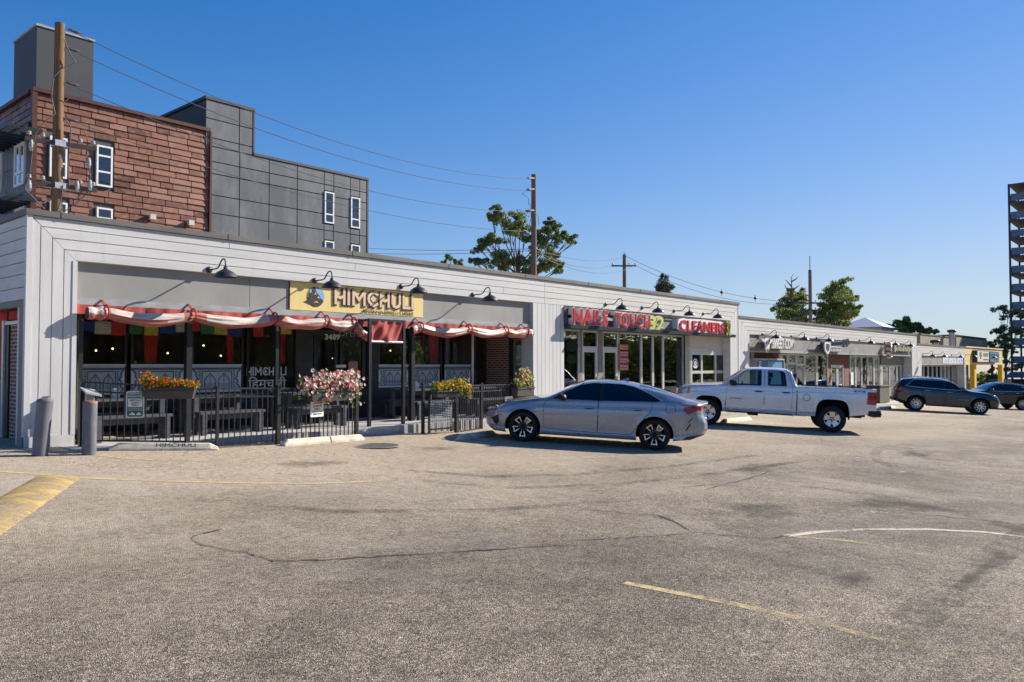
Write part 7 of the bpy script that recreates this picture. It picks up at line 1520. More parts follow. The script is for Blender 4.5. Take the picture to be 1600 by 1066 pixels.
    for pl in cut:
        ins = inpoly(fc[..., 0], fc[..., 2], pl); ins[:, nl + nu - 2:] = False
        pad = np.zeros((ins.shape[0] + 2, ins.shape[1] + 2), int); pad[1:-1, 1:-1] = ins; cnt = pad[:-1, :-1] + pad[1:, :-1] + pad[:-1, 1:] + pad[1:, 1:]
        bd = (cnt > 0) & (cnt < 4) & ~moved; bd[0] = bd[-1] = False; bd[:, 0] = False
        px, pz = base_pts[..., 0][bd], base_pts[..., 2][bd]
        if not len(px): continue
        best = np.full(px.shape, 1e9); qx, qz = px.copy(), pz.copy()
        for i in range(len(pl)):
            a = np.array(pl[i], float); b = np.array(pl[(i + 1) % len(pl)], float); ab = b - a; L2 = (ab ** 2).sum() + 1e-12; tt = np.clip(((px - a[0]) * ab[0] + (pz - a[1]) * ab[1]) / L2, 0, 1)
            cx, cz_ = a[0] + tt * ab[0], a[1] + tt * ab[1]; d = np.hypot(px - cx, pz - cz_); m_ = d < best; best[m_] = d[m_]; qx[m_] = cx[m_]; qz[m_] = cz_[m_]
        ok = best < step * 1.6; ii = np.where(bd); ii = (ii[0][ok], ii[1][ok]); pts[ii[0], ii[1], 0] = qx[ok]; pts[ii[0], ii[1], 2] = qz[ok]; moved[ii] = True
    fullb = np.concatenate([base_pts * np.array([1, -1, 1]), base_pts[:, ::-1][:, 1:]], 1)
    half = pts; full = np.concatenate([half * np.array([1, -1, 1]), half[:, ::-1][:, 1:]], 1)     # -y side first, over the roof, to +y
    N, M_ = full.shape[:2]; du = np.gradient(fullb, axis=0); dv = np.gradient(fullb, axis=1); nor = np.cross(dv, du); nor /= np.linalg.norm(nor, axis=2, keepdims=True) + 1e-9
    mid = nor[N // 2, M_ // 2]; nor = nor if mid[2] > 0 else -nor
    V = full.reshape(-1, 3); NV = nor.reshape(-1, 3)
    ctr = (fullb[:-1, :-1] + fullb[1:, :-1] + fullb[1:, 1:] + fullb[:-1, 1:]) / 4; cs, cy, cz = ctr[..., 0], ctr[..., 1], ctr[..., 2]
    jj = np.arange(M_ - 1)[None, :].repeat(N - 1, 0); jm = np.minimum(jj, M_ - 2 - jj); top = jm >= nl + nu - 2; upper = (jm >= nl - 3) & ~top; side = ~top
    part = np.full(cs.shape, 'body', dtype=object); sgn = np.where(cy < 0, -1, 1)
    for (a, b, k, nm) in S['topglass']:
        wl = np.interp(cs, s, we); part[top & (cs > a) & (cs < b) & (np.abs(cy) < wl - k)] = nm
    for k, (pl, mk) in enumerate(S['doors']):
        for sg, tg in ((-1, 'a'), (1, 'b')): part[side & (sgn == sg) & inpoly(cs, cz, pl)] = 'door|%d%s' % (k, tg)
    for k, pl in enumerate(S['glass']):
        ing = side & inpoly(cs, cz, pl)
        for sg, tg in ((-1, 'a'), (1, 'b')): part[ing & (sgn == sg)] = 'side_window|%d%s' % (k, tg)
    for nm, pl, ymin in S['lamps']:
        inn = inpoly(cs, cz, pl) & (np.abs(cy) > ymin)
        for sg, tg in ((-1, 'a'), (1, 'b')): part[inn & (sgn == sg)] = nm + '|' + tg
    seam = np.zeros(cs.shape, bool)
    for pl in S.get('black', []): part[side & inpoly(cs, cz, pl)] = 'trim'
    part[seam] = 'seam'
    hole = np.zeros(cs.shape, bool)
    for (a_s, a_z, ra, rb, ex, am) in S['arch']: hole |= side & ((np.abs((cs - a_s) / ra) ** ex + np.abs((cz - a_z) / rb) ** ex) < 1) & (cz < a_z + rb) & (np.abs(cy) > .35)
    for (a, b, k) in S.get('open_top', []): hole |= (cs > a) & (cs < b) & (jm >= nl) & (np.abs(cy) < np.interp(cs, s, wbelt) - k)
    if 'low_black' in S: part[side & (cz < np.interp(cs, *np.array(S['low_black']).T)) & (part != 'seam') & ~hole] = 'trim'
    part[hole] = 'hole'
    idx = (np.arange(N - 1)[:, None] * M_ + np.arange(M_ - 1)[None, :]); matsof = {'body': S['paint'], 'door': S['paint'], 'side_window': S['sglass'], 'windshield': MAT['car_glass_clear'], 'rear_window': MAT['car_glass'], 'sunroof': MAT['car_glass'], 'headlight': S.get('lens', MAT['lens_clear']), 'taillight': MAT['lens_red'], 'side_marker': MAT['lens_amber'], 'seam': MAT['seam'], 'trim': S['trim'], 'grille': MAT['plastic']}
    made = {}
    def submesh(faces, nm, mats, mi=None, parent=None):
        used = np.unique(faces); rm = np.full(len(V), -1); rm[used] = np.arange(len(used)); me = bpy.data.meshes.new(nm); me.from_pydata(V[used].tolist(), [], rm[faces].tolist())
        for m in mats: me.materials.append(m)
        me.polygons.foreach_set('use_smooth', [True] * len(faces))
        if mi is not None: me.polygons.foreach_set('material_index', mi)
        me.update(); me.normals_split_custom_set_from_vertices(NV[used].tolist()); o = bpy.data.objects.new(nm, me); COL.objects.link(o); o.parent = parent or t; return o
    quad = np.stack([idx, idx + M_, idx + M_ + 1, idx + 1], -1)
    for key in sorted(set(part.ravel())):
        if key in ('hole', 'body', 'seam', 'trim'): continue
        nm = key.split('|')[0]; f = quad[part == key]
        if len(f) > 3: made[key] = (nm, f)
    bf = [quad[part == k] for k in ('body', 'seam', 'trim')]; body = submesh(np.concatenate(bf), 'body', [S['paint'], MAT['seam'], S['trim']], np.concatenate([[i] * len(b) for i, b in enumerate(bf)]).astype(int).tolist())
    doors = {}
    for key, (nm, f) in made.items():
        o = submesh(f, nm, [matsof[nm]]); 
        if nm == 'door': doors[key.split('|')[1]] = o
    # closing caps of nose and tail
    for i, nm in ((0, 'front_panel'), (N - 1, 'rear_panel')):
        ring = full[i]; m2 = M_ // 2; a = [tuple(p) for p in ring[:m2 + 1]]; b = [tuple(p) for p in ring[::-1][:m2 + 1]]; mb = MB(); mb.add(a + b, [(k, k + 1, m2 + 2 + k, m2 + 1 + k) for k in range(m2)], True); mb.build(nm, S['paint'] if S.get('cap_paint', 1) else MAT['plastic'], t, False)
    # lookup of the skin: y at (s, z) on the side
    def yat(ss, z):
        i = int(np.argmin(np.abs(base_pts[:, nl // 2, 0] - ss))); col = base_pts[i, :nl + nu]; return float(np.interp(z, col[:, 2], col[:, 1]))
    def tube_on(pl, r, mat, nm, parent=None, off=.004, both=True):
        for sg in ((-1, 1) if both else (near,)):
            mb = MB(); P = []
            for (a, b) in zip(pl, pl[1:]):
                for k in range(6): u = k / 6; P.append((a[0] + (b[0] - a[0]) * u, a[1] + (b[1] - a[1]) * u))
            P.append(pl[-1]); mb.tube([(x, sg * (yat(x, z) + off), z) for x, z in P], r, 6); mb.build(nm, mat, parent or body, False)
    for pl, r, mt, nm in S.get('strips', []): tube_on(pl, r, MAT[mt], nm)
    for pl in S.get('seams', []): tube_on(pl, S.get('seamw', .005), MAT['seam'], 'panel_gap', None, -.001)
    for pl, mk in S['doors']:
        g = [p for p in pl + pl[:1]]; tube_on(g, .0048, MAT['seam'], 'door_gap', None, -.001)
    for pl in S['glass']: tube_on(pl + pl[:1], .0075, S['trim'], 'window_seal', None, .0)
    for k, (hs, hz, hl) in enumerate(S['handles']):
        for sg, tg in ((-1, 'a'), (1, 'b')):
            y0 = yat(hs, hz); mb = MB(); mb.tube([(hs - hl / 2, sg * (y0 + .004), hz), (hs - hl / 2 + .03, sg * (y0 + .032), hz + .004), (hs + hl / 2 - .03, sg * (y0 + .032), hz + .004), (hs + hl / 2, sg * (y0 + .004), hz)], .013, 6)
            mb.build('handle', MAT[S.get('handle_mat', 'chrome')] if S.get('handle_mat') else S['paint'], doors.get('%d%s' % (k, tg), body), False)
            mb = MB(); mb.tube([(hs - hl * .35, sg * (y0 + .001), hz - .014), (hs + hl * .35, sg * (y0 + .001), hz - .014)], .014, 6); mb.build('handle_recess', MAT['seam'], doors.get('%d%s' % (k, tg), body), False)
    ms, mz, ml, mh = S['mirror']
    for sg in (-1, 1):
        y0 = yat(ms, mz - .02); mb = MB(); mb.smooth = True; vs = []; 
        for i in range(7):
            for k in range(12): a = 2 * math.pi * k / 12; r = math.sin(math.pi * (i + .35) / 6.7) ** .5; vs.append((ms + ml * .5 * (abs(math.cos(a)) ** .7 * math.copysign(1, math.cos(a))) * r - .02 * math.sin(a), sg * (y0 + .07 + .19 * i / 6), mz + mh * .5 * (abs(math.sin(a)) ** .7 * math.copysign(1, math.sin(a))) * r))
        mb.add(vs, [(i * 12 + k, i * 12 + (k + 1) % 12, (i + 1) * 12 + (k + 1) % 12, (i + 1) * 12 + k) for i in range(6) for k in range(12)] + [tuple(range(12)), tuple(range(72, 84))]); mo = mb.build('mirror', MAT['plastic'] if S.get('mirror_black') else S['paint'], t, False)
        mb = MB(); mb.bar((ms + .02, sg * (y0 - .02), mz - mh * .3), (ms, sg * (y0 + .1), mz - mh * .28), .06, .035); mb.build('mirror_arm', MAT['plastic'], mo, False)
    # wheels, wheel wells, underside, cabin
    cache = {}
    for sx in (fo, fo + wb):
        for sg in (near, -near): make_wheel(t, sx, sg * wy, rad, rad, S['tw'], S['rimr'], S['style'], sg, cache)
    mb = MB(); zlo = min(k[1] for k in S['sill']); zfl = zlo + .05
    mb.box(.35, L - .35, -W / 2 + S['tw'] + .09, W / 2 - S['tw'] - .09, zfl, S.get('floor', .62))
    for a, b in ((fo + .48, fo + wb - .48),):
        if b - a > .1: mb.box(a, b, -W / 2 + .10, W / 2 - .10, zfl - .005, S.get('floor', .62) - .1)
    mb.tube([(fo, -wy, rad), (fo, wy, rad)], .05, 8).tube([(fo + wb, -wy, rad), (fo + wb, wy, rad)], .05, 8); mb.build('underbody', MAT['under'], t, False)
    for (a_s, a_z, ra, rb, ex, am) in S['arch']:
        for sg in (-1, 1):
            mb = MB(); k_ = 28; vs = []
            for k in range(k_ + 1):
                a = math.pi * k / k_; c_, d_ = math.cos(a), math.sin(a); x = a_s + ra * 1.02 * math.copysign(abs(c_) ** (2 / ex), c_); z = a_z + rb * 1.02 * math.copysign(abs(d_) ** (2 / ex), d_)
                for y in (W / 2 - .012, W / 2 - S['tw'] - .1): vs.append((x, sg * y, z))
            mb.add(vs, [(2 * k, 2 * k + 1, 2 * k + 3, 2 * k + 2) for k in range(k_)], True); mb.build('wheel_well', MAT['under'], t, False, recalc=False)
    mb = MB()
    for ss in S['seats']:
        for sg in (-1, 1):
            y = sg * .38; z = S['seatz']; mb.box(ss - .28, ss + .24, y - .25, y + .25, z - .12, z + .02); mb.add([(ss + .12, y - .25, z), (ss + .12, y + .25, z), (ss + .26, y + .25, z), (ss + .26, y - .25, z), (ss + .34, y - .22, z + .58), (ss + .34, y + .22, z + .58), (ss + .42, y + .22, z + .58), (ss + .42, y - .22, z + .58)], [(0, 1, 2, 3), (4, 5, 6, 7), (0, 1, 5, 4), (1, 2, 6, 5), (2, 3, 7, 6), (3, 0, 4, 7)]); mb.box(ss + .36, ss + .45, y - .13, y + .13, z + .60, z + .74)
    mb.build('seats', MAT['seat'], t, False)
    ds = S['seats'][0] - .62; mb = MB(); mb.box(ds - .45, ds, -W / 2 + .16, W / 2 - .16, S['seatz'] - .1, S['dash']); mb.tube([(ds + .12 + .06 * math.cos(a), -.38 + .18 * math.sin(a) if False else near * .38 + .18 * math.sin(a), S['dash'] - .02 + .17 * math.cos(a)) for a in [2 * math.pi * k / 18 for k in range(19)]], .015, 6, False); mb.build('dashboard', MAT['seat'], t, False)
    return t, yat, body, doors, full, s
# --- grey fastback sedan
MAT['lens_dark'] = M_plain('lens_dark', (0.05, 0.052, 0.055), .1, .2, .3, 14, 0, .6, 1)
sedan = dict(lens=MAT['lens_dark'], L=4.905, W=1.86, wb=2.85, fo=.945, rad=.335, tw=.235, rimr=.235, style='five', paint=MAT['paint_grey'], sglass=MAT['car_glass'], trim=MAT['plastic'], tumble=.30, floor=.66,
    top=[(0, .70), (.06, .735), (.24, .775), (.55, .895), (1.0, .985), (1.38, 1.045), (1.5, 1.075), (1.87, 1.275), (2.2, 1.405), (2.45, 1.44), (2.7, 1.45), (3.18, 1.43), (3.66, 1.352), (4.12, 1.235), (4.5, 1.118), (4.72, 1.075), (4.87, 1.075), (4.905, 1.06)],
    belt=[(0, .62), (.3, .70), (.9, .84), (1.4, .935), (2.4, .965), (3.4, 1.0), (4.0, 1.02), (4.6, 1.0), (4.905, .97)],
    sill=[(0, .30), (.25, .205), (.6, .19), (1.3, .19), (3.5, .19), (4.2, .22), (4.6, .27), (4.905, .36)],
    half=[(0, .42), (.04, .60), (.12, .73), (.28, .83), (.55, .895), (.95, .922), (1.6, .93), (3.4, .93), (4.0, .922), (4.4, .885), (4.68, .80), (4.84, .68), (4.905, .55)],
    crown=[(0, .05), (.5, .05), (1.3, .05), (2.2, .085), (2.7, .085), (3.5, .08), (4.3, .05), (4.905, .03)],
    side=[(0, .925), (.04, .962), (.12, .975), (.17, .962), (.24, .968), (.5, .992), (.72, 1.0), (.78, .996), (.88, .975), (1, .962)],
    nose=[(.2, .10), (.34, .03), (.5, .0), (.62, .02), (.70, .10), (.8, .2)], tail=[(.2, .20), (.34, .09), (.5, .0), (.62, .01), (.8, .10), (.95, .10), (1.05, .0), (1.1, 0)],
    arch=[(.945, .335, .395, .39, 2, .012), (3.795, .335, .395, .39, 2, .016)],
    crease=[([(1.15, .665), (2.3, .70), (3.4, .72)], .022, .007), ([(.35, .66), (.95, .80), (1.5, .79)], .05, .006)],
    topglass=[(1.42, 2.22, .06, 'windshield'), (3.42, 4.42, .10, 'rear_window'), (2.42, 3.2, .22, 'sunroof')],
    doors=[(roundpoly([(1.40, .335), (2.575, .30), (2.575, 1.0), (2.60, 1.34), (2.2, 1.335), (1.55, .99), (1.395, .90)], .07), 0), (roundpoly([(2.585, .30), (3.30, .30), (3.40, .46), (3.72, .86), (3.72, 1.03), (3.3, 1.33), (2.61, 1.345), (2.585, 1.0)], .06), 0)],
    glass=[roundpoly([(1.575, .985), (1.9, 1.165), (2.17, 1.305), (2.4, 1.35), (2.60, 1.362), (2.60, .995)], .03), roundpoly([(2.665, .998), (2.665, 1.362), (3.05, 1.355), (3.30, 1.315), (3.56, 1.225), (3.90, 1.055), (3.85, 1.035)], .03)],
    black=[[(2.595, .985), (2.67, .985), (2.67, 1.365), (2.595, 1.365)], [(4.42, .45), (4.46, .45), (4.55, .60), (4.515, .60)], [(4.47, .62), (4.50, .62), (4.585, .735), (4.56, .735)], [(.20, .486), (.38, .575), (.41, .42), (.34, .34), (.25, .42)], [(4.27, .15), (4.46, .33), (4.88, .40), (4.99, .38), (4.99, .15)]],
    lamps=[('headlight', [(.0, .60), (.34, .675), (.37, .72), (.30, .755), (.12, .735), (0, .70)], .2), ('taillight', [(4.36, .90), (4.42, .96), (4.95, 1.005), (4.95, .93), (4.62, .86), (4.47, .80)], .2), ('side_marker', [(.40, .52), (.46, .54), (.44, .635), (.385, .62)], .5)],
    seams=[[(4.02, .82), (4.19, .82), (4.21, .85), (4.21, .95), (4.19, .98), (4.03, .98), (4.01, .95), (4.01, .85), (4.02, .82)], [(.24, .78), (.6, .86), (1.0, .90), (1.39, .945)], [(4.28, 1.06), (4.36, .98), (4.6, .985)]],
    strips=[([(1.56, .982), (1.88, 1.172), (2.16, 1.315), (2.4, 1.362), (2.6, 1.374), (3.05, 1.368), (3.32, 1.328), (3.6, 1.225), (3.93, 1.06)], .007, 'chrome', 'window_strip'), ([(.30, .765), (.37, .715), (.42, .66)], .008, 'white_paint', 'daylight_strip'), ([(.12, .70), (.20, .705), (.28, .71)], .012, 'white_paint', 'lamp_element')],
    handles=[(2.38, .83, .2), (3.42, .845, .2)], mirror=(1.80, 1.035, .20, .14), mirror_black=True, seats=[2.2, 2.95], seatz=.54, dash=.93, wtrim=.016)
P0, P1 = DP(817, 693.5, F_PX / (71.6 * 17.25 / 17.45)), DP(1021, 704, F_PX / (71.6 * 17.25 / 16.9))
P0.z = ground(P0.x, P0.y); P1.z = ground(P1.x, P1.y)
t, yat, body, doors, full, s_ = make_car('sedan', 'metallic grey fastback sedan with dark tinted windows and five-spoke wheels', 'car', sedan, P0, P1)
mb = MB(); mb.tube([(.06, -.55, .62), (.02, 0, .63), (.06, .55, .62)], .05, 8); mb.build('grille', MAT['plastic'], t, False)
mb = MB(); mb.box(4.86, 4.905, -.16, .16, .58, .70); mb.build('plate', MAT['white_paint'], t, False)
mb = MB(); mb.add([(3.0, -.02, 1.44), (3.16, -.012, 1.437), (3.16, .012, 1.437), (3.0, .02, 1.44), (3.14, 0, 1.50), (3.17, 0, 1.495)], [(0, 1, 5, 4), (3, 4, 5, 2), (0, 4, 3), (1, 2, 5), (0, 3, 2, 1)]); mb.build('antenna_fin', MAT['paint_grey'], t, False)
# --- silver pickup
truck = dict(L=5.84, W=2.03, wb=3.645, fo=.97, rad=.405, tw=.265, rimr=.235, style='truck', paint=MAT['paint_silver'], sglass=MAT['car_glass_clear'], trim=MAT['plastic'], tumble=.22, floor=.95, step=.018, smt=.035, soft=4,
    top=[(0, 1.13), (.10, 1.215), (.4, 1.275), (1.0, 1.325), (1.28, 1.35), (1.42, 1.385), (1.7, 1.60), (1.98, 1.80), (2.12, 1.862), (2.4, 1.885), (3.0, 1.892), (3.28, 1.875), (3.42, 1.82), (3.50, 1.62), (3.57, 1.40), (3.62, 1.36), (3.72, 1.36), (5.7, 1.385), (5.84, 1.38)],
    belt=[(0, 1.02), (.3, 1.13), (1.2, 1.24), (1.5, 1.262), (3.45, 1.285), (3.7, 1.335), (5.84, 1.36)],
    sill=[(0, .45), (.3, .42), (1.4, .45), (3.5, .44), (3.75, .45), (5.1, .52), (5.6, .60), (5.84, .62)],
    half=[(0, .72), (.05, .86), (.15, .93), (.4, .985), (1.0, 1.01), (2.0, 1.01), (3.4, 1.005), (3.6, .99), (3.75, 1.0), (5.6, 1.0), (5.78, .985), (5.84, .955)],
    crown=[(0, .04), (1.2, .06), (2.1, .07), (3.2, .07), (3.6, .02), (5.84, .02)],
    side=[(0, .945), (.05, .955), (.12, .968), (.14, .985), (.5, .998), (.62, 1.0), (.80, .992), (.84, .982), (1, .968)],
    nose=[(.4, .06), (.6, .0), (.9, .0), (1.1, .03), (1.3, .10)], tail=[(.4, .02), (.7, 0), (1.4, 0)],
    arch=[(.97, .405, .435, .52, 3.2, .014), (4.615, .405, .475, .60, 3.6, .014)],
    crease=[([(.5, 1.04), (3.4, 1.10)], .03, -.005), ([(1.5, .62), (3.42, .60)], .012, .007), ([(3.75, .60), (4.1, .60)], .012, .006)],
    topglass=[(1.38, 2.10, .06, 'windshield'), (3.44, 3.56, .12, 'rear_window')],
    doors=[(roundpoly([(1.50, .53), (2.63, .50), (2.63, 1.82), (2.1, 1.80), (1.52, 1.30)], .04), 0), (roundpoly([(2.645, .50), (3.44, .49), (3.46, 1.3), (3.30, 1.82), (2.645, 1.825)], .05), 0)],
    glass=[roundpoly([(1.60, 1.295), (1.64, 1.35), (2.06, 1.725), (2.2, 1.775), (2.54, 1.785), (2.54, 1.315)], .03), roundpoly([(2.74, 1.32), (2.74, 1.785), (3.16, 1.78), (3.235, 1.72), (3.29, 1.33)], .04)],
    lamps=[('headlight', [(.0, .93), (.30, .93), (.34, 1.14), (.0, 1.13)], .45), ('side_marker', [(.30, .93), (.39, .96), (.41, 1.17), (.34, 1.17)], .45), ('taillight', [(5.56, .93), (5.59, .90), (5.90, .90), (5.90, 1.28), (5.58, 1.28)], .74)],
    open_top=[(3.70, 5.74, .075)], low_black=[(0, .62), (.35, .60), (.42, .0), (5.5, 0), (5.84, 0)],
    seams=[[(3.585, .47), (3.585, 1.34)], [(3.60, .47), (3.60, 1.34)], [(1.49, .5), (1.49, .8)], [(3.0 + .86 + .105 * math.cos(a), 1.02 + .105 * math.sin(a)) for a in [2 * math.pi * k / 20 for k in range(21)]] if False else [(3.87 + .10 * math.cos(a), 1.02 + .10 * math.sin(a)) for a in [2 * math.pi * k / 20 for k in range(21)]]], seamw=.008,
    strips=[([(3.72, 1.372), (5.75, 1.392)], .014, 'plastic', 'bed_rail'), ([(1.5, .475), (3.5, .455)], .022, 'plastic', 'rocker_trim')],
    handles=[(2.46, 1.135, .24), (3.27, 1.14, .24)], handle_mat='plastic', mirror=(1.70, 1.365, .22, .20), mirror_black=True, seats=[2.45, 3.15], seatz=.98, dash=1.25, wtrim=.02)
P0, P1 = DP(1105, 663.5, F_PX / (50.6 * 24.4 / 24.85)), DP(1297, 674, F_PX / (50.6 * 24.4 / 23.95)); P0.z = ground(P0.x, P0.y); P1.z = ground(P1.x, P1.y)
t, yat, body, doors, full, s_ = make_car('pickup_truck', 'silver four-door pickup truck with open bed and red tail light', 'pickup truck', truck, P0, P1)
mb = MB(); wi = .86; mb.box(3.70, 5.76, -wi, wi, 1.02, 1.06)
for a, b, c, d in ((3.66, 3.71, -wi, wi), (5.74, 5.80, -wi, wi), (3.71, 5.74, -wi - .04, -wi), (3.71, 5.74, wi, wi + .04)): mb.box(a, b, c, d, 1.06, 1.345)
mb.build('bed', MAT['paint_silver'], t, False); mb = MB(); mb.box(5.84, 6.0, -.93, .93, .60, .66).box(5.80, 5.98, -.93, -.45, .54, .74).box(5.80, 5.98, .45, .93, .54, .74).box(5.62, 5.82, -.985, -.90, .56, .72).box(5.62, 5.82, .90, .985, .56, .72).box(5.82, 5.95, -.45, .45, .50, .60); mb.build('rear_bumper', MAT['plastic'], t, False, bevel=.015)
mb = MB(); mb.box(-.06, .12, -.80, .80, .50, .78).box(.05, .3, -.95, -.78, .52, .76).box(.05, .3, .78, .95, .52, .76); mb.build('front_bumper', MAT['chrome'], t, False, bevel=.03)
mb = MB(); mb.box(-.03, .02, -.62, .62, .80, 1.10)
for z in (.86, .94, 1.02): mb.box(-.05, -.028, -.60, .60, z, z + .04)
mb.build('grille', MAT['chrome'], t, False)
mb = MB(); mb.box(1.0, 3.9, -.55, -.45, .42, .52).box(1.0, 3.9, .45, .55, .42, .52).box(3.9, 5.6, -.55, -.45, .50, .60).tube([(1.6, .35, .40), (4.2, .35, .42), (5.0, .5, .48), (5.5, .6, .5)], .035, 8).box(2.2, 2.5, -.5, .5, .36, .46); mb.build('chassis', MAT['under'], t, False)
mb = MB(); put_text(mb, '4X4', (5.17, -yat(5.3, 1.27) - .003, 1.255), (1, 0, 0), (0, 0, 1), .055, .34, .003, .02, shear=.25); mb.build('badge', MAT['letter_navy'], t, False)
mb = MB(); mb.box(1.60, 2.0, -yat(1.8, .88) - .006, -yat(1.8, .88) + .01, .875, .893); mb.build('badge', MAT['plastic'], t, False)
mb = MB(); mb.tube([(5.05, -.75, .56), (5.06, -.76, .48), (5.09, -.76, .47)], .012, 6).box(5.20, 5.24, -.6, .6, .5, .56); mb.build('hook', MAT['under'], t, False)
mb = MB(); mb.add([(1.99, -.2, 1.81), (2.05, -.2, 1.845), (2.05, .2, 1.845), (1.99, .2, 1.81), (2.08, -.12, 1.93), (2.10, .12, 1.93)], [(0, 1, 4), (0, 4, 5, 3), (1, 2, 5, 4), (2, 3, 5)]); mb.build('roof_fin', MAT['plastic'], t, False)
# --- dark green-blue sport utility car, nose to the right
def suv_spec(paint, **k):
    d = dict(L=4.82, W=1.94, wb=2.915, fo=.93, rad=.385, tw=.25, rimr=.25, style='ten', paint=paint, sglass=MAT['car_glass'], trim=MAT['plastic'], tumble=.24, floor=.8, step=.028, nl=34, nu=24, near=1,
    top=[(0, .86), (.08, .95), (.2, 1.03), (.58, 1.11), (.95, 1.155), (1.35, 1.19), (1.5, 1.225), (1.97, 1.50), (2.34, 1.68), (2.6, 1.735), (3.0, 1.755), (3.6, 1.745), (4.2, 1.70), (4.5, 1.655), (4.62, 1.56), (4.74, 1.30), (4.80, 1.10), (4.82, 1.02)],
    belt=[(0, .80), (.3, .92), (1.3, 1.09), (2.5, 1.14), (3.8, 1.19), (4.4, 1.20), (4.82, .99)], sill=[(0, .36), (.3, .30), (1.4, .30), (3.4, .30), (4.4, .40), (4.82, .46)],
    half=[(0, .58), (.05, .74), (.14, .84), (.35, .92), (.9, .965), (3.5, .97), (4.2, .955), (4.5, .91), (4.7, .83), (4.82, .70)], crown=[(0, .04), (1.3, .05), (2.4, .08), (4.4, .07), (4.82, .03)],
    side=[(0, .94), (.06, .965), (.2, .97), (.5, .99), (.72, 1.0), (.85, .99), (1, .962)], nose=[(.3, .10), (.5, .02), (.7, .0), (.9, .06), (1.05, .14)], tail=[(.3, .08), (.5, .0), (.8, .02), (1.0, .02), (1.7, .06)],
    arch=[(.93, .385, .45, .45, 2.3, .014), (3.845, .385, .45, .45, 2.3, .014)], crease=[([(1.2, .86), (3.6, .90)], .03, .006)], topglass=[(1.42, 2.36, .05, 'windshield'), (4.56, 4.72, .10, 'rear_window'), (2.6, 3.6, .2, 'sunroof')],
    doors=[(roundpoly([(1.40, .42), (2.50, .40), (2.52, 1.62), (2.2, 1.58), (1.5, 1.17)], .05), 0), (roundpoly([(2.515, .40), (3.30, .40), (3.55, .85), (3.60, 1.2), (3.45, 1.63), (2.53, 1.63)], .05), 0)],
    glass=[roundpoly([(1.70, 1.185), (2.02, 1.42), (2.3, 1.575), (2.50, 1.60), (2.50, 1.20)], .03), roundpoly([(2.58, 1.205), (2.58, 1.61), (3.40, 1.615), (3.52, 1.24)], .03), roundpoly([(3.58, 1.25), (3.50, 1.612), (3.95, 1.59), (4.30, 1.28)], .05)],
    lamps=[('headlight', [(0, .86), (.42, .97), (.46, 1.02), (.2, 1.0), (0, .94)], .3), ('taillight', [(4.22, 1.10), (4.36, 1.02), (4.9, .97), (4.9, 1.12), (4.5, 1.19)], .3), ('rear_window', [(4.44, 1.25), (4.9, 1.2), (4.9, 1.62), (4.40, 1.62)], .1)],
    low_black=[(0, .46), (.4, .40), (1.2, .36), (3.4, .36), (4.3, .48), (4.82, .66)], seams=[[(3.55, .86), (3.56, 1.0)]],
    strips=[([(1.66, 1.17), (2.02, 1.44), (2.3, 1.595), (2.6, 1.63), (3.4, 1.635), (3.97, 1.612), (4.35, 1.27), (3.6, 1.23), (2.5, 1.185), (1.66, 1.17)], .012, 'chrome', 'window_strip'), ([(1.45, .70), (1.95, .70)], .009, 'chrome', 'badge')],
    handles=[(2.32, 1.05, .22), (3.32, 1.08, .22)], handle_mat='chrome', mirror=(1.75, 1.26, .22, .17), seats=[2.35, 3.2], seatz=.82, dash=1.12, wtrim=.014); d.update(k); return d
P0, P1 = DP(1530.5, 648.5, F_PX / 30.9), DP(1433, 642.5, F_PX / 30.2); P0.z = ground(P0.x, P0.y); P1.z = ground(P1.x, P1.y)
t, yat, body, doors, full, s_ = make_car('sport_utility_car', 'dark teal sport utility car with chrome window trim, facing right', 'car', suv_spec(MAT['paint_teal'], sglass=MAT['car_glass']), P0, P1)
for sg in (-1, 1):
    mb = MB(); mb.tube([(2.5, sg * .60, 1.735), (2.6, sg * .60, 1.79), (4.2, sg * .60, 1.765), (4.35, sg * .60, 1.70)], .02, 6)
    for x in (3.3, 3.6, 4.0): mb.box(x - .04, x + .04, sg * .60 - .03, sg * .60 + .03, 1.70, 1.82)
    mb.build('roof_rail', MAT['chrome'], t, False)
mb = MB(); mb.box(4.78, 4.90, -.7, .7, .50, .66); mb.build('rear_bumper', MAT['plastic'], t, False, bevel=.03); mb = MB(); mb.box(4.82, 4.85, -.26, .26, .86, .98); mb.build('plate', MAT['white_paint'], t, False)
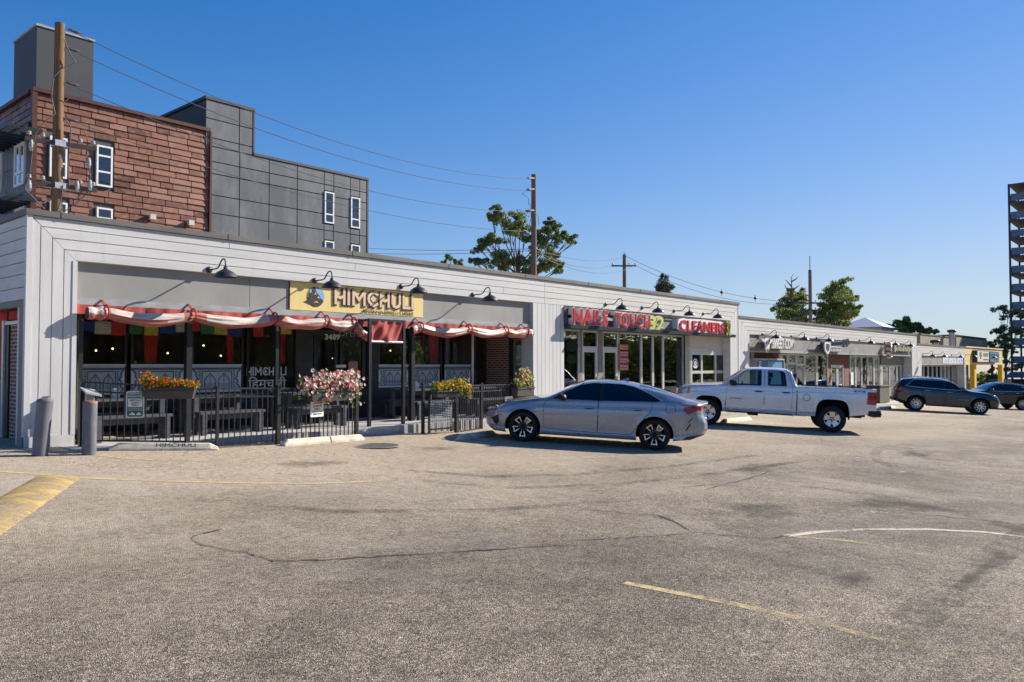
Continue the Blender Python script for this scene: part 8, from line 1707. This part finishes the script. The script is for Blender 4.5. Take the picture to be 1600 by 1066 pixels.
# --- dark blue-black crossover behind it, nose to the left
dN = F_PX / 25.5; P1 = DP(1596, 643, dN); hd = Vector((-.62, .785, 0)).normalized(); P1.z = ground(P1.x, P1.y); P0 = P1 + hd * 2.69; P0.z = ground(P0.x, P0.y)
sp = suv_spec(MAT['paint_black'], near=-1, L=4.6, W=1.85, wb=2.69, fo=.91, rad=.36, top=[(0, .84), (.1, .93), (.3, 1.0), (.9, 1.08), (1.25, 1.12), (1.4, 1.16), (1.9, 1.46), (2.3, 1.62), (2.6, 1.655), (3.2, 1.65), (3.9, 1.58), (4.2, 1.50), (4.4, 1.30), (4.55, 1.05), (4.6, .98)], arch=[(.91, .36, .43, .43, 2.2, .012), (3.6, .36, .43, .43, 2.2, .012)],
    half=[(0, .55), (.05, .70), (.14, .80), (.35, .87), (.9, .92), (3.5, .925), (4.0, .905), (4.3, .86), (4.5, .78), (4.6, .66)], topglass=[(1.36, 2.3, .05, 'windshield'), (4.2, 4.4, .10, 'rear_window')],
    glass=[roundpoly([(1.62, 1.10), (1.95, 1.34), (2.25, 1.50), (2.50, 1.54), (2.50, 1.12)], .03), roundpoly([(2.56, 1.12), (2.56, 1.545), (3.2, 1.54), (3.62, 1.42), (3.9, 1.24), (3.5, 1.14)], .03)],
    doors=[(roundpoly([(1.38, .40), (2.52, .38), (2.52, 1.57), (2.2, 1.54), (1.45, 1.06)], .05), 0), (roundpoly([(2.54, .38), (3.15, .38), (3.40, .85), (3.5, 1.15), (3.3, 1.53), (2.54, 1.57)], .05), 0)],
    strips=[([(1.60, 1.085), (2.5, 1.10), (3.5, 1.12), (3.95, 1.24)], .012, 'chrome', 'window_strip')], lamps=[('headlight', [(0, .80), (.42, .90), (.46, .95), (.2, .94), (0, .88)], .3), ('taillight', [(4.0, 1.0), (4.6, .9), (4.7, 1.02), (4.2, 1.1)], .3)], handles=[(2.34, .98, .2), (3.25, 1.0, .2)], mirror=(1.70, 1.17, .2, .15), seats=[2.3, 3.1], seatz=.72, dash=1.02)
make_car('sport_utility_car', 'blue-black crossover half hidden behind the dark teal car at the right edge', 'car', sp, P0, P1)
